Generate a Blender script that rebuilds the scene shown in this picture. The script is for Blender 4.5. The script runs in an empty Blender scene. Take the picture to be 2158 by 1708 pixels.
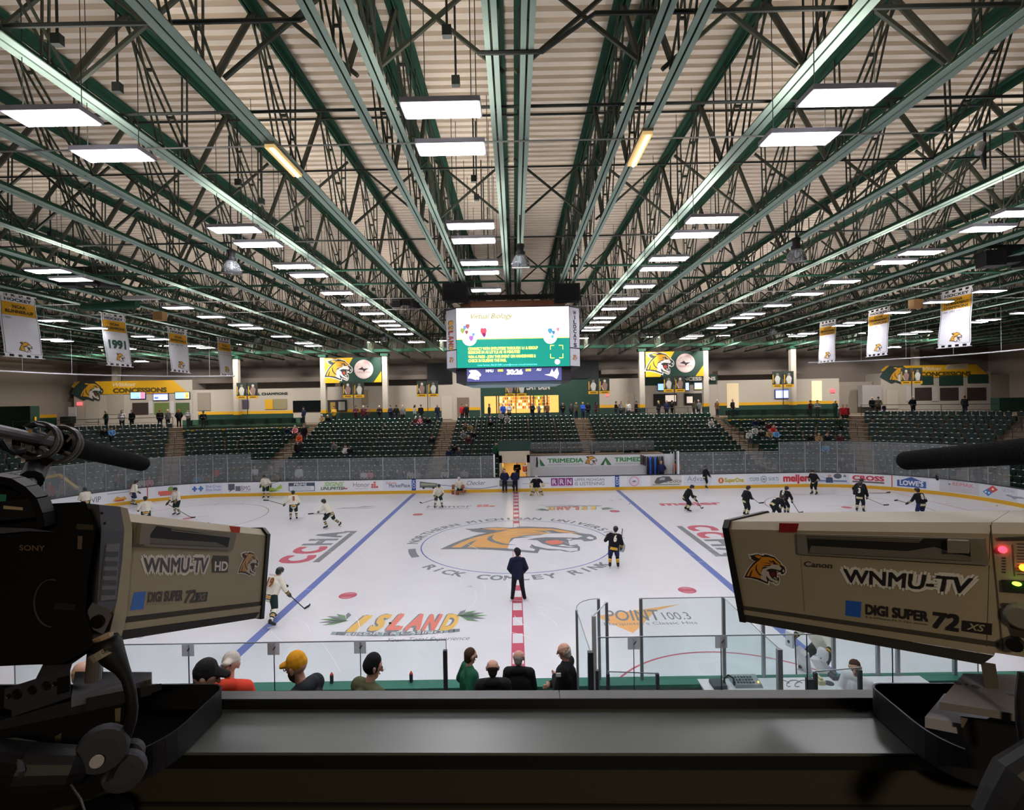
import bpy, math, random
import numpy as np
from mathutils import Vector, Matrix
from mathutils.geometry import tessellate_polygon

random.seed(7)
SC = bpy.context.scene
COL = SC.collection
V = Vector
PI = math.pi

# ------------------------------------------------------------------ camera, world, exposure
CAM = V((0.029, -25.2, 6.858))
PITCH, YAW, ROLL, FPX = -0.00522, -0.00522, -0.01772, 1086.5
FW = V((math.sin(YAW) * math.cos(PITCH), math.cos(YAW) * math.cos(PITCH), math.sin(PITCH)))
_r = FW.cross(V((0, 0, 1))).normalized()
_u = _r.cross(FW)
RT = _r * math.cos(ROLL) + _u * math.sin(ROLL)
UP = -_r * math.sin(ROLL) + _u * math.cos(ROLL)
cam_data = bpy.data.cameras.new('camera')
cam_data.sensor_width = 36.0
cam_data.lens = FPX / 2158 * 36.0
cam_data.clip_start = 0.02
cam_data.clip_end = 300
cam = bpy.data.objects.new('camera', cam_data)
COL.objects.link(cam)
cam.matrix_world = Matrix(((RT.x, UP.x, -FW.x, CAM.x), (RT.y, UP.y, -FW.y, CAM.y), (RT.z, UP.z, -FW.z, CAM.z), (0, 0, 0, 1)))
SC.camera = cam
world = bpy.data.worlds.new('arena_dark')
SC.world = world
world.use_nodes = True
world.node_tree.nodes['Background'].inputs[0].default_value = (0.02, 0.02, 0.025, 1)
world.node_tree.nodes['Background'].inputs[1].default_value = 0.3
SC.view_settings.view_transform = 'Standard'
SC.view_settings.look = 'None'
SC.view_settings.gamma = 1
SC.view_settings.exposure = 0.55
SC.view_settings.use_curve_mapping = False
SC.cycles.max_bounces = 8
SC.cycles.diffuse_bounces = 4
SC.cycles.glossy_bounces = 3
SC.cycles.transmission_bounces = 4
SC.cycles.transparent_max_bounces = 12
SC.cycles.sample_clamp_indirect = 6
SC.cycles.caustics_reflective = False
SC.cycles.caustics_refractive = False
SC.cycles.use_denoising = True
PANEL_POWER = 26.0          # radiance of the ceiling LED panels
UP_POWER = 18.0             # glow added on top of the panels to brighten the roof deck
BOOTH_FILL = 30.0            # watts-ish of an unseen warm fill added to light the television cameras

def area_lamp(name, loc, rot, size, power, color):
    l = bpy.data.lights.new(name, 'AREA')
    l.size = size
    l.energy = power
    l.color = color
    o = bpy.data.objects.new(name, l)
    COL.objects.link(o)
    o.location = loc
    o.rotation_euler = rot
    return o

area_lamp('booth_fill', (0.75, -26.6, 7.62), (0, 0, 0), 0.3, BOOTH_FILL, (1.0, 0.80, 0.55))

# ------------------------------------------------------------------ geometry of the view (for measuring real positions)
def ray(px, py):
    return FW + RT * ((px - 1079) / FPX) - UP * ((py - 854) / FPX)
def atZ(px, py, z):
    r = ray(px, py)
    return CAM + r * ((z - CAM.z) / r.z)
def atY(px, py, y):
    r = ray(px, py)
    return CAM + r * ((y - CAM.y) / r.y)
def atX(px, py, x):
    r = ray(px, py)
    return CAM + r * ((x - CAM.x) / r.x)
def atD(px, py, d):
    return CAM + ray(px, py) * d
def project(p):
    v = V(p) - CAM
    f = v.dot(FW)
    return 1079 + FPX * v.dot(RT) / f, 854 - FPX * v.dot(UP) / f, f
class Plane:
    def __init__(s, a, b, c):
        s.a = V(a)
        s.n = (V(b) - s.a).cross(V(c) - s.a).normalized()
        if s.n.dot(CAM - s.a) < 0:
            s.n = -s.n
    def at(s, px, py, lift=0.0):
        r = ray(px, py)
        t = (s.a + s.n * lift - CAM).dot(s.n) / r.dot(s.n)
        return CAM + r * t

# ------------------------------------------------------------------ materials
def lin(c):
    return tuple((x / 255 / 12.92) if x / 255 <= 0.04045 else ((x / 255 + 0.055) / 1.055) ** 2.4 for x in c)
_mats = {}
def mat(name, rgb, rough=0.6, metal=0.0, spec=0.5, emit=0.0, var=0.06, scale=6.0, bump=0.0, coat=0.0):
    if name in _mats:
        return _mats[name]
    m = bpy.data.materials.new(name)
    m.use_nodes = True
    nt = m.node_tree
    b = nt.nodes['Principled BSDF']
    c = lin(rgb) + (1,)
    b.inputs['Base Color'].default_value = c
    b.inputs['Roughness'].default_value = rough
    b.inputs['Metallic'].default_value = metal
    b.inputs['Specular IOR Level'].default_value = spec
    if coat:
        b.inputs['Coat Weight'].default_value = coat
    if emit:
        b.inputs['Emission Color'].default_value = c
        b.inputs['Emission Strength'].default_value = emit
    if var or bump:
        tc = nt.nodes.new('ShaderNodeTexCoord')
        nz = nt.nodes.new('ShaderNodeTexNoise')
        nz.inputs['Scale'].default_value = scale
        nz.inputs['Detail'].default_value = 4
        nt.links.new(tc.outputs['Object'], nz.inputs['Vector'])
        if var:
            mx = nt.nodes.new('ShaderNodeMix')
            mx.data_type = 'RGBA'
            mx.inputs['A'].default_value = tuple(max(0, x * (1 - var)) for x in c[:3]) + (1,)
            mx.inputs['B'].default_value = tuple(min(1, x * (1 + var)) for x in c[:3]) + (1,)
            nt.links.new(nz.outputs['Fac'], mx.inputs['Factor'])
            nt.links.new(mx.outputs['Result'], b.inputs['Base Color'])
        if bump:
            bp = nt.nodes.new('ShaderNodeBump')
            bp.inputs['Strength'].default_value = bump
            bp.inputs['Distance'].default_value = 0.01
            nt.links.new(nz.outputs['Fac'], bp.inputs['Height'])
            nt.links.new(bp.outputs['Normal'], b.inputs['Normal'])
    _mats[name] = m
    return m
def C(r, g=None, b=None, rough=0.65, emit=0.0):
    """plain painted colour"""
    if g is None:
        r, g, b = r
    return mat('paint_%d_%d_%d_%g_%g' % (r, g, b, rough, emit), (r, g, b), rough, emit=emit, var=0.05)
def glass_mat(name, tint, haze, ior=1.4):
    m = bpy.data.materials.new(name)
    m.use_nodes = True
    nt = m.node_tree
    nt.nodes.clear()
    out = nt.nodes.new('ShaderNodeOutputMaterial')
    tr = nt.nodes.new('ShaderNodeBsdfTransparent')
    tr.inputs[0].default_value = lin(tint) + (1,)
    df = nt.nodes.new('ShaderNodeBsdfDiffuse')
    df.inputs[0].default_value = (0.75, 0.78, 0.8, 1)
    gl = nt.nodes.new('ShaderNodeBsdfGlossy')
    gl.inputs['Roughness'].default_value = 0.03
    fr = nt.nodes.new('ShaderNodeFresnel')
    fr.inputs['IOR'].default_value = ior
    nz = nt.nodes.new('ShaderNodeTexNoise')
    nz.inputs['Scale'].default_value = 1.2
    nz.inputs['Detail'].default_value = 5
    tc = nt.nodes.new('ShaderNodeTexCoord')
    nt.links.new(tc.outputs['Object'], nz.inputs['Vector'])
    mr = nt.nodes.new('ShaderNodeMapRange')
    mr.inputs['From Min'].default_value = 0.3
    mr.inputs['From Max'].default_value = 0.75
    mr.inputs['To Min'].default_value = haze * 0.8
    mr.inputs['To Max'].default_value = haze * 1.25
    nt.links.new(nz.outputs['Fac'], mr.inputs['Value'])
    m1 = nt.nodes.new('ShaderNodeMixShader')
    nt.links.new(mr.outputs['Result'], m1.inputs[0])
    nt.links.new(tr.outputs[0], m1.inputs[1])
    nt.links.new(df.outputs[0], m1.inputs[2])
    m2 = nt.nodes.new('ShaderNodeMixShader')
    if ior < 1.3:
        m2.inputs[0].default_value = 0.03
    else:
        nt.links.new(fr.outputs[0], m2.inputs[0])
    nt.links.new(m1.outputs[0], m2.inputs[1])
    nt.links.new(gl.outputs[0], m2.inputs[2])
    nt.links.new(m2.outputs[0], out.inputs[0])
    _mats[name] = m
    return m

# ------------------------------------------------------------------ objects
def tag(o, label=None, cat=None, group=None, kind=None):
    if label:
        o['label'] = label
    if cat:
        o['category'] = cat
    if group:
        o['group'] = group
    if kind:
        o['kind'] = kind
    return o
def empty(name, loc, label=None, cat=None, group=None, rz=0.0):
    o = bpy.data.objects.new(name, None)
    o.empty_display_size = 0.1
    COL.objects.link(o)
    o.location = loc
    o.rotation_euler = (0, 0, rz)
    o.matrix_world = Matrix.Translation(V(loc)) @ Matrix.Rotation(rz, 4, 'Z')
    return tag(o, label, cat, group)
def dup(o, parent=None):
    c = o.copy()
    COL.objects.link(c)
    if parent:
        c.parent = parent
    for ch in list(o.children):
        dup(ch, c)
    return c

_glyphs = {}
def glyphs(s, bold=0.0, shear=0.0):
    k = (s, bold, shear)
    if k not in _glyphs:
        cu = bpy.data.curves.new('lettering', 'FONT')
        cu.body = s
        cu.size = 1.0
        cu.offset = bold
        cu.shear = shear
        cu.resolution_u = 3
        o = bpy.data.objects.new('lettering', cu)
        me = o.to_mesh()
        vs = np.array([v.co[:2] for v in me.vertices]) if len(me.vertices) else np.zeros((0, 2))
        fs = [tuple(p.vertices) for p in me.polygons]
        o.to_mesh_clear()
        bpy.data.objects.remove(o)
        bpy.data.curves.remove(cu)
        if len(vs):
            vs[:, 0] -= vs[:, 0].min()
            cap = 0.70
            vs /= cap
            w = vs[:, 0].max()
        else:
            w = 0.0
        _glyphs[k] = (vs, fs, w)
    return _glyphs[k]

def frame(o, ux, uy):
    o, ux, uy = V(o), V(ux), V(uy)
    n = ux.cross(uy).normalized()
    return lambda u, v, w=0.0: o + ux * u + uy * v + n * w
def quadmap(a, b, c, d, n=None):
    """bilinear map: a bottom-left, b bottom-right, c top-right, d top-left, u,v in 0..1"""
    a, b, c, d = V(a), V(b), V(c), V(d)
    nn = n if n else (b - a).cross(d - a).normalized()
    return lambda u, v, w=0.0: (a * (1 - u) + b * u) * (1 - v) + (d * (1 - u) + c * u) * v + nn * w

def strikes(bold):
    """offsets at which a letter is struck to thicken it"""
    b = bold * 1.3
    if b == 0:
        return [(0, 0)]
    if b < 0.09:
        return [(-b, -b), (-b, b), (b, -b), (b, b)]
    return [(b * math.cos(k * PI / 4), b * math.sin(k * PI / 4)) for k in range(8)] + [(0, 0)]
class MB:
    def __init__(s):
        s.v, s.f, s.mi, s.mats = [], [], [], []
    def _m(s, m):
        if m not in s.mats:
            s.mats.append(m)
        return s.mats.index(m)
    def add(s, vs, fs, m):
        b = len(s.v)
        s.v.extend([tuple(x) for x in vs])
        k = s._m(m)
        for f in fs:
            s.f.append(tuple(b + i for i in f))
            s.mi.append(k)
        return s
    def hexa(s, p, m):
        return s.add(p, [(0, 3, 2, 1), (4, 5, 6, 7), (0, 1, 5, 4), (1, 2, 6, 5), (2, 3, 7, 6), (3, 0, 4, 7)], m)
    def box(s, c, d, m, rz=0.0):
        cx, cy, cz = c
        a, b, h = d[0] / 2, d[1] / 2, d[2] / 2
        cs, sn = math.cos(rz), math.sin(rz)
        ps = []
        for z in (-h, h):
            for x, y in ((-a, -b), (a, -b), (a, b), (-a, b)):
                ps.append((cx + x * cs - y * sn, cy + x * sn + y * cs, cz + z))
        return s.hexa(ps, m)
    def cube(s, x0, y0, z0, x1, y1, z1, m):
        return s.box(((x0 + x1) / 2, (y0 + y1) / 2, (z0 + z1) / 2), (abs(x1 - x0), abs(y1 - y0), abs(z1 - z0)), m)
    def bar(s, p0, p1, w, h, m, up=(0, 0, 1)):
        p0, p1 = V(p0), V(p1)
        d = (p1 - p0).normalized()
        u = V(up)
        if abs(d.dot(u)) > 0.99:
            u = V((0, 1, 0))
        r = d.cross(u).normalized() * (w / 2)
        t = r.cross(d).normalized() * (h / 2)
        return s.hexa([p0 - r - t, p0 + r - t, p1 + r - t, p1 - r - t, p0 - r + t, p0 + r + t, p1 + r + t, p1 - r + t], m)
    def tube(s, p0, p1, r0, m, r1=None, n=8, caps=True):
        return s.path([p0, p1], [r0, r0 if r1 is None else r1], m, n, caps)
    def path(s, pts, r, m, n=8, caps=True, closed=False):
        pts = [V(p) for p in pts]
        if not isinstance(r, (list, tuple)):
            r = [r] * len(pts)
        vs, fs = [], []
        L = len(pts)
        d0 = (pts[1] - pts[0]).normalized()
        ref = V((0, 0, 1)) if abs(d0.z) < 0.9 else V((1, 0, 0))
        for i, p in enumerate(pts):
            a = pts[(i - 1) % L] if (closed or i > 0) else pts[i]
            b = pts[(i + 1) % L] if (closed or i < L - 1) else pts[i]
            d = (b - a).normalized()
            x = d.cross(ref)
            if x.length < 1e-4:
                x = d.cross(V((0, 1, 0)))
            x.normalize()
            y = d.cross(x).normalized()
            ref = x.cross(d)
            for k in range(n):
                t = 2 * PI * k / n
                vs.append(p + x * (r[i] * math.cos(t)) + y * (r[i] * math.sin(t)))
        for i in range(L if closed else L - 1):
            j = (i + 1) % L
            for k in range(n):
                k2 = (k + 1) % n
                fs.append((i * n + k, i * n + k2, j * n + k2, j * n + k))
        if caps and not closed:
            fs.append(tuple(range(n)))
            fs.append(tuple((L - 1) * n + k for k in reversed(range(n))))
        return s.add(vs, fs, m)
    def lathe(s, prof, m, o=(0, 0, 0), ax=(0, 0, 1), n=16):
        """prof: list of (radius, distance along axis)"""
        o, ax = V(o), V(ax).normalized()
        x = ax.cross(V((0, 0, 1)) if abs(ax.z) < 0.9 else V((1, 0, 0))).normalized()
        y = ax.cross(x)
        vs, fs = [], []
        for r, h in prof:
            for k in range(n):
                t = 2 * PI * k / n
                vs.append(o + ax * h + x * (r * math.cos(t)) + y * (r * math.sin(t)))
        for i in range(len(prof) - 1):
            for k in range(n):
                k2 = (k + 1) % n
                fs.append((i * n + k, i * n + k2, (i + 1) * n + k2, (i + 1) * n + k))
        fs.append(tuple(reversed(range(n))))
        fs.append(tuple((len(prof) - 1) * n + k for k in range(n)))
        return s.add(vs, fs, m)
    def ball(s, c, r, m, n=10, sc=(1, 1, 1)):
        c = V(c)
        vs, fs = [], []
        h = n // 2 + 1
        for i in range(h + 1):
            a = PI * i / h
            for k in range(n):
                t = 2 * PI * k / n
                vs.append(c + V((r * sc[0] * math.sin(a) * math.cos(t), r * sc[1] * math.sin(a) * math.sin(t), r * sc[2] * math.cos(a))))
        for i in range(h):
            for k in range(n):
                k2 = (k + 1) % n
                fs.append((i * n + k, (i + 1) * n + k, (i + 1) * n + k2, i * n + k2))
        return s.add(vs, fs, m)
    def poly(s, pts, fr, m, w=0.0, th=0.0):
        """flat polygon in frame fr; th > 0 gives it sides going back"""
        P = [V((p[0], p[1], 0)) for p in pts]
        tris = tessellate_polygon([P])
        n = len(P)
        vs = [fr(p[0], p[1], w) for p in pts]
        fs = []
        for t in tris:
            a, b, c = (P[i] for i in t)
            fs.append(tuple(t) if (b - a).cross(c - a).z > 0 else tuple(reversed(t)))
        s.add(vs, fs, m)
        if th:
            vs2 = vs + [fr(p[0], p[1], w - th) for p in pts]
            s.add(vs2, [(i, (i + 1) % n, n + (i + 1) % n, n + i) for i in range(n)] + [tuple(n + i for i in reversed(f)) for f in fs], m)
        return s
    def rect(s, x0, y0, x1, y1, fr, m, w=0.0, th=0.0):
        return s.poly([(x0, y0), (x1, y0), (x1, y1), (x0, y1)], fr, m, w, th)
    def disc(s, cx, cy, r, fr, m, w=0.0, n=24, ry=None, r_in=None):
        ry = ry or r
        if r_in is None:
            return s.poly([(cx + r * math.cos(2 * PI * k / n), cy + ry * math.sin(2 * PI * k / n)) for k in range(n)], fr, m, w)
        vs, fs = [], []
        for k in range(n):
            c, t = math.cos(2 * PI * k / n), math.sin(2 * PI * k / n)
            vs += [fr(cx + r * c, cy + ry * t, w), fr(cx + r_in * c, cy + r_in * ry / r * t, w)]
        for k in range(n):
            j = (k + 1) % n
            fs.append((2 * k, 2 * j, 2 * j + 1, 2 * k + 1))
        return s.add(vs, fs, m)
    def text(s, t, x, y, h, fr, m, w=0.002, bold=0.0, align='L', width=None, shear=0.0, spin=None):
        """lettering with its baseline at x, y and capital height h"""
        vs, fs, tw = glyphs(t, 0.0, shear)
        if not len(vs):
            return s
        b = bold * 1.3
        sx = h if width is None else width / (tw + 2 * b)
        tot = tw * sx
        x0 = x - (tot / 2 if align == 'C' else tot if align == 'R' else 0)
        for k, (dx, dy) in enumerate(strikes(bold)):
            s.add([fr(x0 + (p[0] + b + dx) * sx, y + (p[1] + dy) * h, w + k * 6e-5) for p in vs], fs, m)
        return s
    def arctext(s, t, cx, cy, r, a0, a1, h, fr, m, w=0.002, bold=0.0, inside=False):
        """letters standing on an arc from angle a0 to a1 (degrees)"""
        n = len(t)
        for i, ch in enumerate(t):
            if ch == ' ':
                continue
            a = math.radians(a0 + (a1 - a0) * (i + 0.5) / n)
            vs, fs, tw = glyphs(ch)
            rot = a - PI / 2 if not inside else a + PI / 2
            c, sn = math.cos(rot), math.sin(rot)
            wd = abs(math.radians(a1 - a0)) * r / n * 0.86
            for k, (dx, dy) in enumerate(strikes(bold)):
                out = []
                for p in vs:
                    px, py = (p[0] / tw - 0.5) * min(wd, h * 1.3, tw * h * 1.25) + dx * h, (p[1] + dy) * h - h / 2
                    out.append(fr(cx + r * math.cos(a) + px * c - py * sn, cy + r * math.sin(a) + px * sn + py * c, w + k * 6e-5))
                s.add(out, fs, m)
        return s
    def build(s, name, parent=None, smooth=False, origin=None):
        me = bpy.data.meshes.new(name)
        vs = s.v
        if parent is not None:
            inv = parent.matrix_world.inverted()
            vs = [inv @ V(p) for p in vs]
        elif origin is not None:
            o0 = V(origin)
            vs = [V(p) - o0 for p in vs]
        me.from_pydata([tuple(p) for p in vs], [], s.f)
        for m in s.mats:
            me.materials.append(m)
        me.polygons.foreach_set('material_index', s.mi)
        if smooth:
            me.polygons.foreach_set('use_smooth', [True] * len(s.f))
        me.update()
        o = bpy.data.objects.new(name, me)
        COL.objects.link(o)
        if parent is not None:
            o.parent = parent
            o.matrix_world = parent.matrix_world.copy()
        elif origin is not None:
            o.location = origin
            o.matrix_world = Matrix.Translation(V(origin))
        return o
    def struct(s, name):
        o = s.build(name)
        o['kind'] = 'structure'
        return o
def ordn(k):
    w = ['first', 'second', 'third', 'fourth', 'fifth', 'sixth', 'seventh', 'eighth', 'ninth', 'tenth', 'eleventh', 'twelfth',
         'thirteenth', 'fourteenth', 'fifteenth', 'sixteenth', 'seventeenth', 'eighteenth', 'nineteenth', 'twentieth']
    if k < 20:
        return w[k]
    n = k + 1
    return '%d%s' % (n, {1: 'st', 2: 'nd', 3: 'rd'}.get(n % 10 if n % 100 not in (11, 12, 13) else 0, 'th'))

# ------------------------------------------------------------------ the team's cat-head emblem, in a unit box (x 0..1, y 0..0.78)
def _c(pts):
    return [((x - 280) / 1560, (1465 - y) / 1560) for x, y in pts]
CAT_EDGE = _c([(270,1250),(340,1060),(440,850),(560,690),(690,565),(580,560),(530,510),(450,490),(470,450),(395,330),(500,325),(620,290),(740,265),(860,285),(930,310),(945,265),(1080,265),(1250,290),(1400,350),(1530,470),(1640,560),(1700,650),(1790,720),(1830,830),(1820,930),(1770,1010),(1680,1050),(1600,1020),(1540,1010),(1520,1070),(1590,1100),(1610,1200),(1610,1340),(1560,1420),(1480,1445),(1400,1400),(1250,1330),(1235,1465),(1100,1410),(900,1335),(650,1270),(450,1245)])
CAT_DARK = _c([(318,1215),(400,1020),(500,830),(620,660),(710,570),(620,545),(560,500),(530,480),(550,460),(470,370),(560,370),(700,325),(800,310),(920,345),(1000,340),(1030,300),(1150,310),(1290,350),(1400,380),(1500,480),(1600,570),(1650,660),(1750,720),(1785,820),(1780,920),(1720,990),(1650,1005),(1630,930),(1560,930),(1500,980),(1500,1150),(1570,1110),(1585,1220),(1570,1340),(1500,1390),(1440,1370),(1400,1320),(1300,1320),(1220,1270),(1195,1405),(1000,1335),(800,1265),(550,1220)])
CAT_GOLD = _c([(410,1150),(480,980),(560,830),(640,730),(760,610),(860,520),(930,430),(1000,390),(1200,385),(1380,430),(1540,560),(1640,660),(1400,620),(1300,660),(1080,720),(960,820),(940,1000),(930,1220),(700,1170),(560,1165)])
CAT_EAR = _c([(660,385),(760,345),(880,360),(960,410),(820,465)])
CAT_WHITE = _c([(930,1225),(945,1000),(990,840),(1180,780),(1050,750),(1240,720),(1320,650),(1420,650),(1560,650),(1660,790),(1600,860),(1480,830),(1300,810),(1190,840),(1110,900),(1210,930),(1250,1060),(1330,1170),(1450,1230),(1560,1250),(1550,1340),(1480,1370),(1420,1300),(1280,1250),(1180,1150),(1150,1080),(1130,1200),(1180,1270),(1165,1330)])
CAT_SPOT = _c([(1685,860),(1720,800),(1755,860),(1745,920),(1710,920)])
CAT_MOUTH = _c([(1290,960),(1400,930),(1450,1010),(1430,1080),(1340,1110),(1280,1030)])
CAT_TOOTH = _c([(1490,890),(1550,890),(1510,960)])
CAT_TOOTH2 = _c([(1390,1150),(1440,1110),(1470,1160),(1540,1190),(1500,1210)])
CAT_LINES = [_c([(790,650),(730,770),(730,880),(770,960),(880,1090),(1020,1105),(900,1040),(810,930),(775,830),(775,740)]),
             _c([(630,870),(570,960),(500,1170),(560,1170),(590,1050)]),
             _c([(1180,500),(1290,530),(1380,500),(1440,590),(1560,650),(1400,640),(1300,600)]),
             _c([(940,605),(1250,610),(1250,640)]), _c([(920,705),(1240,690),(1240,715)])]
CAT_EYE = _c([(1290,545),(1380,600),(1330,605)])
def cat(mb, fr0, x, y, size, colors, w=0.001, flip=False, step=0.0008):
    """colors: edge, dark, gold, white, red"""
    e, d, g, wh, r = colors
    fr = (lambda u, v, ww=0.0: fr0(x + (1 - u if flip else u) * size, y + v * size, ww))
    def P(pts, m, k):
        if flip:
            pts = list(reversed(pts))
        mb.poly(pts, fr, m, w + step * k)
    if e:
        P(CAT_EDGE, e, 0)
    P(CAT_DARK, d, 1)
    P(CAT_GOLD, g, 2)
    P(CAT_EAR, g, 2)
    P(CAT_WHITE, wh, 2.5)
    P(CAT_SPOT, wh, 2)
    P(CAT_MOUTH, r, 2)
    P(CAT_TOOTH, wh, 3)
    P(CAT_TOOTH2, wh, 3)
    for l in CAT_LINES:
        P(l, d, 3.5)
    P(CAT_EYE, wh, 4)
# ================================================================== SETTING
ICE = bpy.data.materials.new('ice')
ICE.use_nodes = True
_nt = ICE.node_tree
_b = _nt.nodes['Principled BSDF']
_b.inputs['Base Color'].default_value = lin((226, 228, 234)) + (1,)
_b.inputs['Roughness'].default_value = 0.32
_b.inputs['Specular IOR Level'].default_value = 0.5
_tc = _nt.nodes.new('ShaderNodeTexCoord')
_n1 = _nt.nodes.new('ShaderNodeTexNoise')
_n1.inputs['Scale'].default_value = 0.35
_n1.inputs['Detail'].default_value = 8
_n1.inputs['Roughness'].default_value = 0.7
_mx = _nt.nodes.new('ShaderNodeMix')
_mx.data_type = 'RGBA'
_mx.inputs['A'].default_value = lin((212, 214, 221)) + (1,)
_mx.inputs['B'].default_value = lin((234, 236, 240)) + (1,)
_nt.links.new(_tc.outputs['Object'], _n1.inputs['Vector'])
_nt.links.new(_n1.outputs['Fac'], _mx.inputs['Factor'])
_nt.links.new(_mx.outputs['Result'], _b.inputs['Base Color'])
_mr = _nt.nodes.new('ShaderNodeMapRange')
_mr.inputs['To Min'].default_value = 0.2
_mr.inputs['To Max'].default_value = 0.42
_nt.links.new(_n1.outputs['Fac'], _mr.inputs['Value'])
_nt.links.new(_mr.outputs['Result'], _b.inputs['Roughness'])
FLOOR = MB().cube(-31, -15, -0.12, 31, 14.9, 0, ICE).struct('floor')

NEARY, FARY, BL, BR = -14.6, 14.2, 30.3, 8.5
CXX, CYY = BL - BR, FARY - BR
def bpath(s, off=0.0):
    """far half of the rink edge: s metres right of the centre line along the boards, off metres outwards"""
    sg = 1 if s >= 0 else -1
    a = abs(s)
    if a <= CXX:
        return V((sg * a, FARY + off, 0)), V((0, 1, 0))
    t = (a - CXX) / BR
    if t <= PI / 2:
        n = V((sg * math.sin(t), math.cos(t), 0))
        return V((sg * CXX, CYY, 0)) + n * (BR + off), n
    r = a - CXX - BR * PI / 2
    return V((sg * (BL + off), CYY - r, 0)), V((sg, 0, 0))
SMAX = CXX + BR * PI / 2 + 12
_stab = [(project(bpath(s * 0.05)[0] + V((0, 0, 0.6)))[0], s * 0.05) for s in range(int(-40 / 0.05), int(40 / 0.05) + 1)
         if (bpath(s * 0.05)[0] - CAM).dot(FW) > 2]
def board_s(px):
    return min(_stab, key=lambda t: abs(t[0] - px))[1]
def board_frame(s0):
    def f(u, v, w=0.0):
        p, n = bpath(s0 + u)
        return p + V((0, 0, v)) - n * w
    return f
def strip(mb, s0, s1, off0, off1, z0, z1, m, step=0.3):
    n = max(1, int(math.ceil((s1 - s0) / step)))
    vs, fs = [], []
    for i in range(n + 1):
        s = s0 + (s1 - s0) * i / n
        a, b = bpath(s, off0)[0], bpath(s, off1)[0]
        vs += [a + V((0, 0, z0)), b + V((0, 0, z0)), b + V((0, 0, z1)), a + V((0, 0, z1))]
    for i in range(n):
        o, q = 4 * i, 4 * i + 4
        for k in range(4):
            k2 = (k + 1) % 4
            fs.append((o + k, q + k, q + k2, o + k2))
    fs += [(0, 1, 2, 3), tuple(4 * n + k for k in (3, 2, 1, 0))]
    return mb.add(vs, fs, m)

WHITE_BOARD = mat('board_white', (236, 238, 244), 0.35, var=0.03)
YEL = mat('kick_yellow', (222, 172, 40), 0.45)
DGREY = C(58, 62, 66)
mb = MB()
strip(mb, -SMAX, SMAX, 0.0, 0.1, 0.24, 1.09, WHITE_BOARD)
BOARDS = mb.build('rink_boards')
tag(BOARDS, 'white dasher boards round the far side of the rink, covered with adverts', 'rink boards', kind='structure')
strip(MB(), -SMAX, SMAX, -0.02, 0.1, 0.0, 0.24, YEL).build('kick_plate', BOARDS)
strip(MB(), -SMAX, SMAX, -0.02, 0.12, 1.09, 1.15, DGREY).build('cap_rail', BOARDS)
NEARB = MB()
GREENCAP = C(38, 112, 94)
NEARB.cube(-26, NEARY - 0.1, 0.24, 26, NEARY, 1.08, WHITE_BOARD)
NEARB = NEARB.build('near_boards')
tag(NEARB, 'near dasher boards with a green cap in front of the team benches', 'rink boards', kind='structure')
MB().cube(-26, NEARY - 0.3, 1.08, 26, NEARY + 0.02, 1.15, GREENCAP).build('cap_rail', NEARB)
MB().cube(-26, NEARY - 0.1, 0.0, 26, NEARY + 0.02, 0.24, YEL).build('kick_plate', NEARB)

# --- room shell
WALLC = mat('wall_beige', (160, 150, 140), 0.8, var=0.05, scale=1.5)
WALLD = mat('wall_upper_taupe', (128, 118, 112), 0.85, var=0.06, scale=1.0)
WALLW = mat('wall_white_paint', (188, 180, 170), 0.75, var=0.04, scale=1.5)
WGREEN = mat('wall_dark_green', (24, 62, 52), 0.6)
WYEL = mat('wall_yellow_stripe', (224, 170, 32), 0.6)
CONC = mat('tread_concrete', (128, 112, 96), 0.85, var=0.12, scale=3)
DECKM = mat('deck_tan_paint', (244, 231, 214), 0.7, var=0.05, scale=0.4)
CZ = CAM.z + 7.75
BZ = CAM.z + 5.40
TZ = CAM.z + 7.50
MB().cube(-52.4, -32, 0, -52, 36.4, 16, WALLC).struct('wall_left')
MB().cube(56, -32, 0, 56.4, 36.4, 16, WALLC).struct('wall_right')
MB().cube(-52, 36, 0, 56, 36.4, 16, WALLD).struct('wall_back')
MB().cube(-52, -32.4, 0, 56, -32, 16, WALLC).struct('wall_front')
# corrugated roof deck: ribs run across the rink
mb = MB()
vs, fs = [], []
y = -32.0
prof = [(0, 0), (0.16, 0), (0.18, 0.11), (0.285, 0.11)]
while y < 36:
    for dy, dz in prof:
        vs += [(-52, y + dy, CZ + dz), (56, y + dy, CZ + dz)]
    y += 0.305
for i in range(len(vs) // 2 - 1):
    fs.append((2 * i, 2 * i + 1, 2 * i + 3, 2 * i + 2))
mb.add(vs, fs, DECKM)
mb.cube(-52, -32, CZ + 0.15, 56, 36, CZ + 0.2, DECKM)
mb.struct('ceiling')

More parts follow.
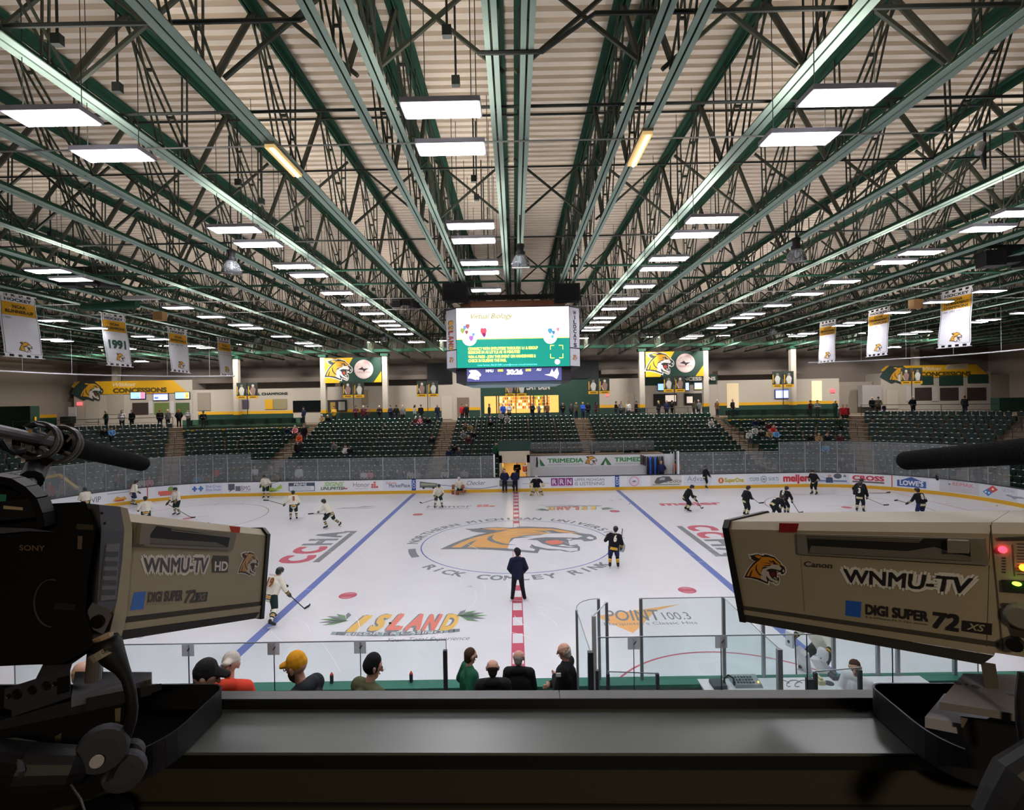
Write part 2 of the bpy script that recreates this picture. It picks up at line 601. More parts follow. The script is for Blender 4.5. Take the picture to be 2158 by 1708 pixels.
# --- roof joists
TOPM = mat('joist_dark_green', (44, 82, 66), 0.75, spec=0.2)
BOTM = mat('joist_green_lit', (150, 172, 162), 0.75, spec=0.25, var=0.04)  # paler than the rest: light from below put into the flange colour
WEBM = mat('joist_web_brown', (62, 68, 56), 0.6)
Y0J, Y1J = -31.5, 35.5
def joist_meshes(wide, pair):
    """one joist about x = 0, returns (bottom chord, top chord, web) builders"""
    b, t, w = MB(), MB(), MB()
    leg = 0.085 if not wide else 0.135
    gap = 0.018
    for sx in (-1, 1):
        x0, x1 = sx * gap, sx * (gap + leg)
        b.cube(min(x0, x1), Y0J, BZ, max(x0, x1), Y1J, BZ + 0.02, BOTM)
        b.cube(min(x0, x0 + sx * 0.02), Y0J, BZ + 0.02, max(x0, x0 + sx * 0.02), Y1J, BZ + 0.16, TOPM)
        t.cube(min(x0, x1), Y0J, TZ + 0.15, max(x0, x1), Y1J, TZ + 0.17, TOPM)
        t.cube(min(x0, x0 + sx * 0.02), Y0J, TZ, max(x0, x0 + sx * 0.02), Y1J, TZ + 0.15, TOPM)
    t.cube(-0.17, Y0J, TZ + 0.17, 0.17, Y1J, TZ + 0.19, TOPM)
    k = -3
    while True:
        yb = CAM.y + 8.6 + 3.46 * k
        k += 1
        if yb < Y0J + 0.5:
            continue
        if yb + 3.5 > Y1J:
            break
        w.tube((0, yb, BZ + 0.08), (0, yb + 1.33, TZ + 0.08), 0.062, WEBM, n=6)
        for sx in (-0.07, 0.07):
            w.bar((sx, yb + 1.33, TZ + 0.08), (sx, yb + 3.46, BZ + 0.08), 0.035, 0.035, WEBM)
            w.bar((sx * 0.8, yb - 0.42, BZ + 0.08), (sx * 0.8, yb - 0.35, TZ + 0.08), 0.03, 0.03, WEBM)
            w.bar((sx * 0.8, yb + 2.3, BZ + 0.08), (sx * 0.8, yb + 1.45, TZ + 0.08), 0.03, 0.03, WEBM)
        for f in (0.3, 0.6):
            w.box((0, yb + 1.33 + 2.13 * f, TZ + 0.08 + (BZ - TZ) * f), (0.15, 0.05, 0.05), WEBM)
            w.box((0, yb - 0.4, BZ + 2.1 * f), (0.12, 0.04, 0.04), WEBM)
    return b, t, w
JP = 2.46
joists = []
for n in range(-20, 23):
    if abs(n) <= 1:
        joists.append((n * JP + 0.045 - 0.27, 0, n, 'left'))
        joists.append((n * JP + 0.045 + 0.27, 0, n, 'right'))
    else:
        joists.append((n * JP + 0.045, 1, n, ''))
protoj = {}
for x, wide, n, side in joists:
    if n == 0:
        lab = 'slim roof joist, %s one of the pair straight above the scoreboard' % side
    elif abs(n) == 1:
        lab = 'slim roof joist, %s one of the close pair just %s of the scoreboard' % (side, 'left' if n < 0 else 'right')
    else:
        lab = 'green steel roof joist with wide bottom flange, %s row %s of the scoreboard pair' % (ordn(abs(n) - 1), 'left' if n < 0 else 'right')
    if wide not in protoj:
        e = empty('roof_joist', (0, 0, 0), lab, 'roof joist', 'open web roof joists')
        b, t, w = joist_meshes(wide, 0)
        b.build('bottom_chord', e)
        t.build('top_chord', e)
        w.build('web', e)
        protoj[wide] = e
        o = e
    else:
        o = dup(protoj[wide])
        o['label'] = lab
    o.location = (x, 0, 0)
# cross bracing and pipes between the joists
PIPED = C(40, 46, 42)
PIPEL = C(150, 152, 150)
for i, (d, z, r, m, lb) in enumerate([(7.55, BZ + 0.25, 0.035, PIPED, 'dark sprinkler pipe across the joists nearest the camera'),
        (9.75, BZ + 0.18, 0.028, PIPED, 'dark conduit across the joists, second from the camera'),
        (10.65, BZ - 0.02, 0.016, PIPEL, 'pale thin conduit running under the joists across the picture'),
        (11.9, BZ + 0.02, 0.022, PIPED, 'dark conduit under the joists just beyond the pale conduit'),
        (13.4, TZ - 0.05, 0.03, PIPED, 'dark pipe up against the top chords of the joists'),
        (17.2, BZ + 0.1, 0.03, PIPED, 'dark bridging bar across the joists before the scoreboard'),
        (21.0, BZ + 0.1, 0.05, TOPM, 'green pipe across the joists level with the scoreboard'),
        (23.2, BZ + 0.05, 0.05, TOPM, 'green pipe across the joists just behind the first green pipe'),
        (26.0, BZ - 0.05, 0.02, PIPEL, 'pale conduit across the joists behind the scoreboard'),
        (29.0, BZ - 0.05, 0.02, PIPEL, 'farther pale conduit across the joists behind the scoreboard'),
        (34.0, BZ + 0.1, 0.04, PIPED, 'dark bridging bar across the joists over the far blue lines'),
        (42.0, BZ + 0.1, 0.05, PIPED, 'dark bridging bar across the joists over the far seats')]):
    y = CAM.y + d
    x0, x1 = -47.5, 47.5
    if i == 0:
        for a, b2, zz in ((-30, -2.75, BZ + 0.25), (0.9, 30, BZ + 0.25)):
            pts = [(a, y, zz), (b2 - 0.25, y, zz), (b2, y - 0.15, zz)] if b2 < 0 else [(-0.45, y + 0.4, BZ - 0.02), (0.55, y + 0.4, BZ - 0.02), (1.3, y, zz), (b2 + 10, y, zz), (30, y, zz)]
            tag(MB().path(pts, r, m, 6).build('roof_pipe'), lb + (' left of centre' if b2 < 0 else ', bending down at the centre pair'), 'pipe', 'pipes across the roof')
        continue
    tag(MB().tube((x0, y, z), (x1, y, z), r, m, n=6).build('roof_pipe'), lb, 'pipe', 'pipes across the roof')
xs = [n * JP + 0.045 for n in range(-12, 13)]
for j, d in enumerate((8.7, 15.8, 24.8, 32.8, 41.0)):
    for i in range(len(xs) - 1):
        if j == 0 and abs(xs[i]) > 12:
            continue
        mb = MB()
        y = CAM.y + d
        mb.bar((xs[i] + 0.1, y, BZ + 0.15), (xs[i + 1] - 0.1, y + 0.1, TZ), 0.06, 0.06, WEBM)
        mb.bar((xs[i] + 0.1, y + 0.1, TZ), (xs[i + 1] - 0.1, y, BZ + 0.15), 0.06, 0.06, WEBM)
        o = mb.build('cross_brace', origin=(xs[i] + JP / 2, y, BZ))
        k = i - len(xs) // 2
        where = '%s bay %s of centre' % (ordn(k if k >= 0 else -k - 1), 'right' if k >= 0 else 'left')
        tag(o, 'dark roof bracing, %s, %s line from camera' % (where, ordn(j)), 'bracing', 'diagonal bracing between joists')

# --- LED panels
PAN = C(176, 172, 184)
LED = mat('led_panel_light', (250, 247, 255), 0.5, emit=PANEL_POWER, var=0)
HL = CAM.z + 4.45
UPFILL = mat('deck_fill_glow', (244, 236, 226), 0.5, emit=UP_POWER, var=0)
ROWS = {
 'in the row left of the centre joists': (-0.24, [(932,234),(952,316),(993,478),(998,509),(1010,556),(1015,576),(1024,613)]),
 'in the row right of the scoreboard': (1.1, [(1783,208),(1686,295),(1500,465),(1463,497),(1409,547),(1387,568),(1346,605),(1314,631),(1291,652),(1272,671),(1263,680),(1249,691),(1243,697)]),
 'in the row left of the scoreboard': (-1.6, [(110,251),(238,330),(497,486),(545,517),(620,563),(652,582),(710,619),(750,643),(785,662),(811,678),(821,687),(835,695),(850,705),(877,722)]),
 'in the second row right of the scoreboard': (2.8, [(2140,452),(2085,484),(1942,534),(1886,554),(1775,595),(1700,621),(1638,645),(1582,663),(1560,671),(1527,686),(1511,692),(1465,709),(1451,714)]),
 'in the second row left of the scoreboard': (-3.4, [(102,573),(136,591),(375,650),(445,669),(509,686),(530,693),(595,710),(641,724),(658,730)]),
 'in the third row right of the scoreboard': (4.4, [(2087,615),(1969,638),(1890,660),(1802,681),(1779,687),(1700,704),(1681,709)]),
 'in the third row left of the scoreboard': (-5.2, [(113,677),(197,693),(303,710),(334,716),(410,730),(433,734)]),
 'near the right wall': (6, [(2145,661),(2080,675),(2057,680),(1941,700),(1913,705),(1883,733)]),
 'near the left wall': (-6, [(111,716),(128,720),(278,736),(298,763)]),
}
pan0 = None
for where, (sl, pts) in ROWS.items():
    w3 = [atZ(px, py, HL) for px, py in pts]
    xm = float(np.median([p.x for p in w3[:6]]))
    for i, p in enumerate(w3):
        x = p.x * 0.5 + xm * 0.5 if abs(p.x - xm) < 1.5 else p.x
        y = min(p.y, 31.0)
        lab = 'white LED panel %s, %s from camera' % (where, ordn(i))
        if pan0 is None:
            pan0 = empty('ceiling_light', (x, y, HL), lab, 'ceiling light', 'LED ceiling panels')
            MB().cube(x - 0.6, y - 0.236, HL + 0.012, x + 0.6, y + 0.236, HL + 0.09, PAN).build('housing', pan0)
            MB().cube(x - 0.565, y - 0.205, HL, x + 0.565, y + 0.205, HL + 0.014, LED).build('diffuser', pan0)
            mb = MB()
            for dx in (-0.45, 0.45):
                mb.tube((x + dx, y, HL + 0.09), (x + dx, y, CZ), 0.008, PIPED, n=4)
            mb.box((x + 0.1, y, HL + 1.2), (0.14, 0.1, 0.16), PIPED)
            mb.tube((x + 0.1, y, HL + 1.2), (x + 0.1, y, CZ), 0.02, PIPED, n=5)
            mb.build('hanger', pan0)
            MB().cube(x - 0.5, y - 0.16, HL + 0.092, x + 0.5, y + 0.16, HL + 0.1, UPFILL).build('deck_fill', pan0)
        else:
            o = dup(pan0)
            o.location = (x, y, HL)
            o['label'] = lab
for i, (x, y) in enumerate(((-1.05, -20.4), (-1.05, -21.7), (5.4, -20.4), (5.4, -21.7), (-7.7, -20.4), (-7.7, -21.7), (13.8, -20.4), (-16.4, -20.4))):
    o = dup(pan0)
    o.location = (x, y, HL)
    o['label'] = 'white LED ceiling panel above the near seats, number %d from the left' % (i + 1)
# warm tubes hung under the chords
WARM = mat('tube_warm_light', (255, 232, 190), 0.5, emit=9, var=0)
WARMH = mat('tube_diffuser_warm', (214, 180, 120), 0.35, emit=0.5)
for x, pxs, lab in ((-2 * JP + 0.045, ((562, 308), (634, 372)), 'warm fluorescent fitting under the joist left of the scoreboard'),
                    (JP + 0.31, ((1372, 280), (1340, 350)), 'warm fluorescent fitting under the joist right of the scoreboard')):
    a, b = atZ(*pxs[0], BZ - 0.1), atZ(*pxs[1], BZ - 0.1)
    e = empty('tube_light', (x, a.y, BZ - 0.1), lab, 'tube light')
    MB().cube(x - 0.11, a.y, BZ - 0.05, x + 0.11, b.y, BZ, C(120, 112, 96)).build('housing', e)
    MB().cube(x - 0.1, a.y + 0.02, BZ - 0.12, x + 0.1, b.y - 0.02, BZ - 0.05, WARMH).build('diffuser', e)
    MB().tube((x + 0.02, a.y + 0.06, BZ - 0.125), (x + 0.02, b.y - 0.06, BZ - 0.125), 0.03, WARM).build('tube', e)
# ================================================================== MARKINGS ON THE ICE (parts of the ice)
ICER, ICEB, ICEG = C(196, 84, 108, rough=0.4), C(92, 112, 184, rough=0.4), C(122, 130, 138, rough=0.4)
ICEO, ICEW, ICEP = C(232, 176, 108, rough=0.4), C(226, 226, 232, rough=0.4), C(206, 140, 152, rough=0.4)
ICEGR, ICERD, ICEY = C(112, 150, 112, rough=0.4), C(226, 128, 112, rough=0.4), C(232, 190, 100, rough=0.4)
IF = frame((0, 0, 0), (1, 0, 0), (0, 1, 0))
Z1 = 0.003
mb = MB()
mb.rect(-0.18, NEARY, -0.15, FARY, IF, ICER, Z1)
mb.rect(0.15, NEARY, 0.18, FARY, IF, ICER, Z1)
y = NEARY
k = 0
while y < FARY - 0.3:
    if abs(y) > 3.4 and k % 2 == 0:
        mb.rect(-0.15, y, 0.15, min(FARY, y + 0.55), IF, ICER, Z1)
    y += 0.58
    k += 1
mb.build('center_line', FLOOR)
for sx in (-1, 1):
    MB().rect(sx * 7.77 - 0.15, NEARY, sx * 7.77 + 0.15, FARY, IF, ICEB, Z1).build('blue_line', FLOOR)
    MB().rect(sx * 26.7 - 0.03, -13.3, sx * 26.7 + 0.03, 12.6, IF, ICER, Z1).build('goal_line', FLOOR)
    for sy in (-1, 1):
        m = MB().disc(sx * 6.1, sy * 6.7, 0.32, IF, ICEP, Z1)
        m.disc(sx * 6.1, sy * 6.7, 0.32, IF, ICER, Z1 + 0.001, r_in=0.26)
        m.rect(sx * 6.1 - 0.26, sy * 6.7 - 0.13, sx * 6.1 + 0.26, sy * 6.7 + 0.13, IF, ICER, Z1 + 0.001)
        m.build('faceoff_spot', FLOOR)
        m = MB().disc(sx * 20.4, sy * 6.7, 4.57, IF, C(172, 120, 134, rough=0.4), Z1, r_in=4.51, n=64)
        m.disc(sx * 20.4, sy * 6.7, 0.3, IF, ICER, Z1)
        for dx in (-0.5, 0.5):
            for dy in (-0.5, 0.5):
                m.rect(sx * 20.4 + dx - 0.45, sy * 6.7 + dy - 0.03, sx * 20.4 + dx + 0.45, sy * 6.7 + dy + 0.03, IF, ICEP, Z1)
        for dy in (-4.75, 4.75):
            for dx in (-0.9, 0.9):
                m.rect(sx * 20.4 + dx - 0.03, sy * 6.7 + dy - 0.3, sx * 20.4 + dx + 0.03, sy * 6.7 + dy + 0.3, IF, ICEP, Z1)
        m.build('faceoff_circle', FLOOR)
MB().disc(0, 0, 4.63, IF, ICEB, Z1, r_in=4.57, n=72).build('center_circle', FLOOR)
m = MB()
cat(m, lambda u, v, w=0: V((u, v * 0.88, w)), -3.8, -2.45, 8.1, (None, ICEG, ICEO, ICEW, ICERD), Z1 + 0.001, step=0.0004)
m.build('center_emblem', FLOOR)
m = MB()
m.arctext('NORTHERN MICHIGAN UNIVERSITY', 0, 0, 5.12, 180, 4, 0.52, IF, ICEG, Z1, bold=0.03)
m.arctext('RICK COMLEY RINK', 0, 0, 5.12, 222, 318, 0.52, IF, ICEG, Z1, bold=0.03, inside=True)
for a0 in (190, 338):
    a = [math.radians(a0 + i * 2) for i in range(9)]
    m.poly([(4.85 * math.cos(t), 4.85 * math.sin(t)) for t in a] + [(5.2 * math.cos(t), 5.2 * math.sin(t)) for t in reversed(a)], IF, ICEG, Z1)
m.build('circle_lettering', FLOOR)
for sx in (-1, 1):
    # word along the blue line, read from the side
    fr = frame((sx * 9.2, sx * 2.9, 0), (0, -sx, 0), (sx, 0, 0)) if sx > 0 else frame((-9.2, -2.9, 0), (0, 1, 0), (-1, 0, 0))
    m = MB()
    for i, ch in enumerate('CCHA'):
        m.text(ch, 0.1 + i * 1.42, 0, 1.35, fr, ICER if i < 2 else ICEG, Z1, bold=0.05, width=1.2)
    m.rect(0.2, -0.55, 5.7, -0.25, fr, ICEG, Z1)
    m.rect(5.4, -0.25, 5.7, 0.15, fr, ICEG, Z1)
    m.build('ice_lettering', FLOOR)
def island(fr, fade=0):
    m = MB()
    cols = [ICEY, ICEY, ICERD, ICERD, ICERD, ICEY]
    for k, dz, gr in ((0, 0, True), (1, 0.001, False)):
        for i, ch in enumerate('ISLAND'):
            x = 0.85 + i * 0.55 + (0.18 if i else 0.1)
            m.text(ch, x + (-0.04 if gr else 0), 0.62 + 0.05 * math.sin(i) - (0.04 if gr else 0), 0.95, fr, ICEG if gr else cols[i], Z1 + dz, bold=0.11 if gr else 0.05, shear=0.25, width=0.5)
    for cx, sg in ((0.75, -1), (4.25, 1)):
        for j in range(6):
            a = PI / 2 + sg * (-0.2 - j * 0.42)
            c, s = math.cos(a), math.sin(a)
            m.poly([(cx - 0.07 * s, 1.35 + 0.07 * c), (cx + 0.55 * c - 0.1 * s, 1.35 + 0.35 * s + 0.1 * c), (cx + 0.95 * c, 1.35 + 0.5 * s), (cx + 0.5 * c + 0.08 * s, 1.35 + 0.3 * s - 0.08 * c)], fr, ICEGR if j % 2 else ICEG, Z1 + 0.0015)
    for k in range(24):
        x = 0.55 + k * 0.16
        m.poly([(x, 0.42 - 0.16 * math.sin((k) / 24 * PI)), (x + 0.18, 0.42 - 0.16 * math.sin((k + 1) / 24 * PI)), (x + 0.16, 0.6 - 0.1 * math.sin((k + 1) / 24 * PI)), (x - 0.02, 0.6 - 0.1 * math.sin(k / 24 * PI))], fr, ICEG if k % 3 else C(150, 172, 178), Z1 + 0.0005)
    m.text('RESORT & CASINO', 1.0, 0.36, 0.14, fr, ICEW, Z1 + 0.002, width=2.9)
    m.text('Your Total Experience', 2.35, -0.06, 0.22, fr, ICEG, Z1, shear=0.3, width=2.4)
    return m
island(frame((-6.15, -10.35, 0), (1, 0.02, 0), (0, 1.15, 0))).build('ice_lettering', FLOOR)
island(frame((6.1, 8.9, 0), (-0.95, 0, 0), (0, -1, 0))).build('ice_lettering', FLOOR)
fr = frame((2.5, -9.7, 0), (1, 0, 0), (0, 1, 0))
m = MB()
m.poly([(0.0, 0.9), (2.95, 1.75), (2.0, 1.25), (0.9, -0.35), (0.35, 0.35)], fr, ICEO, Z1)
m.text('POINT', 0.3, 0.52, 0.8, fr, ICEG, Z1 + 0.001, shear=0.15, width=1.75, bold=0.01)
m.text('100.3', 2.1, 0.55, 0.55, fr, ICEG, Z1 + 0.001, width=0.85)
m.text("Marquette's Classic Hits", 0.15, 0.2, 0.2, fr, ICEG, Z1 + 0.001, width=2.85)
m.build('ice_lettering', FLOOR)
a, b = atZ(890, 1070, 0), atZ(986, 1070, 0)
fr = frame((a.x, a.y - 0.2, 0), (1, 0, 0), (0, 1, 0))
m = MB()
m.text('Honor', 0.3, 0, 0.75, fr, ICEG, Z1, width=3.0)
m.rect(0.3, -0.4, 3.2, -0.32, fr, ICEG, Z1)
for i, j in ((0, 0), (1, 0), (0, 1), (1, 1), (2, 0)):
    m.rect(3.6 + i * 0.42, 0.05 + j * 0.4, 3.96 + i * 0.42, 0.38 + j * 0.4, fr, ICERD, Z1)
m.build('ice_lettering', FLOOR)
a = atZ(1394, 1066, 0)
MB().text('meijer', 0, 0, 0.95, frame((a.x, a.y, 0), (1, 0, 0), (0, 1, 0)), ICER, Z1, bold=0.045, width=4.0).build('ice_lettering', FLOOR)
a = atZ(702, 1074, 0)
fr = frame((a.x, a.y, 0), (1, 0, 0), (0, 1, 0))
m = MB()
m.poly([(0, 0.1), (1.2, 0.25), (2.7, 0.75), (1.8, 0.9), (1.4, 0.5), (0.6, 0.45)], fr, C(168, 172, 184), Z1)
m.poly([(0.8, -0.1), (2.2, 0.1), (3.1, 0.5), (2.1, 0.3)], fr, C(180, 184, 194), Z1)
m.build('ice_lettering', FLOOR)
m = MB()
for k in range(14):
    t0, t1 = 1.2 + k * 0.085, 1.2 + (k + 1) * 0.085
    P = lambda t, r: (-12.6 + r * 1.25 * math.cos(t), -12.6 + r * math.sin(t))
    m.poly([P(t0, 2.9), P(t1, 2.9), P(t1, 3.35), P(t0, 3.35)], IF, C(168, 172, 182), Z1)
m.build('ice_lettering', FLOOR)
m = MB()
m.add([IF(5.1 + r * math.cos(t * PI / 40), NEARY + 0.02 + r * math.sin(t * PI / 40), Z1) for t in range(41) for r in (3.3, 3.36)],
      [(2 * i, 2 * i + 1, 2 * i + 3, 2 * i + 2) for i in range(40)], ICER)
m.build('referee_crease', FLOOR)
# skate scratches
m = MB()
for k in range(260):
    x, y = random.uniform(-24, 26), random.uniform(-13.5, 13.5)
    a = random.uniform(0, 6.28)
    L = random.uniform(0.5, 2.2)
    c = random.uniform(-0.25, 0.25)
    pts = []
    for i in range(5):
        pts.append((x, y))
        x += L / 4 * math.cos(a)
        y += L / 4 * math.sin(a)
        a += c
    w = 0.008
    for i in range(4):
        (x0, y0), (x1, y1) = pts[i], pts[i + 1]
        m.add([(x0 - w, y0 - w, 0.006), (x1 - w, y1 - w, 0.006), (x1 + w, y1 + w, 0.006), (x0 + w, y0 + w, 0.006)], [(0, 1, 2, 3)], C(240, 242, 246, rough=0.7))
o = m.build('skate_scratch', FLOOR)
o['kind'] = 'stuff'
for px, py, lb in ((822, 1315, 'black puck on the painted resort advert near the left bench'), (1014, 1115, 'black puck on the ear of the centre-ice cat emblem'), (1327, 1063, 'black puck on the ice near the far right blue line'), (2101, 1067, 'black puck lying far right in front of the curved boards')):
    p = atZ(px, py, 0)
    o = MB().lathe([(0.038, 0.007), (0.038, 0.032)], C(20, 20, 22), (p.x, p.y, 0), n=14).build('puck')
    tag(o, lb, 'puck', 'pucks on the ice')

# ================================================================== ADVERTS ON THE FAR BOARDS
GR, BK, BLU, RED = C(96, 100, 108), C(52, 54, 60), C(66, 98, 160), C(206, 52, 66)
def slices(pts, step=0.25):
    """cut a flat outline into upright slices so that it can follow the curve of the boards"""
    def clip(P, x, keep_right):
        out = []
        for i in range(len(P)):
            a, b = P[i], P[(i + 1) % len(P)]
            ia, ib = ((a[0] >= x) == keep_right or a[0] == x), ((b[0] >= x) == keep_right or b[0] == x)
            if ia:
                out.append(a)
            if ia != ib and a[0] != b[0]:
                t = (x - a[0]) / (b[0] - a[0])
                out.append((x, a[1] + (b[1] - a[1]) * t))
        return out
    x0, x1 = min(p[0] for p in pts), max(p[0] for p in pts)
    n = max(1, int(math.ceil((x1 - x0) / step)))
    for i in range(n):
        q = pts if i == 0 else clip(pts, x0 + (x1 - x0) * i / n, True)
        if i < n - 1:
            q = clip(q, x0 + (x1 - x0) * (i + 1) / n, False)
        if len(q) >= 3:
            yield q
class BentMB(MB):
    def poly(s, pts, fr, m, w=0.0, th=0.0):
        for q in slices(list(pts)):
            MB.poly(s, q, fr, m, w, th)
        return s
def advert(px0, px1, fn, bg=None):
    s0, s1 = board_s(px0), board_s(px1)
    f0 = board_frame(s0)
    W = s1 - s0
    m = BentMB()
    if bg:
        strip(m, s0 - 0.15, s1 + 0.15, -0.003, 0.0, 0.27, 1.07, bg)
    fn(m, f0, W)
    return m.build('advert', BOARDS)
BG1, BG2, BG3 = C(226, 230, 242), C(238, 238, 242), C(230, 234, 242)
T = 0.006
def ad_text(lines, col, bold=0.0, sh=0.0):
    def fn(m, f, W):
        n = len(lines)
        for i, (t, y, h, wf) in enumerate(lines):
            m.text(t, W * (1 - wf) / 2, y, h, f, col, T, bold=bold, width=W * wf, shear=sh)
    return fn
advert(192, 213, ad_text([('VIP', 0.45, 0.4, 1.0)], GR), None)
def f_(m, f, W):
    m.poly([(0, 0.35), (W * 0.5, 0.28), (W, 0.4), (W * 0.85, 0.62), (W * 0.6, 0.55), (W * 0.3, 0.68)], f, C(226, 172, 72), T)
    m.poly([(W * 0.2, 0.3), (W * 0.8, 0.3), (W * 0.8, 0.42), (W * 0.2, 0.42)], f, C(206, 96, 72), T + 0.002)
    m.rect(-0.3, 0.9, W + 0.5, 0.93, f, BLU, T)
advert(237, 268, f_)
def f_(m, f, W):
    m.rect(0, 0.45, W, 0.72, f, C(216, 104, 92), T)
    m.disc(W * 0.72, 0.82, 0.2, f, C(122, 160, 86), T + 0.001, n=14)
    m.rect(0.1, 0.35, W * 0.9, 0.46, f, C(196, 120, 110), T)
advert(333, 371, f_, BG1)
def f_(m, f, W):
    for x in (0.0, 0.42):
        m.rect(x + 0.1, 0.5, x + 0.24, 0.9, f, C(72, 120, 190), T)
        m.rect(x, 0.63, x + 0.34, 0.77, f, C(72, 120, 190), T)
    m.text('Blue Cross', 0.95, 0.74, 0.2, f, C(88, 124, 186), T, width=W - 0.95)
    m.text('Blue Shield', 0.95, 0.48, 0.2, f, C(88, 124, 186), T, width=W - 0.95)
advert(405, 466, f_, BG1)
def f_(m, f, W):
    m.poly([(0, 0.5), (0.12, 0.5), (0.05, 0.35), (0.35, 0.52), (0.5, 0.52), (0.5, 0.98), (0, 0.98)], f, C(92, 96, 110), T)
    m.poly([(0.55, 0.42), (0.95, 0.42), (0.95, 0.8), (0.55, 0.8)], f, C(112, 116, 128), T)
    m.text('BMG', 1.0, 0.45, 0.36, f, C(112, 116, 126), T, width=W - 1.0)
    m.rect(0.9, 0.33, W, 0.36, f, C(150, 152, 160), T)
advert(481, 528, f_, BG2)
def f_(m, f, W):
    m.poly([(0, 0.7), (W * 0.6, 0.35), (W, 0.6), (W * 0.95, 0.9), (W * 0.7, 0.55), (W * 0.1, 0.85)], f, C(172, 200, 84), T)
    m.poly([(W * 0.1, 0.5), (W * 0.5, 0.3), (W * 0.9, 0.4), (W * 0.5, 0.42)], f, C(128, 160, 84), T)
advert(548, 595, f_)
def f_(m, f, W):
    m.rect(0, 0.72, W, 0.98, f, C(70, 84, 100), T)
    m.text('PRIME', W * 0.2, 0.75, 0.19, f, C(232, 236, 240), T + 0.002, bold=0.02, width=W * 0.5)
    for a, b in ((0, 0.05), (W - 0.05, W)):
        m.rect(a, 0.35, b, 0.98, f, C(70, 84, 100), T)
    m.rect(0, 0.33, W, 0.37, f, C(70, 84, 100), T)
    for y in (0.62, 0.54, 0.46):
        m.rect(0.3, y, W - 0.3, y + 0.02, f, C(140, 150, 160), T)
advert(609, 664, f_, BG3)
def f_(m, f, W):
    m.text('SIGNS', 0.25, 0.68, 0.3, f, C(176, 204, 156), T, bold=0.06, width=W * 0.75, shear=0.3)
    m.text('UNLIMITED', 0.0, 0.4, 0.22, f, C(92, 116, 82), T, bold=0.04, width=W * 0.9, shear=0.3)
    m.rect(W * 0.8, 0.42, W, 0.52, f, C(212, 92, 92), T)
advert(676, 732, f_, BG2)
def f_(m, f, W):
    m.text('Honor', 0, 0.58, 0.36, f, C(122, 126, 134), T, width=W * 0.66)
    m.rect(0.1, 0.44, W * 0.6, 0.46, f, C(160, 160, 166), T)
    for i, j in ((0, 0), (1, 0), (1, 1), (0, 1), (2, 0), (1, 2)):
        m.rect(W * 0.73 + i * 0.18, 0.48 + j * 0.17, W * 0.73 + i * 0.18 + 0.16, 0.48 + j * 0.17 + 0.15, f, C(214, 92, 92), T)
advert(744, 796, f_, BG2)
def f_(m, f, W):
    m.text('MarketPlace', 0.3, 0.5, 0.28, f, C(96, 106, 120), T, width=W - 0.35, bold=0.015)
    m.text('Saluté'.replace('é', 'e'), 0.05, 0.76, 0.2, f, C(212, 92, 100), T, shear=0.3, width=0.8)
advert(811, 865, f_, BG1)
def f_(m, f, W):
    g = C(108, 114, 110)
    def bus(x0):
        m.poly([(x0, 0.45), (x0 + 1.3, 0.4), (x0 + 1.35, 0.75), (x0 + 0.5, 0.85), (x0 + 0.02, 0.92)], f, g, T)
        m.poly([(x0 + 0.06, 0.62), (x0 + 1.25, 0.6), (x0 + 1.2, 0.72), (x0 + 0.1, 0.8)], f, C(164, 174, 150), T + 0.002)
        for x in (0.3, 1.05):
            m.disc(x0 + x, 0.43, 0.1, f, BK, T + 0.003, n=12)
    bus(0.1)
    m.text('Checker', 3.7, 0.58, 0.34, f, C(104, 108, 116), T, shear=0.35, width=1.45)
    pts = [(1.6 + i * 0.5, 0.42 + 0.16 * math.cos(i * 0.55)) for i in range(10)]
    for i in range(9):
        m.poly([pts[i], pts[i + 1], (pts[i + 1][0], pts[i + 1][1] + 0.05), (pts[i][0], pts[i][1] + 0.05)], f, C(128, 134, 164), T)
    bus(6.2)
    m.rect(8.0, 0.6, 10.0, 0.63, f, C(160, 164, 172), T)
advert(882, 1085, f_)
def f_(m, f, W):
    for i, ch in enumerate('RRN'):
        m.rect(i * 0.57, 0.42, i * 0.57 + 0.53, 1.0, f, C(146, 62, 140), T)
        m.text(ch, i * 0.57 + 0.1, 0.52, 0.38, f, C(232, 224, 234), T + 0.002, width=0.33, bold=0.02)
    m.rect(0, 0.33, 1.67, 0.36, f, C(186, 140, 184), T)
    m.text('UPPER MICHIGAN', 1.82, 0.74, 0.21, f, C(112, 116, 128), T, width=2.25)
    m.text('IS LISTENING', 1.82, 0.42, 0.25, f, C(112, 116, 128), T, width=2.25)
advert(1161, 1273, f_)
for px in (872, 1300):
    s = board_s(px)
    m = MB()
    strip(m, s - 0.16, s + 0.16, -0.006, 0.0, 0.0, 1.15, C(38, 84, 168))
    fr = board_frame(s)
    m.text('CCM', 0, 0, 0.2, (lambda u, v, w=0, fr=fr: fr(0.1 - v, 0.4 + u, w)), C(226, 230, 240), 0.012, bold=0.02, width=0.6)
    m.build('blue_line_strip', BOARDS)
def f_(m, f, W):
    m.disc(W / 2, 0.66, 0.38, f, C(226, 158, 164), T, n=24, r_in=0.3)
    m.poly([(W / 2 - 0.2, 0.66), (W / 2, 0.72), (W / 2 + 0.22, 0.66), (W / 2, 0.6)], f, C(128, 96, 110), T)
    m.text('MARQUETTE', W / 2 - 0.24, 0.5, 0.09, f, C(212, 120, 130), T, width=0.48)
advert(1325, 1347, f_, BG1)
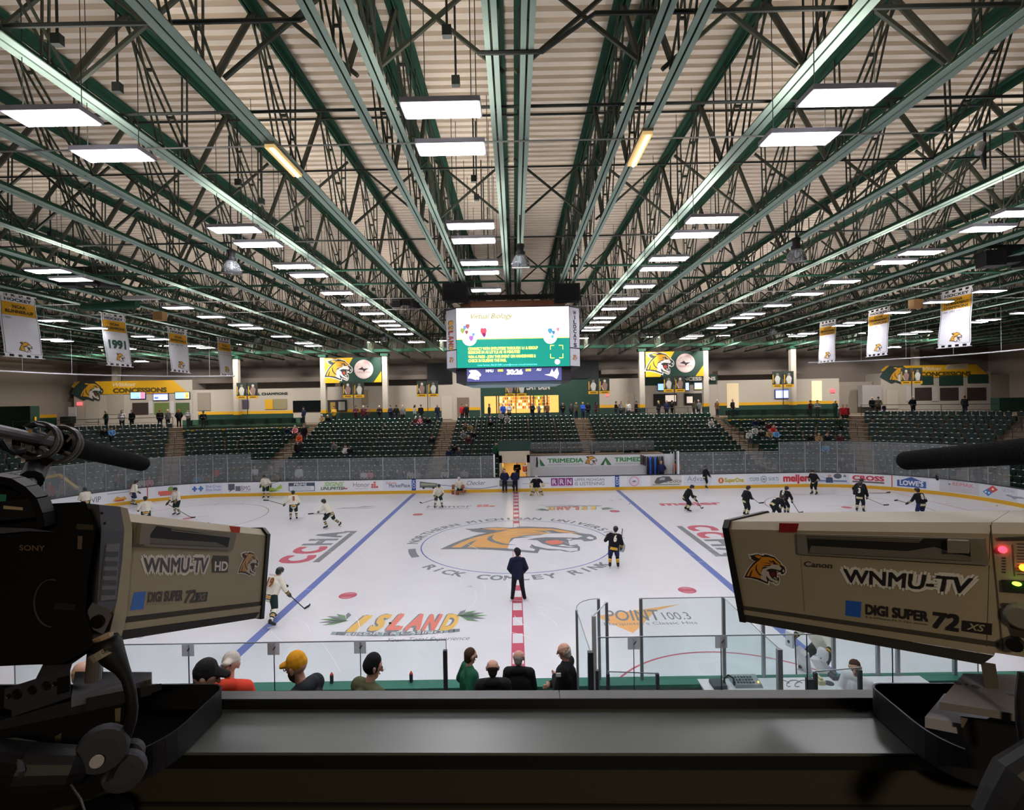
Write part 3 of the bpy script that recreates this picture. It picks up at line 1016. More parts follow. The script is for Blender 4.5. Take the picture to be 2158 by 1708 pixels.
def f_(m, f, W):
    m.poly([(0.2, 0.45), (0.15, 0.6), (0.35, 0.9), (0.8, 1.0), (1.3, 0.98), (1.5, 0.72), (1.45, 0.62), (1.15, 0.6), (0.5, 0.42)], f, C(92, 94, 96), T)
    m.poly([(0.5, 0.72), (0.6, 0.9), (0.95, 0.93), (0.95, 0.72)], f, C(176, 178, 180), T + 0.002)
    m.text('la Dolce', 0.95, 0.5, 0.3, f, C(84, 86, 92), T + 0.003, width=1.25)
    m.rect(0, 0.33, W, 0.4, f, C(128, 156, 132), T)
advert(1375, 1432, f_, C(222, 218, 216))
def f_(m, f, W):
    m.text('Advan', 0.1, 0.6, 0.38, f, C(142, 146, 162), T, width=W * 0.8)
    m.rect(0.1, 0.48, W * 0.85, 0.5, f, C(170, 172, 184), T)
advert(1446, 1496, f_, BG1)
def f_(m, f, W):
    m.disc(0.22, 0.6, 0.22, f, C(212, 122, 50), T, n=18)
    m.text('1', 0.15, 0.5, 0.22, f, C(240, 230, 220), T + 0.002, bold=0.04, width=0.12)
    m.text('SuperOne', 0.5, 0.48, 0.3, f, C(196, 180, 60), T, bold=0.05, width=W - 0.5)
advert(1513, 1567, f_, BG2)
def f_(m, f, W):
    m.text('YOOPER', 0, 0.52, 0.28, f, C(134, 150, 170), T, width=W * 0.35, bold=0.015)
    m.text('SHIRTS', W * 0.66, 0.52, 0.28, f, C(134, 150, 170), T, width=W * 0.34, bold=0.015)
    m.disc(W * 0.5, 0.66, 0.25, f, C(128, 146, 166), T, n=20)
    m.disc(W * 0.5, 0.66, 0.2, f, C(212, 216, 222), T + 0.002, n=20)
    m.poly([(W * 0.5 - 0.14, 0.64), (W * 0.5, 0.72), (W * 0.5 + 0.15, 0.66), (W * 0.5, 0.6)], f, C(104, 130, 154), T + 0.003)
    m.rect(0.3, 0.35, W - 0.3, 0.365, f, C(150, 160, 170), T)
advert(1578, 1640, f_, BG3)
advert(1651, 1704, ad_text([('meijer', 0.46, 0.52, 1.0)], RED, bold=0.05), BG2)
def f_(m, f, W):
    m.rect(0, 0.42, W, 0.54, f, C(112, 134, 182), T)
    x = W * 0.42
    m.poly([(x - 0.25, 0.34), (x + 0.25, 0.34), (x + 0.22, 0.72), (x, 0.78), (x - 0.22, 0.72)], f, C(66, 76, 112), T + 0.002)
    m.disc(x, 0.86, 0.12, f, C(206, 168, 146), T + 0.003, n=12)
    m.disc(W * 0.7, 0.85, 0.27, f, C(92, 96, 100), T, n=18, ry=0.2)
    m.poly([(W * 0.87, 0.8), (W * 0.93, 1.0), (W, 0.8)], f, C(100, 122, 140), T)
    m.poly([(0.1, 0.9), (0.6, 0.62), (1.1, 0.9), (0.6, 0.68)], f, C(130, 160, 190), T)
advert(1722, 1784, f_, C(220, 224, 232))
def f_(m, f, W):
    m.text('CROSS', 0, 0.62, 0.32, f, C(206, 66, 84), T, bold=0.05, width=W)
    m.rect(0, 0.42, W, 0.55, f, C(124, 110, 116), T)
advert(1797, 1864, f_, BG2)
def f_(m, f, W):
    m.poly([(0, 0.34), (W, 0.34), (W, 0.8), (W * 0.86, 0.8), (W * 0.5, 1.06), (W * 0.14, 0.8), (0, 0.8)], f, C(66, 96, 166), T)
    m.text("LOWE'S", W * 0.09, 0.45, 0.33, f, C(232, 236, 244), T + 0.003, bold=0.04, width=W * 0.82)
advert(1890, 1951, f_, BG3)
def f_(m, f, W):
    m.text('RE/MAX', W * 0.3, 0.75, 0.22, f, C(212, 130, 142), T, bold=0.02, width=W * 0.6)
    m.poly([(W * 0.16, 0.85), (W * 0.26, 0.85), (W * 0.21, 0.72)], f, C(112, 120, 176), T)
    for i in range(4):
        m.rect(W * 0.2, 0.62 - i * 0.08, W * 0.85, 0.635 - i * 0.08, f, C(188, 168, 178), T)
advert(1985, 2058, f_, C(202, 202, 208))
def f_(m, f, W):
    q = 0.36
    x = 0.5
    m.poly([(x - 0.45, 0.6), (x - 0.15, 0.35), (x + 0.1, 0.6), (x - 0.18, 0.82)], f, C(72, 128, 196), T)
    m.poly([(x - 0.18, 0.82), (x + 0.1, 0.6), (x + 0.42, 0.84), (x + 0.12, 1.06)], f, C(216, 70, 72), T)
    m.disc(x + 0.12, 0.83, 0.07, f, C(240, 236, 236), T + 0.003, n=10)
    m.disc(x - 0.28, 0.6, 0.06, f, C(236, 240, 246), T + 0.003, n=10)
    m.disc(x - 0.1, 0.57, 0.06, f, C(236, 240, 246), T + 0.003, n=10)
    m.text('FUEL TO WIN', 1.15, 0.78, 0.2, f, C(150, 156, 168), T, width=W - 1.2)
    m.poly([(1.3, 0.58), (1.5, 0.66), (1.8, 0.6), (2.3, 0.64), (2.6, 0.56), (2.0, 0.5), (1.85, 0.4), (1.7, 0.5)], f, C(150, 158, 170), T)
advert(2070, 2140, f_, C(214, 218, 226))
for px in (311, 1880):
    s = board_s(px)
    strip(MB(), s - 0.03, s + 0.03, -0.006, 0, 0.0, 1.15, C(196, 60, 80)).build('goal_line_strip', BOARDS)
# ================================================================== GRANDSTAND
ROWN, RD, RR = 14, 0.87, 0.33
O0, Z0 = 1.5, 0.30
def row_o(i):
    return O0 + RD * i
def row_z(i):
    return Z0 + RR * i
CONCZ = 4.95
def a2s(x=None, deg=None):
    """distance along the boards of a straight-section x, or of an angle into the corner (sign by side)"""
    if x is not None:
        return x
    return (CXX + math.radians(abs(deg)) * BR) * (1 if deg > 0 else -1)
TUN0, TUN1 = -1.25, 1.12          # tunnel in the middle
BEN1 = 12.6                       # far team bench ends here
mb = MB()
for i in range(ROWN):
    o, z = row_o(i), row_z(i)
    lo = 0.0 if i < 5 else z - 0.6
    e = o + RD + 0.02
    for s0, s1 in ((-SMAX, TUN0), (TUN1, SMAX)):
        if i < 5 and s0 == TUN1:
            s0 = BEN1
        strip(mb, s0, s1, o, e, lo, z, CONC, 1.2)
    if i >= 6:
        strip(mb, TUN0, TUN1, o, e, z - 0.6, z, CONC, 1.2)
strip(mb, -SMAX, SMAX, 0.12, O0, -0.1, 0.12, CONC, 1.5)
mb.struct('grandstand_floor')
mb = MB()
strip(mb, -SMAX, SMAX, row_o(ROWN) - 0.05, row_o(ROWN) + 3.5, CONCZ - 0.5, CONCZ, CONC, 1.5)
mb.cube(-52, FARY + row_o(ROWN) + 2, CONCZ - 0.5, 56, 36, CONCZ - 0.005, CONC)
for sx in (-1, 1):
    mb.cube(sx * 42, -32, CONCZ - 0.5, sx * 54, 36, CONCZ - 0.008, CONC)
mb.struct('concourse_floor')

# --- seats
SEATM = mat('seat_green_plastic', (8, 44, 36), 0.42, spec=0.3, var=0.12, scale=2)
SEATP = mat('seat_glint_plate', (236, 240, 240), 0.3, var=0)
def seat_geo(s, o, z):
    """vertices and faces of one folding seat at distance s along the boards; the sitter faces the ice"""
    p, n = bpath(s, o)
    t = V((n.y, -n.x, 0))
    def P(u, v, w):
        return p + t * u + n * v + V((0, 0, z + w))
    g = []
    hw = 0.225
    # back: curved shell, top edge rolled
    vs, fs = [], []
    prof = [(0.44, 0.40), (0.46, 0.52), (0.50, 0.68), (0.53, 0.80), (0.57, 0.825), (0.585, 0.80), (0.54, 0.62), (0.50, 0.42)]
    xs = (-hw, -hw * 0.5, hw * 0.5, hw)
    for u in xs:
        cv = 0.03 * (1 - (u / hw) ** 2)
        dz = -0.03 * (abs(u / hw) ** 3)
        for v, w in prof:
            vs.append(P(u, v + cv, w + (dz if w > 0.6 else 0)))
    k = len(prof)
    for a in range(3):
        for b in range(k):
            b2 = (b + 1) % k
            fs.append((a * k + b, a * k + b2, (a + 1) * k + b2, (a + 1) * k + b))
    fs += [tuple(reversed(range(k))), tuple(3 * k + b for b in range(k))]
    g.append((vs, fs, 0))
    # tipped-up pan
    vs = [P(u, v, w) for v, w in ((0.36, 0.40), (0.40, 0.42), (0.44, 0.72), (0.40, 0.74)) for u in (-0.2, 0.2)]
    g.append((vs, [(0, 1, 3, 2), (2, 3, 5, 4), (4, 5, 7, 6), (6, 7, 1, 0), (0, 2, 4, 6), (1, 7, 5, 3)], 0))
    # standard
    vs = [P(u, v, w) for u in (-0.25, -0.225) for v, w in ((0.36, 0.42), (0.5, 0.42), (0.6, 0.0), (0.5, 0.0))]
    g.append((vs, [(0, 1, 2, 3), (7, 6, 5, 4), (0, 4, 5, 1), (1, 5, 6, 2), (2, 6, 7, 3), (3, 7, 4, 0)], 0))
    # bright plate added for the glint on the top edge
    vs = [P(u, v, w) for u in (-0.07, 0.07) for v, w in ((0.553, 0.795), (0.59, 0.835), (0.605, 0.825), (0.568, 0.785))]
    g.append((vs, [(0, 1, 2, 3), (7, 6, 5, 4), (0, 4, 5, 1), (1, 5, 6, 2), (2, 6, 7, 3), (3, 7, 4, 0)], 1))
    return g
AIS = 0.62
# aisle centres: straight ones by x, corner ones by angle
STRAIGHT_AISLES = [-20.6, -6.75, 6.75, 20.6]
CORNER_AISLES = [-62, -30, 30, 62]
SECTIONS = [('far left corner section', -88, -62, 'deg'), ('left corner section', -62, -30, 'deg'), ('section with the drinks deck left', (-30), -20.6, 'mix'),
            ('section left of the middle', -20.6, -6.75, 'x'), ('middle section', -6.75, 6.75, 'x'), ('section right of the middle', 6.75, 20.6, 'x'),
            ('section with the drinks deck right', 20.6, 30, 'mix'), ('right corner section', 30, 62, 'deg'), ('far right corner section', 62, 88, 'deg')]
def s_at(o, x=None, deg=None):
    """param s such that the point at offset o lies on the given aisle (corner aisles are radial)"""
    return a2s(x, deg)
seats = []
random.seed(3)
for name, a, b, kind in SECTIONS:
    for i in range(ROWN):
        if 'drinks' in name and i >= ROWN - 2:
            continue
        o, z = row_o(i), row_z(i)
        if kind == 'x':
            s0, s1 = a, b
        elif kind == 'deg':
            s0, s1 = a2s(deg=a), a2s(deg=b)
        elif a == -30:
            s0, s1 = a2s(deg=-30), b
        else:
            s0, s1 = a, a2s(deg=30)
        # true length along the row at this offset
        def s_len(sa, sb):
            L, st = 0.0, 0.1
            q = bpath(sa, o + 0.5)[0]
            out = [(0.0, sa)]
            x = sa
            while x < sb - 1e-6:
                x = min(sb, x + st)
                q2 = bpath(x, o + 0.5)[0]
                L += (q2 - q).length
                q = q2
                out.append((L, x))
            return out
        tab = s_len(s0, s1)
        Ltot = tab[-1][0] - 2 * AIS
        n = int(Ltot / 0.52)
        if n < 1:
            continue
        for k in range(n):
            L = AIS + (Ltot - n * 0.52) / 2 + 0.52 * (k + 0.5)
            s = next(x for l, x in tab if l >= L)
            if TUN0 - 0.3 < s < TUN1 + 0.3 and i < 7:
                continue
            if i < 5 and TUN1 <= s < BEN1 + 0.3:
                continue
            p = bpath(s, o + 0.4)[0]
            if p.y < 1.0:
                continue
            px, py, d = project(p + V((0, 0, z + 0.6)))
            vis = -20 < px < 2180
            hidden = (px < 300 and py > 1000) or (px > 1850 and py > 925)
            seats.append((d + (0 if vis else 100) + (60 if hidden else 0), name, i, k, n, s, o, z))
seats.sort(key=lambda t: t[0])
for d, name, i, k, n, s, o, z in seats[:300]:
    p, nn = bpath(s, o + 0.4)
    m = MB()
    for vs, fs, mi in seat_geo(s, o, z):
        m.add(vs, fs, SEATP if mi else SEATM)
    ob = m.build('arena_seat', origin=(p.x, p.y, z))
    if k < n / 2:
        lab = 'green folding seat, %s row, %s from left end, %s' % (ordn(i), ordn(k), name)
    else:
        lab = 'green folding seat, %s row, %s from right end, %s' % (ordn(i), ordn(n - 1 - k), name)
    tag(ob, lab, 'seat', 'green folding seats in the lower rows')
m = MB()
for d, name, i, k, n, s, o, z in seats[300:]:
    for vs, fs, mi in seat_geo(s, o, z):
        m.add(vs, fs, SEATP if mi else SEATM)
ob = m.build('arena_seats')
tag(ob, 'rows of green folding seats filling the upper part of the far grandstand', 'seats', kind='stuff')

# --- aisle handrails
RAILM = C(52, 52, 50, rough=0.5)
def aisle_rail(s, lab, i0=1, i1=13):
    m = MB()
    pts = []
    for i in range(i0, i1, 2):
        p, n = bpath(s, row_o(i) + 0.4)
        z = row_z(i)
        m.tube((p.x, p.y, z), (p.x, p.y, z + 0.92), 0.022, RAILM, n=5)
        pts.append((p.x, p.y, z + 0.92))
    for a, b in zip(pts[::2], pts[1::2]):
        m.tube(a, b, 0.025, RAILM, n=5)
        m.tube(V(a) - V((0, 0, 0.4)), V(b) - V((0, 0, 0.4)), 0.018, RAILM, n=5)
    tag(m.build('handrail', origin=tuple(V(pts[0]) - V((0, 0, 0.92)))), lab, 'handrail', 'handrails in the stand aisles')
for s, lab in ((-6.75, 'dark handrail in the aisle left of the middle seating section'), (6.75, 'dark handrail in the aisle right of the middle section'),
               (-20.6, 'dark handrail in the aisle right of the left drinks deck'), (20.6, 'dark handrail in the aisle left of the right drinks deck'),
               (a2s(deg=-30), 'dark handrail in the aisle left of the left drinks deck'), (a2s(deg=30), 'dark handrail in the aisle right of the right drinks deck'),
               (a2s(deg=62), 'dark handrail in the aisle behind the right microphone'), (a2s(deg=-62), 'dark handrail in the aisle behind the left microphone')):
    aisle_rail(s, lab, 5 if abs(s) < 7 and s > 0 else 1)
# steps in the aisles (half risers)
m = MB()
for s in (-6.75, 6.75, -20.6, 20.6, a2s(deg=-30), a2s(deg=30), a2s(deg=62), a2s(deg=-62)):
    for i in range(ROWN):
        if i < 5 and 0 < s < BEN1:
            continue
        o, z = row_o(i), row_z(i)
        h = 0.5 if abs(s) < CXX else 0.5 * BR / (BR + o)
        strip(m, s - h, s + h, o - 0.34, o, z - 0.33, z - 0.165, C(150, 134, 116), 0.3)
m.struct('aisle_steps')
# --- back rail along the concourse, drinks decks with yellow rail
def crail(s0, s1, lab, off, z, col=RAILM, h=1.05, post=2.0, glass=None):
    m = MB()
    n = max(1, int((s1 - s0) / post))
    top = []
    for i in range(n + 1):
        s = s0 + (s1 - s0) * i / n
        p = bpath(s, off)[0]
        m.tube((p.x, p.y, z), (p.x, p.y, z + h), 0.025, col, n=5)
        top.append((p.x, p.y, z + h))
    m.path(top, 0.03, col, 6)
    m.path([V(t) - V((0, 0, h * 0.45)) for t in top], 0.015, col, 5)
    o = m.build('guard_rail', origin=tuple(V(top[0]) - V((0, 0, h))))
    return tag(o, lab, 'rail', 'guard rails behind the top seat row')
OB = row_o(ROWN) + 0.2
crail(a2s(deg=-60), a2s(deg=-31), 'black guard rail in front of the left concession stand', OB, CONCZ)
crail(7.4, 20.0, 'black guard rail behind the section right of the middle', OB, CONCZ)
crail(a2s(deg=31.5), a2s(deg=62), 'black guard rail in front of the right concession stand', OB, CONCZ)
TINT = glass_mat('tinted_rail_glass', (150, 190, 178), 0.05)
for s0, s1, side in ((a2s(deg=-28.6), -21.2, 'left'), (21.2, a2s(deg=28.6), 'right')):
    o = row_o(ROWN - 2)
    z = row_z(ROWN - 2)
    m = MB()
    strip(m, s0, s1, o, o + 2.6, z - 0.5, z + 0.45, C(28, 66, 54), 1.0)
    dk = m.build('drinks_deck', origin=tuple(bpath(s0, o)[0] + V((0, 0, z))))
    tag(dk, 'green raised drinks deck with a yellow edge above the %s seating section' % side, 'deck')
    strip(MB(), s0, s1, o - 0.06, o + 0.02, z + 0.36, z + 0.5, mat('rail_yellow', (230, 184, 44), 0.5), 1.0).build('edge_trim', dk)
    gm = MB()
    strip(gm, s0, s1, o + 0.1, o + 0.12, z + 0.5, z + 1.45, TINT, 1.0)
    gm.build('glass_screen', dk)
    for k in range(9):
        s = s0 + (s1 - s0) * (k + 0.5) / 9
        p, n = bpath(s, o + 0.9)
        t = V((n.y, -n.x, 0))
        m = MB()
        zz = z + 0.45
        m.box((p.x, p.y, zz + 0.45), (0.42, 0.4, 0.05), C(30, 36, 34))
        m.box((p.x, p.y - 0.2, zz + 0.7), (0.42, 0.05, 0.42), C(30, 36, 34))
        for dx in (-0.18, 0.18):
            for dy in (-0.17, 0.17):
                m.tube((p.x + dx, p.y + dy, zz), (p.x + dx, p.y + dy, zz + 0.44), 0.016, RAILM, n=4)
        tag(m.build('deck_chair', origin=(p.x, p.y, zz)), 'dark chair on the %s drinks deck, %s from the left' % (side, ordn(k)), 'chair', 'dark chairs on the drinks decks')

# --- glass round the rink
PANEG = glass_mat('rink_glass', (222, 228, 230), 0.11)
POSTM = mat('stanchion_aluminium', (176, 182, 190), 0.35, metal=0.6)
def pane(s0, s1, h, lab, z0=1.15, post=True):
    m = MB()
    n = 1 if abs(s0) < CXX and abs(s1) < CXX else 3
    strip(m, s0 + 0.03, s1 - 0.03, 0.03, 0.045, z0, z0 + h, PANEG, (s1 - s0) / n)
    p = bpath(s0, 0.04)[0]
    o = m.build('glass_barrier', origin=(p.x, p.y, z0))
    tag(o, lab, 'glass pane', 'panes of the far rink glass')
    m = MB()
    m.box((p.x, p.y, z0 + h / 2 + 0.01), (0.055, 0.055, h + 0.02), POSTM)
    m.build('stanchion', o)
    e = MB()
    strip(e, s0 + 0.03, s1 - 0.03, 0.028, 0.047, z0 + h - 0.012, z0 + h + 0.012, POSTM, (s1 - s0) / n)
    e.build('top_trim', o)
lowpx = [1042, 1014, 945, 875, 807, 737, 670, 601, 531]
ss = [board_s(x) for x in lowpx]
for k in range(len(ss) - 1):
    pane(ss[k + 1], ss[k], 1.62, 'clear low glass pane on the far boards, %s left of the tunnel doors' % ordn(k))
lowr = [1427, 1503, 1571, 1642]
ss = [board_s(x) for x in lowr]
for k in range(3):
    pane(ss[k], ss[k + 1], 1.62, 'clear low glass pane on the far boards, %s right of the bench' % ordn(k))
for lst, side in (([1644, 1697, 1730, 1765, 1802, 1841, 1881, 1919, 1958, 1998, 2040, 2083, 2128], 'right'), ([531, 480, 449, 415, 380, 344, 303, 266, 224, 182, 137, 95, 53, 8], 'left')):
    ss = [board_s(x) for x in lst]
    for k in range(len(ss) - 1):
        a, b = sorted((ss[k], ss[k + 1]))
        pane(a, b, 2.3 if side == 'right' else 2.05, 'tall clear glass pane on the %s corner boards, %s from the low glass' % (side, ordn(k)))

# --- tunnel and far bench
CREAM = mat('tunnel_cream', (206, 192, 170), 0.7)
m = MB()
yb = FARY + 0.6
m.cube(TUN0, yb, 0, TUN0 + 0.22, yb + 6, 2.75, CREAM)
m.cube(TUN1 - 0.22, yb, 0, TUN1, yb + 6, 2.75, CREAM)
m.cube(TUN0, yb, 2.15, TUN1, yb + 6, 3.05, CREAM)
m.cube(TUN0 + 0.22, yb + 4, 0, TUN1 - 0.22, yb + 4.1, 2.15, C(226, 190, 120))
m.cube(TUN0 + 0.22, yb + 0.1, 0.9, TUN0 + 0.26, yb + 4, 1.6, WGREEN)
m.cube(TUN0 + 0.22, yb + 0.1, 1.6, TUN0 + 0.26, yb + 4, 1.8, WYEL)
m.cube(TUN1 - 0.26, yb + 0.1, 0.9, TUN1 - 0.22, yb + 4, 1.6, WGREEN)
m.struct('tunnel_portal')
area_lamp('tunnel_lamp', ((TUN0 + TUN1) / 2, yb + 1.9, 2.1), (0, 0, 0), 0.9, 60, (1.0, 0.74, 0.42))
o = MB().cube(TUN0 - 0.1, yb + 0.25, 3.05, TUN1 + 0.1, yb + 0.33, 3.85, C(32, 62, 54)).build('guard_screen')
tag(o, 'dark green guard panel on top of the tunnel doorway', 'panel')
m = MB()
m.cube(TUN1, FARY + 1.45, 0, BEN1, FARY + 1.6, 2.55, mat('bench_wall_white', (206, 206, 208), 0.6))
bw = m.struct('bench_wall')
bf = frame((TUN1, FARY + 1.44, 0), (1, 0, 0), (0, 0, 1))
m = MB()
m.rect(0.1, 1.68, BEN1 - TUN1 - 0.3, 2.5, bf, C(222, 224, 226), 0.01, 0.01)
GTX = C(70, 148, 84)
def tri_logo(x):
    m.poly([(x, 1.76), (x + 0.9, 1.76), (x + 0.45, 2.4)], bf, C(62, 128, 72), 0.014)
    m.poly([(x + 0.25, 1.76), (x + 0.55, 1.76), (x + 0.42, 2.12)], bf, C(222, 224, 226), 0.018)
    m.poly([(x, 1.76), (x + 0.25, 1.76), (x + 0.36, 2.0)], bf, C(38, 78, 66), 0.018)
tri_logo(0.35)
m.text('TRIMEDIA', 1.42, 2.02, 0.32, bf, GTX, 0.016, bold=0.04, width=2.85)
m.text('ENVIRONMENTAL & ENGINEERING', 1.45, 1.8, 0.12, bf, C(150, 156, 158), 0.016, width=2.8)
cat(m, bf, 4.35, 1.72, 1.05, (None, C(60, 60, 62), C(226, 160, 62), C(232, 232, 234), C(180, 70, 60)), 0.014)
tri_logo(5.6)
m.text('TRIMEDIA', 6.72, 2.02, 0.32, bf, GTX, 0.016, bold=0.04, width=2.85)
m.text('ENVIRONMENTAL & ENGINEERING', 6.75, 1.8, 0.12, bf, C(150, 156, 158), 0.016, width=2.8)
o = m.build('advert_banner', origin=(TUN1, FARY + 1.44, 1.7))
tag(o, 'white banner with green lettering behind the far team bench', 'banner')
m = MB()
m.cube(TUN1 + 0.3, FARY + 0.9, 0.35, BEN1 - 1.6, FARY + 1.25, 0.8, C(190, 192, 196))
tag(m.build('team_bench', origin=(6, FARY + 1.1, 0.3)), 'long pale players bench under the green lettered banner', 'bench')
LOWG = glass_mat('bench_top_glass', (226, 230, 232), 0.10)
for k in range(4):
    x0 = TUN1 + 0.1 + k * 2.7
    e = MB().cube(x0, FARY + 5.0, 2.55, x0 + 2.64, FARY + 5.02, 3.4, LOWG).build('glass_barrier', origin=(x0, FARY + 5, 2.55))
    tag(e, 'low glass pane above the far bench banner, %s from the tunnel' % ordn(k), 'glass pane', 'panes above the far bench')
    MB().cube(x0 - 0.03, FARY + 4.98, 2.2, x0 + 0.02, FARY + 5.04, 3.42, POSTM).build('stanchion', e)
m = MB()
m.cube(TUN1, FARY + 4.6, 2.0, BEN1, FARY + 5.8, 2.3, CONC)
m.struct('bench_roof_slab')
# rack of hanging jackets and sticks at the right end of the bench
e = empty('equipment_rack', (11.0, FARY + 1.2, 0.3), 'rack of hanging blue and black jackets and sticks beside the far bench', 'rack')
m = MB()
m.tube((10.3, FARY + 1.2, 2.45), (11.7, FARY + 1.2, 2.45), 0.03, POSTM)
for x in (10.3, 11.7):
    m.tube((x, FARY + 1.2, 0.3), (x, FARY + 1.2, 2.45), 0.03, POSTM)
m.build('rail', e)
for k in range(7):
    x = 10.42 + k * 0.19
    m = MB()
    c = [(24, 26, 34), (44, 92, 190), (30, 32, 40), (48, 98, 196), (22, 24, 30), (90, 92, 100), (26, 28, 34)][k]
    m.lathe([(0.03, 0), (0.08, -0.06), (0.11, -0.5), (0.09, -1.3 - 0.1 * (k % 3)), (0.05, -1.7)], C(c), (x, FARY + 1.2, 2.4), n=8)
    m.build('jacket', e, True)
m = MB()
for k in range(3):
    m.cube(12.0 + k * 0.28, FARY + 0.4 + k * 0.2, 0.3, 12.05 + k * 0.28, FARY + 0.5 + k * 0.2, 2.8, C(210, 212, 214))
tag(m.build('bench_door_frame', origin=(12.2, FARY + 0.5, 0.3)), 'white door posts at the right end of the far bench', 'door frame')
for x, lab in ((12.45, 'white end post of the glass right of the far bench'), (-1.62, 'white end post of the glass left of the tunnel doors')):
    tag(MB().cube(x - 0.06, FARY + 0.02, 1.15, x + 0.06, FARY + 0.1, 2.9, C(226, 228, 230)).build('glass_end_post', origin=(x, FARY, 1.15)), lab, 'post')
# drinks cooler on a white stand in the tunnel mouth
e = empty('drinks_cooler', (0.72, FARY + 0.75, 0.3), 'orange drinks cooler on a white stand beside the tunnel doorway', 'cooler')
MB().lathe([(0.15, 0), (0.16, 0.1), (0.17, 0.38), (0.16, 0.42)], C(224, 92, 50), (0.72, FARY + 0.8, 1.45), n=14).build('barrel', e, True)
MB().lathe([(0.17, 0), (0.17, 0.05), (0.1, 0.08)], C(236, 236, 236), (0.72, FARY + 0.8, 1.87), n=14).build('lid', e)
m = MB()
m.cube(0.5, FARY + 0.62, 1.38, 0.94, FARY + 0.98, 1.44, C(232, 232, 232))
for x in (0.53, 0.9):
    for yy in (0.65, 0.94):
        m.tube((x, FARY + yy, 0.0), (x, FARY + yy, 1.4), 0.02, C(226, 226, 226), n=5)
m.build('stand', e)
for x, lab in ((1.55, 'white scrapers hanging at the left end of the bench banner'), (9.95, 'dark shirts hanging at the right end of the bench banner')):
    m = MB()
    for k in range(3):
        m.box((x + k * 0.16, FARY + 1.38, 2.15 - 0.05 * k), (0.13, 0.06, 0.75), C((60, 56, 58) if k % 2 else (210, 210, 212)) if x < 5 else C((44, 40, 48) if k % 2 else (70, 60, 58)))
    tag(m.build('hanging_gear', origin=(x, FARY + 1.38, 1.8)), lab, 'gear')
# yellow-trimmed green ramp wall at the left corner
a, b, c = atD(88, 1010, 36), atD(122, 1003, 37), atD(162, 1033, 35)
m = MB()
pts = [a, b, c]
for p, q in zip(pts, pts[1:]):
    m.hexa([(p.x, p.y, 0), (q.x, q.y, 0), (q.x, q.y + 0.15, 0), (p.x, p.y + 0.15, 0), (p.x, p.y, p.z), (q.x, q.y, q.z), (q.x, q.y + 0.15, q.z), (p.x, p.y + 0.15, p.z)], C(36, 106, 86))
e = m.build('ramp_wall', origin=(a.x, a.y, 0))
tag(e, 'green ramp wall with a bright yellow top behind the left corner glass', 'wall')
m = MB()
for p, q in zip(pts, pts[1:]):
    m.bar(p + V((0, 0.05, 0.05)), q + V((0, 0.05, 0.05)), 0.22, 0.16, mat('rail_yellow', (230, 184, 44), 0.5))
m.build('top_trim', e)
# ================================================================== CONCOURSE AND BACK WALL
WY = 33.4
def wp(px, py, y=WY):
    return atY(px, py, y)
def wblock(name, px0, px1, pytop, col, y0=WY, y1=36.0, slope=None):
    a, b = wp(px0, pytop, y0), wp(px1, pytop, y0)
    m = MB()
    m.cube(a.x, y0, CONCZ, b.x, y1, (a.z + b.z) / 2, col)
    return m
def wrect(name, lab, cat, px0, py0, px1, py1, col, proud=0.06, group=None, y=WY, kind=None):
    y -= 0.03
    a, b = wp(px0, py1, y), wp(px1, py0, y)
    pad = (b.x - a.x) * 0
    m = MB().cube(a.x, y - proud, a.z, b.x, y, b.z, col)
    o = m.build(name, origin=((a.x + b.x) / 2, y, a.z))
    return tag(o, lab, cat, group, kind)
ms = [wblock('w', 155, 405, 803, WALLW), wblock('w', 405, 690, 820, WALLW), wblock('w', 690, 905, 814, WALLW), wblock('w', 905, 1012, 768, WALLW),
      wblock('w', 1012, 1262, 792, WGREEN), wblock('w', 1262, 1354, 798, WALLW), wblock('w', 1354, 1512, 812, WALLW), wblock('w', 1512, 1768, 800, WALLW),
      wblock('w', 1768, 1856, 805, WALLC, 34.6), wblock('w', 1856, 2088, 785, WALLW), wblock('w', 2088, 2140, 790, WALLC), wblock('w', 80, 155, 840, WALLC, 34.5)]
for m in ms:
    m.struct('concourse_wall')
# yellow band over a green dado
m = MB()
for a, b in ((418, 618), (690, 930), (1262, 1360), (1512, 1765), (965, 1012)):
    p, q = wp(a, 862), wp(b, 862)
    m.cube(p.x, WY - 0.03, CONCZ, q.x, WY, 6.05, WGREEN)
    m.cube(p.x, WY - 0.035, 6.05, q.x, WY, 6.38, WYEL)
m.cube(-51.98, 5, CONCZ, -51.93, 33, 6.05, WGREEN)
m.cube(-51.98, 5, 6.05, -51.92, 33, 6.4, WYEL)
m.cube(55.93, 5, CONCZ, 55.98, 33, 6.05, WGREEN)
m.cube(55.92, 5, 6.05, 55.98, 33, 6.4, WYEL)
m.struct('trim_1')
# upper ledge with dark gap
m = MB()
for a, b, t in ((405, 690, 808), (700, 905, 802), (1270, 1354, 788), (1520, 1700, 790)):
    p, q = wp(a, t), wp(b, t)
    m.cube(p.x, WY + 1.0, p.z, q.x, 36, p.z + 0.5, WALLD)
m.struct('trim_2')
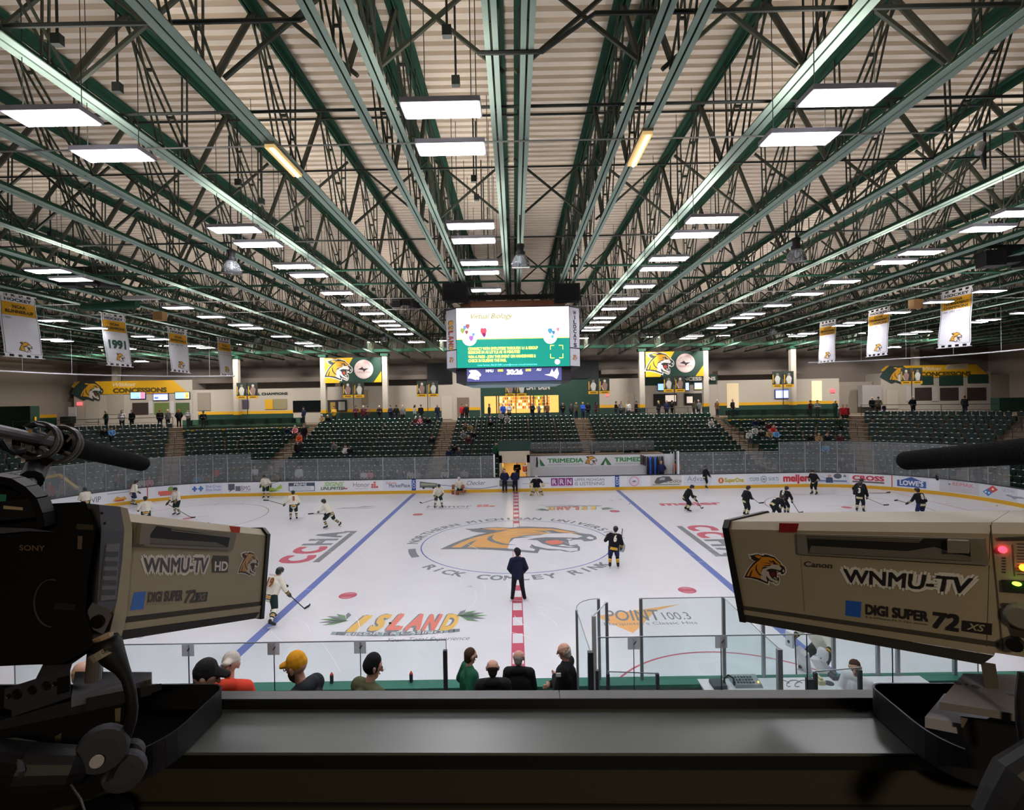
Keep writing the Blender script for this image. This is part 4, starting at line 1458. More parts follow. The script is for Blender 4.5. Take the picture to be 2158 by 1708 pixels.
# columns
for px, top, lab in ((245, 0, 1), (500, 0, 2), (683, 0, 3), (813, 0, 4), (1353, 0, 5), (1487, 0, 6), (1671, 0, 7), (1931, 0, 8)):
    if lab in (1, 8):
        p = atY(px, 850, 35.2)
        MB().cube(p.x - 0.32, 35.0, CONCZ + 2, p.x + 0.32, 35.6, CZ - 0.3, WALLW).struct('column')
        continue
    p = atY(px, 850, 29.6)
    m = MB().cube(p.x - 0.27, 29.35, CONCZ, p.x + 0.27, 29.85, BZ, WALLW)
    m.cube(p.x - 0.29, 29.33, CONCZ, p.x + 0.29, 29.87, 6.05, WGREEN)
    m.cube(p.x - 0.29, 29.33, 6.05, p.x + 0.29, 29.87, 6.4, WYEL)
    m.struct('column')
    m = MB().cube(p.x - 0.4, 29.2, BZ - 0.25, p.x + 0.4, 30.0, BZ, TOPM)
    m.struct('column_cap')
m = MB()
m.cube(-48, 29.4, BZ + 0.2, 48, 29.8, BZ + 0.5, TOPM)
m.cube(-48, 29.4, TZ - 0.2, 48, 29.8, TZ, TOPM)
x = -48
while x < 48:
    m.bar((x, 29.6, BZ + 0.4), (x + 1.23, 29.6, TZ), 0.1, 0.1, TOPM)
    m.bar((x + 1.23, 29.6, TZ), (x + 2.46, 29.6, BZ + 0.4), 0.1, 0.1, TOPM)
    x += 2.46
o = m.build('jack_truss', origin=(0, 29.6, BZ))
tag(o, 'long green truss carrying the joist ends along the concourse columns', 'truss')
# lamps over the concourse
LAMPW = mat('concourse_lamp_light', (255, 246, 232), 0.5, emit=20, var=0)
for k in range(13):
    x = -42 + k * 7.0
    e = MB().box((x, 26.5, BZ + 0.95), (1.25, 0.34, 0.1), PAN).build('concourse_light', origin=(x, 26.5, BZ + 0.95))
    tag(e, 'strip light up between the joists over the concourse, %s from the left wall' % ordn(k), 'ceiling light', 'strip lights over the concourse')
    l = MB().box((x, 26.5, BZ + 0.89), (1.2, 0.3, 0.02), LAMPW).build('diffuser', e)
    MB().tube((x, 26.5, BZ + 1.0), (x, 26.5, CZ), 0.012, PIPED, n=4).build('hanger', e)
    area_lamp('concourse_lamp', (x, 26.4, BZ + 0.86), (math.radians(22), 0, 0), 1.0, 520, (1.0, 0.94, 0.86))

DARKW = C(22, 26, 28, rough=0.2)
SHUT = C(58, 46, 44)
TANDOOR = C(168, 148, 122)
def tv(lab, px0, py0, px1, py1, base, blocks):
    a, b = wp(px0, py1), wp(px1, py0)
    o = MB().cube(a.x, WY - 0.12, a.z, b.x, WY - 0.03, b.z, C(48, 48, 92)).build('menu_screen', origin=((a.x + b.x) / 2, WY, a.z))
    tag(o, lab, 'screen', 'menu screens over the counters')
    W, H = b.x - a.x, b.z - a.z
    f = frame((a.x, WY - 0.121, a.z), (1, 0, 0), (0, 0, 1))
    m = MB()
    m.rect(0.06, 0.06, W - 0.06, H - 0.06, f, base, 0.004)
    for x0, y0, x1, y1, c in blocks:
        m.rect(W * x0, H * y0, W * x1, H * y1, f, c, 0.008)
    m.build('display', o)
def E_(r, g, b, e=0.9):  # self-lit colour; doorways, openings and shop goods hold their room light in it
    return mat('glow_%d_%d_%d_%g' % (r, g, b, e), (r, g, b), 0.5, emit=e, var=0)
SBL, SWH = E_(150, 196, 250), E_(186, 200, 250)
tv('menu screen with a red strip, leftmost over the left concession counter', 276, 826, 308, 842, SBL, [(0.68, 0.08, 0.95, 0.92, E_(250, 120, 150)), (0.4, 0.2, 0.6, 0.3, E_(110, 150, 230))])
tv('violet menu screen, middle one over the left concession counter', 324, 829, 356, 845, SWH, [(0.04, 0.82, 0.96, 0.94, E_(110, 110, 220)), (0.1, 0.25, 0.35, 0.5, E_(90, 110, 220))])
tv('menu screen with a yellow strip, rightmost over the left concession counter', 370, 826, 401, 842, SBL, [(0.68, 0.08, 0.95, 0.92, E_(250, 190, 90)), (0.75, 0.3, 0.9, 0.6, E_(240, 130, 90))])
tv('small blue menu screen left of the middle player posters', 1385, 808, 1399, 824, SBL, [])
tv('narrow white menu screen right of the middle player posters', 1443, 806, 1452, 824, SWH, [])
tv('wide menu screen beside the right hand column of the middle concession', 1462, 806, 1481, 822, E_(180, 226, 250), [(0.04, 0.06, 0.96, 0.2, E_(230, 220, 130))])
tv('blue list screen under the player posters on the right green wall', 1632, 821, 1662, 841, E_(120, 140, 240), [(0.08, 0.1, 0.45, 0.85, E_(200, 210, 250)), (0.5, 0.1, 0.92, 0.85, E_(190, 200, 250))])

# concession signs
def concession(px_l, px_r, ytop_l, ytop_r, lab, extra):
    y = WY - 0.02
    a = wp(px_l, ytop_l + 46, y)
    b = wp(px_r, ytop_r, y)
    W = b.x - a.x
    z1 = b.z
    z0 = z1 - W * 0.112
    f = frame((a.x, WY - 0.1, z0), (1, 0, 0), (0, 0, 1))
    H = z1 - z0
    m = MB()
    m.poly([(W * 0.12, 0), (W, 0), (W * 0.87, H), (W * 0.16, H)], f, mat('sign_yellow', (226, 172, 26), 0.5), 0, 0.08)
    o = m.build('concession_sign', origin=(a.x + W / 2, WY - 0.1, z0))
    tag(o, lab, 'sign')
    m = MB()
    m.poly([(-W * 0.02, 0.1 * H), (W * 0.09, -0.45 * H), (W * 0.13, -0.3 * H), (W * 0.2, H), (W * 0.05, H)], f, C(40, 66, 62), 0.01, 0.06)
    for k in range(2):
        m.poly([(W * (-0.01 + 0.012 * k), H * (0.65 - 0.02 * k)), (W * (0.0 + 0.012 * k), H * (0.58 - 0.02 * k)), (W * (0.055 + 0.012 * k), H * 1.02), (W * (0.04 + 0.012 * k), H * 1.02)], f, WYEL, 0.012)
    cat(m, f, W * 0.05, -0.52 * H, W * 0.22, (C(52, 62, 60), C(48, 58, 56), C(222, 164, 42), C(214, 208, 200), C(120, 52, 56)), 0.02, step=0.004)
    m.build('emblem', o)
    m = MB()
    m.text('CONCESSIONS', W * 0.35, 0.1 * H, H * 0.33, f, C(88, 74, 24), 0.02, bold=0.07, width=W * 0.47)
    m.text('Wildcat', W * 0.35, 0.58 * H, H * 0.3, f, C(226, 212, 178), 0.02, shear=0.35, width=W * 0.2, bold=0.02)
    m.build('lettering', o)
    if extra:
        m = MB()
        m.poly([(W * 0.58, 0.62 * H), (W * 0.79, 0.66 * H), (W * 0.79, 1.08 * H), (W * 0.6, 1.02 * H)], f, C(196, 180, 152), 0.03, 0.03)
        m.text('SCOREBOARD', W * 0.62, 0.84 * H, H * 0.13, f, C(120, 110, 96), 0.035, width=W * 0.13)
        m.text('SANDWICH SHOP', W * 0.605, 0.7 * H, H * 0.12, f, C(120, 110, 96), 0.035, width=W * 0.16)
        m.build('name_board', o)
    return o
concession(155, 396, 799, 801, 'long yellow concessions sign with a cat head, left end of the concourse', False)
o = concession(1858, 2086, 766, 768, 'long yellow concessions sign with a cat head and a small name board on top', True)
for ch in list(o.children):
    if ch.name.startswith('name_board'):
        pass
# shutters, windows, doors: (name, label, category, rect, colour)
R = wrect
R('roller_shutter', 'closed dark shutter under the red striped menu screen', 'shutter', 280, 849, 312, 874, SHUT, group='counter shutters')
R('counter_opening', 'lit serving opening with green back wall under the violet screen', 'opening', 326, 849, 356, 874, E_(96, 112, 60, 0.16))
R('counter_opening', 'serving opening with green back wall at the right end of the left counter', 'opening', 371, 849, 399, 874, E_(72, 92, 54, 0.12))
for px, lab in ((318, 'white price list between the shutter and the left lit opening'), (363, 'white price list between the two lit openings on the left')):
    R('price_list', lab, 'notice', px - 3.5, 845, px + 4, 872, C(206, 204, 206), 0.03, 'price lists on the counters')
R('wall_cladding', 'plain pale wall panel left of the left counters', 'panel', 226, 822, 260, 874, C(172, 164, 152), 0.03)
R('door_1', None, None, 181, 850, 211, 890, C(190, 182, 172), 0.05, kind='structure')
R('door_2', None, None, 417, 828, 443, 866, C(150, 140, 128), 0.05, kind='structure')
R('door_3', None, None, 764, 822, 774, 852, TANDOOR, 0.05, kind='structure')
R('door_4', None, None, 931, 835, 953, 884, C(196, 188, 178), 0.05, kind='structure')
R('door_5', None, None, 1318, 829, 1336, 868, C(196, 186, 172), 0.05, kind='structure')
R('door_6', None, None, 1711, 803, 1731, 845, E_(246, 222, 164, 0.6), 0.05, kind='structure')
R('door_7', None, None, 1532, 808, 1556, 860, E_(206, 186, 150, 0.35), 0.05, kind='structure')
R('door_8', None, None, 964, 838, 988, 880, C(120, 104, 92), 0.05, kind='structure')
R('door_9', None, None, 1868, 822, 1892, 862, C(196, 188, 176), 0.05, kind='structure')
R('window_1', None, None, 618, 844, 680, 869, DARKW, 0.06, kind='structure')
R('window_2', None, None, 901, 767, 953, 811, DARKW, 0.08, kind='structure')
R('window_3', None, None, 1203, 762, 1261, 799, DARKW, 0.08, kind='structure')
R('window_4', None, None, 1377, 830, 1426, 856, C(30, 30, 30), 0.06, kind='structure')
R('window_5', None, None, 1442, 829, 1480, 854, C(34, 32, 32), 0.06, kind='structure')
for a, b, c, lab in ((1402, 833, 22, 'white back wall seen in the left middle serving window'), (1447, 836, 12, 'red and white goods glowing in the right middle serving window')):
    R('counter_display', lab, 'display', a, b, a + c, b + 14, E_(220, 204, 190, 0.6), 0.08)
R('notice_board', 'dark notice board with white sheets right of the third column', 'notice board', 689, 843, 731, 869, C(40, 42, 40), 0.06)
R('poster', 'white printed poster on the dark notice board', 'poster', 714, 847, 727, 865, C(196, 194, 190), 0.08)
R('poster', 'yellow and grey poster left of the printed poster', 'poster', 697, 848, 707, 866, C(176, 140, 60), 0.08)
R('poster', 'plain yellow poster under the championship lettering', 'poster', 559, 842, 575, 863, WYEL, 0.06)
R('poster', 'crowd photograph beside the plain yellow poster', 'poster', 576, 841, 604, 863, C(150, 140, 106), 0.06)
R('poster', 'small player photograph under the leftmost pole banners', 'poster', 511, 843, 524, 862, C(84, 78, 96), 0.06)
R('exit_sign', 'red glowing exit sign above the left concession door', 'exit sign', 163, 848, 173, 855, E_(250, 90, 96, 1.2), 0.08)
R('exit_sign', 'red glowing exit sign right of the bright doorway', 'exit sign', 1750, 821, 1759, 828, E_(250, 80, 90, 1.2), 0.08)
R('exit_sign', 'red glowing exit sign below the pole banners right of the store', 'exit sign', 1277, 828, 1282, 836, E_(250, 90, 96, 1.2), 0.08)
R('notice', 'white notice on a stand left of the left concession', 'notice', 145, 858, 161, 878, C(200, 198, 202), 0.06, y=32.8)
R('trash_bin', 'dark bin below the white notice at the left concession', 'bin', 138, 878, 160, 893, C(26, 30, 30), 0.7, y=32.8)
R('yellow_box', 'bright yellow box on the green wall at the far left', 'box', 61, 879, 77, 888, mat('rail_yellow', (230, 184, 44), 0.5), 0.2, y=26)
R('yellow_box', 'bright yellow sign on the dark wall at the far right', 'box', 2109, 842, 2126, 851, mat('rail_yellow', (230, 184, 44), 0.5), 0.1, y=31.5)
R('side_bleacher', 'dark green folded bleacher against the left wall', 'bleacher', 8, 856, 83, 905, WGREEN, 1.0, y=26.5)
R('side_bleacher', 'dark green folded bleacher against the right wall', 'bleacher', 2088, 838, 2150, 880, WGREEN, 1.0, y=30.0)
for a, b, c, d, lab in ((1941, 793, 1966, 811, 'green shutter sign partly behind the right pole banners'), (1979, 790, 2028, 813, 'wide green sign in the middle of the right concession'), (2039, 789, 2081, 808, 'green sign at the right end of the right concession')):
    o = R('hanging_sign', lab, 'sign', a, b, c, d, C(30, 62, 54), 0.08, 'green signs on the right concession')
for a, c, lab in ((1928, 1963, 'closed dark shutter behind the right pole banners'), (1981, 2019, 'closed dark shutter in the middle of the right concession'), (2038, 2077, 'closed dark shutter at the right end of the right concession')):
    R('roller_shutter', lab, 'shutter', a, 817, c, 844, SHUT, 0.05, 'counter shutters')
for px, lab in ((1915, 'orange edged price list left of the right shutters'), (1970, 'orange edged price list left of the middle right shutter'), (2027, 'orange edged price list right of the middle right shutter')):
    a = R('price_list', lab, 'notice', px - 6, 815, px + 6, 846, C(196, 188, 186), 0.03, 'price lists on the counters')
R('service_kiosk', 'white topped popcorn kiosk in the grey recess', 'kiosk', 1808, 812, 1848, 858, C(176, 170, 172), 0.8, y=33.9)
R('kiosk_screen', 'small dark screen in front of the white kiosk', 'screen', 1815, 813, 1833, 822, DARKW, 0.06, y=33.6)
# lettering over the wall
def wtext(t, px, py, hpx, wpx, col, lab, bold=0.04, y=WY - 0.06):
    a, b = wp(px, py, y), wp(px + wpx, py, y)
    f = frame((a.x, y, a.z), (1, 0, 0), (0, 0, 1))
    h = hpx * (y - CAM.y) / FPX
    o = MB().text(t, 0, 0, h, f, col, 0.0, bold=bold, width=b.x - a.x).build('wall_lettering', origin=(a.x, y, a.z))
    tag(o, lab, 'lettering')
wtext('NATIONAL CHAMPIONS', 500, 834, 5, 106, C(44, 52, 48), 'dark championship lettering on the white wall behind the left pole banners')
m = wblock('b', 1358, 1512, 790, C(34, 60, 50), WY + 0.4, 35)
m.struct('trim_3')
wtext('CONCESSIONS', 1420, 803, 7, 88, C(206, 204, 196), 'white lettering on the green band above the middle serving windows')
# store
a, b = wp(1020, 872), wp(1178, 833)
m = MB().cube(a.x, WY - 0.03, a.z, b.x, WY, b.z, E_(240, 176, 92, 0.6))
st = m.build('store_window', origin=((a.x + b.x) / 2, WY, a.z))
tag(st, 'brightly lit orange shop window full of hanging goods below the scoreboard', 'shop window')
random.seed(11)
m = MB()
f = frame((a.x, WY - 0.04, a.z), (1, 0, 0), (0, 0, 1))
W, H = b.x - a.x, b.z - a.z
for i in range(26):
    for j in range(4):
        c = random.choice([(214, 120, 40), (238, 220, 170), (180, 80, 40), (250, 236, 200), (200, 150, 70), (120, 90, 50)])
        x0 = W * (0.2 + i * 0.026)
        y0 = H * (0.25 + j * 0.18)
        m.rect(x0, y0, x0 + W * 0.021, y0 + H * 0.14, f, E_(c[0], c[1], c[2], 0.5), 0.02, 0.02)
m.build('goods', st)
m = MB()
for u in (0.0, 0.17, 0.2, 0.62, 0.66, 0.8, 0.84, 1.0):
    m.rect(W * u - 0.06, 0, W * u + 0.06, H, f, WGREEN, 0.06, 0.06)
m.rect(W * 0.67, H * 0.2, W * 0.79, H, f, E_(150, 170, 60, 0.5), 0.015)
m.poly([(W * 0.69, H * 0.35), (W * 0.77, H * 0.35), (W * 0.76, H * 0.75), (W * 0.70, H * 0.75)], f, E_(230, 180, 70, 0.6), 0.02)
m.build('frame', st)
wtext('WILDCAT DEN', 1075, 822, 11, 84, C(190, 186, 180), 'pale shop name lettering hidden partly by the scoreboard', 0.06)
# red and yellow pole banners with player photographs
def pole_banner(px, py, lab, sc=1.0):
    y = FARY + row_o(ROWN) + 0.35
    p = atY(px, py, y)
    e = empty('pole_banner', (p.x, y, CONCZ), lab, 'banner', 'player banners on poles along the concourse')
    MB().tube((p.x, y, CONCZ), (p.x, y, p.z + 1.0), 0.04, RAILM, n=6).build('pole', e)
    for sgn in (-1, 1):
        x0 = p.x + (-1.1 if sgn < 0 else 0.08)
        f = frame((x0, y - 0.02, p.z - 0.72), (1, 0, 0), (0, 0, 1))
        m = MB()
        m.rect(0, 0, 1.02, 1.66, f, C(36, 46, 40), 0, 0.02)
        m.rect(0, 0, 1.02, 0.3, f, mat('sign_yellow', (226, 172, 26), 0.5), 0.004)
        m.rect(0.04, 0.42, 0.12, 1.3, f, WYEL, 0.004)
        c1, c2 = (C(196, 196, 190), C(120, 112, 104)) if (px + sgn) % 3 else (C(150, 120, 110), C(200, 190, 180))
        m.poly([(0.35, 0.35), (0.72, 0.35), (0.82, 0.95), (0.66, 1.2), (0.4, 1.2), (0.24, 0.9)], f, c1, 0.006)
        m.disc(0.53, 1.34, 0.14, f, c2, 0.008, n=12)
        m.poly([(0.3, 0.4), (0.42, 0.4), (0.2, 0.9), (0.14, 0.86)], f, c2, 0.008)
        m.rect(0.2, 0.1, 0.82, 0.2, f, C(110, 84, 30), 0.008)
        m.build('photo_panel', e)
for px, py, lab in ((521, 826, 'pair of player banners on a pole, leftmost of the far concourse'), (745, 824, 'pair of player banners under the left cat-head wall banner'),
                    (901, 822, 'pair of player banners left of the scoreboard'), (1087, 821, 'pair of player banners in front of the shop window'), (1262, 816, 'pair of player banners right of the shop'),
                    (1421, 812, 'pair of player banners in front of the middle serving windows'), (1650, 802, 'pair of player banners above the blue list screen'), (1921, 795, 'pair of player banners in front of the right concession sign')):
    pole_banner(px, py, lab)
# big wall banners between the columns
def big_banner(px0, py0, px1, py1, lab):
    y = 29.2
    a, b = atY(px0, py1, y), atY(px1, py0, y)
    W, H = b.x - a.x, b.z - a.z
    f = frame((a.x, y, a.z), (1, 0, 0), (0, 0, 1))
    o = MB().rect(0, 0, W, H, f, C(24, 60, 50), 0, 0.05).build('wall_banner', origin=(a.x + W / 2, y, a.z))
    tag(o, lab, 'banner', 'cat-head banners between the columns')
    m = MB()
    m.poly([(0, 0), (W * 0.25, 0), (W * 0.5, H), (0, H)], f, mat('sign_yellow', (226, 172, 26), 0.5), 0.005)
    m.poly([(W * 0.86, 0), (W, 0), (W, H * 0.44)], f, mat('sign_yellow', (226, 172, 26), 0.5), 0.005)
    m.build('gold_background', o)
    m = MB()
    s = 0.52 * W
    clip = lambda P: P
    cat(m, f, -0.02 * W, H * 0.06, s, (C(226, 222, 220), C(40, 52, 48), C(222, 160, 40), C(228, 222, 222), C(190, 72, 62)), 0.01, step=0.004)
    m.build('emblem', o)
    m = MB()
    cx, cy, r = W * 0.69, H * 0.53, H * 0.38
    m.disc(cx, cy, r, f, C(222, 206, 206), 0.01, n=28)
    m.disc(cx, cy, r * 0.94, f, C(206, 160, 164), 0.014, n=28, r_in=r * 0.9)
    m.arctext('SAVING - CUSTOMIZED', cx, cy, r * 0.76, 165, 15, r * 0.2, f, C(190, 110, 116), 0.016)
    m.text('MARQUETTE INC', cx, cy - r * 0.42, r * 0.2, f, C(190, 110, 116), 0.016, align='C', width=r * 1.5)
    m.poly([(cx - r * 0.6, cy), (cx - r * 0.2, cy + r * 0.2), (cx - r * 0.25, cy + r * 0.35), (cx, cy + r * 0.05), (cx + r * 0.55, cy + r * 0.08), (cx + r * 0.2, cy - r * 0.1), (cx, cy - r * 0.3), (cx - r * 0.08, cy - r * 0.1)], f, C(62, 46, 56), 0.016)
    m.build('round_seal', o)
big_banner(685, 753, 803, 808, 'large green and gold cat-head banner between columns left of the scoreboard')
big_banner(1361, 740, 1482, 795, 'large green and gold cat-head banner between columns right of the scoreboard')
# ================================================================== HANGING OVER THE RINK
# --- scoreboard
SBY = -2.75
def sb(px, py):
    return atY(px, py, SBY)
A, B2 = sb(961, 649), sb(1201, 774)
x0, x1, z1, z0 = A.x, B2.x, sb(1081, 648).z, sb(1081, 774).z
SBD = C(52, 48, 56)
SB = empty('scoreboard', ((x0 + x1) / 2, 0, z0 - 0.8), 'centre-hung scoreboard showing a white and green notice above a blue score strip', 'scoreboard')
ch = 0.52
ym = 2.6
def octo(m, xa, xb, ya, yb, c, za, zb, mtl):
    P = [(xa + c, ya), (xb - c, ya), (xb, ya + c), (xb, yb - c), (xb - c, yb), (xa + c, yb), (xa, yb - c), (xa, ya + c)]
    n = 8
    vs = [(p[0], p[1], za) for p in P] + [(p[0], p[1], zb) for p in P]
    fs = [tuple(reversed(range(n))), tuple(range(n, 2 * n))] + [(i, (i + 1) % n, n + (i + 1) % n, n + i) for i in range(n)]
    m.add(vs, fs, mtl)
m = MB()
octo(m, x0 - ch, x1 + ch, SBY + 0.03, ym, ch, z0, z1 + 0.05, SBD)
octo(m, x0 + 0.1, x1 - 0.1, SBY + 0.3, ym - 0.3, ch, z1 + 0.05, z1 + 0.35, C(150, 92, 62))
octo(m, x0 - 0.12, x1 + 0.12, SBY + 0.18, ym - 0.18, ch, z0 - 0.62, z0, SBD)
octo(m, x0 + 0.3, x1 - 0.3, SBY + 0.4, ym - 0.4, ch, z0 - 0.75, z0 - 0.62, C(150, 176, 186))
m.build('housing', SB)
W, H = x1 - x0, z1 - z0
f = frame((x0, SBY, z0), (1, 0, 0), (0, 0, 1))
def S(r, g, b, e):
    return mat('screen_%d_%d_%d_%g' % (r, g, b, e), (r, g, b), 0.5, emit=e * 0.6, var=0)
SWHT, SGRN, SYEL = S(255, 252, 246, 1.2), S(0, 148, 128, 0.85), S(250, 238, 120, 1.1)
m = MB()
m.rect(0, 0, W, H * 0.475, f, SGRN, 0)
m.rect(0, H * 0.485, W, H, f, SWHT, 0)
m.rect(0, H * 0.473, W, H * 0.487, f, S(255, 220, 110, 1.0), 0.001)
for cx, cy, r in ((0.115, 0.49, 0.065), (0.83, 0.49, 0.06), (0.89, 0.075, 0.024)):
    m.disc(W * cx, H * cy, W * r, f, SWHT, 0.003, n=24)
def u(x, y):
    return W * x, H * y
def um(c, x, y, h, w, t, bold=0.0, sh=0.0):
    m.text(t, W * x, H * y, H * h, f, c, 0.006, bold=bold, width=W * w, shear=sh)
um(S(150, 142, 60, 1.0), 0.13, 0.82, 0.085, 0.37, 'Virtual Biology', 0.012, 0.35)
um(S(232, 228, 200, 1.3), 0.5, 0.745, 0.05, 0.25, 'CAREER FAIR')
um(S(170, 160, 110, 1.0), 0.365, 0.66, 0.03, 0.33, 'THURSDAY, FEBRUARY 8')
um(S(212, 206, 190, 1.2), 0.455, 0.61, 0.03, 0.15, '10 AM - 2 PM')
um(S(170, 160, 120, 1.0), 0.35, 0.56, 0.03, 0.35, 'HOSTED ON HANDSHAKE')
um(SYEL, 0.1, 0.295, 0.045, 0.62, 'CONNECT WITH EMPLOYERS THROUGH 1:1 & GROUP', 0.06)
um(SYEL, 0.1, 0.235, 0.045, 0.46, 'SESSIONS IN AS LITTLE AS 10 MINUTES!', 0.06)
um(SYEL, 0.1, 0.16, 0.045, 0.6, 'WIN A PRIZE - JOIN THIS EVENT ON HANDSHAKE &', 0.06)
um(SYEL, 0.1, 0.095, 0.045, 0.34, 'CHECK IN DURING THE FAIR.', 0.06)
um(S(110, 226, 230, 1.0), 0.18, 0.028, 0.03, 0.53, 'Career Services | 906-227-2800 | careers@nmu.edu | nmu.edu/careerservices', 0.02)
for a, b in ((0.83, 0.35), (0.83, 0.14), (0.94, 0.35), (0.94, 0.14)):
    dx = 0.035 * W * (1 if a < 0.88 else -1)
    dy = 0.07 * H * (-1 if b > 0.2 else 1)
    X, Y = u(a, b)
    xs_ = sorted((X, X + dx))
    ys_ = sorted((Y, Y + dy))
    t = 0.035
    m.rect(xs_[0], Y - t / 2, xs_[1], Y + t / 2, f, SYEL, 0.004)
    m.rect(X - t / 2, ys_[0], X + t / 2, ys_[1], f, SYEL, 0.004)
for x, y, r, c in ((0.055, 0.63, 0.02, (150, 170, 90)), (0.075, 0.68, 0.015, (110, 150, 200)), (0.1, 0.7, 0.018, (170, 90, 100)), (0.09, 0.6, 0.014, (150, 70, 90)), (0.13, 0.5, 0.02, (170, 110, 190)),
                   (0.15, 0.56, 0.012, (90, 150, 210)), (0.24, 0.61, 0.028, (226, 70, 90)), (0.245, 0.55, 0.016, (90, 50, 130)), (0.83, 0.6, 0.02, (80, 160, 200)), (0.86, 0.57, 0.014, (90, 140, 190)), (0.9, 0.62, 0.014, (226, 150, 170)), (0.85, 0.5, 0.012, (90, 190, 190))):
    m.poly([(W * x + W * r * math.cos(t), H * y + W * r * 1.2 * math.sin(t) * (1 + 0.3 * math.sin(3 * t))) for t in [k * PI / 6 for k in range(12)]], f, S(c[0], c[1], c[2], 0.9), 0.008)
m.build('video_screen', SB)
c0, c1 = sb(983, 776).x, sb(1184, 776).x
zb0, zb1 = z0 - 0.6, z0 - 0.03
f2 = frame((c0, SBY + 0.17, zb0), (1, 0, 0), (0, 0, 1))
W2, H2 = c1 - c0, zb1 - zb0
m = MB()
m.rect(0, 0, W2, H2, f2, S(84, 88, 146, 0.8), 0)
sw = S(250, 248, 240, 1.3)
m.text('30:26', W2 * 0.42, H2 * 0.52, H2 * 0.36, f2, sw, 0.004, bold=0.06, width=W2 * 0.17)
m.text('NMU', W2 * 0.2, H2 * 0.72, H2 * 0.2, f2, sw, 0.004, bold=0.04, width=W2 * 0.08)
m.text('AU', W2 * 0.735, H2 * 0.76, H2 * 0.18, f2, sw, 0.004, bold=0.04, width=W2 * 0.05)
for x in (0.325, 0.62):
    m.text('000', W2 * x, H2 * 0.74, H2 * 0.18, f2, S(240, 226, 110, 1.0), 0.004, bold=0.05, width=W2 * 0.06)
cat(m, f2, W2 * 0.01, H2 * 0.12, H2 * 1.02, (sw, S(240, 240, 200, 1.2), sw, sw, S(240, 120, 190, 1)), 0.004)
m.poly([(W2 * (0.82 + 0.16 * a), H2 * b) for a, b in ((0, 0.45), (0.35, 0.5), (0.5, 0.9), (0.6, 0.6), (0.85, 0.98), (0.95, 0.5), (0.8, 0.1), (0.55, 0.3), (0.3, 0.35))], f2, sw, 0.004)
m.build('score_strip', SB)
# corner panels with adverts
for sg, xc in ((-1, x0), (1, x1)):
    d = V((sg, 1, 0)).normalized()
    o = V((xc, SBY + 0.02, z0))
    fr = frame(o, d, (0, 0, 1)) if sg > 0 else frame(o + d * ch * 1.414, -d, (0, 0, 1))
    cw = ch * 1.414
    m = MB()
    m.rect(0.03, 0.02, cw - 0.03, H * 0.3, fr, C(206, 204, 214), 0.006)
    m.rect(0.03, H * 0.32, cw - 0.03, H - 0.02, fr, C(206, 204, 214), 0.006)
    rot = lambda uu, vv, w=0, fr=fr: fr(cw * 0.28 + vv, H * 0.95 - uu, w) if False else fr(uu, vv, w)
    if sg > 0:
        for i, chh in enumerate('WILDCATS'):
            m.text(chh, cw * 0.5, H * (0.9 - 0.078 * i) - 0.06, 0.16, fr, C(52, 56, 58), 0.012, bold=0.05, align='C', width=0.07 if chh == 'I' else 0.22)
    else:
        for i, chh in enumerate('ISLAND'):
            rr = lambda a, b, w=0, fr=fr, i=i: fr(cw * 0.5 - 0.14 + b, H * 0.8 - i * 0.22 - a, w)
            m.text(chh, -0.03, -0.03, 0.3, rr, C(60, 74, 50), 0.01, bold=0.1, width=0.2)
            m.text(chh, 0, 0, 0.28, rr, C((226, 172, 60) if i in (0, 1, 5) else (206, 80, 60)), 0.014, bold=0.03, width=0.17)
    cat(m, fr, cw * 0.24, H * 0.09, cw * 0.5, (None, C(120, 96, 56), C(196, 140, 80), C(214, 206, 196), C(150, 80, 70)), 0.01)
    m.build('corner_panel', SB)
m = MB()
for xx in (x0 + 0.7, (x0 + x1) / 2 - 0.3, (x0 + x1) / 2 + 0.3, x1 - 0.7):
    m.tube((xx, 0, z1 + 0.3), (xx, 0, BZ), 0.02, POSTM, n=5)
m.cube(x0 + 0.3, -0.15, z1 + 0.9, x1 - 0.3, 0.15, z1 + 1.1, C(30, 32, 32))
m.build('hoist_frame', SB)
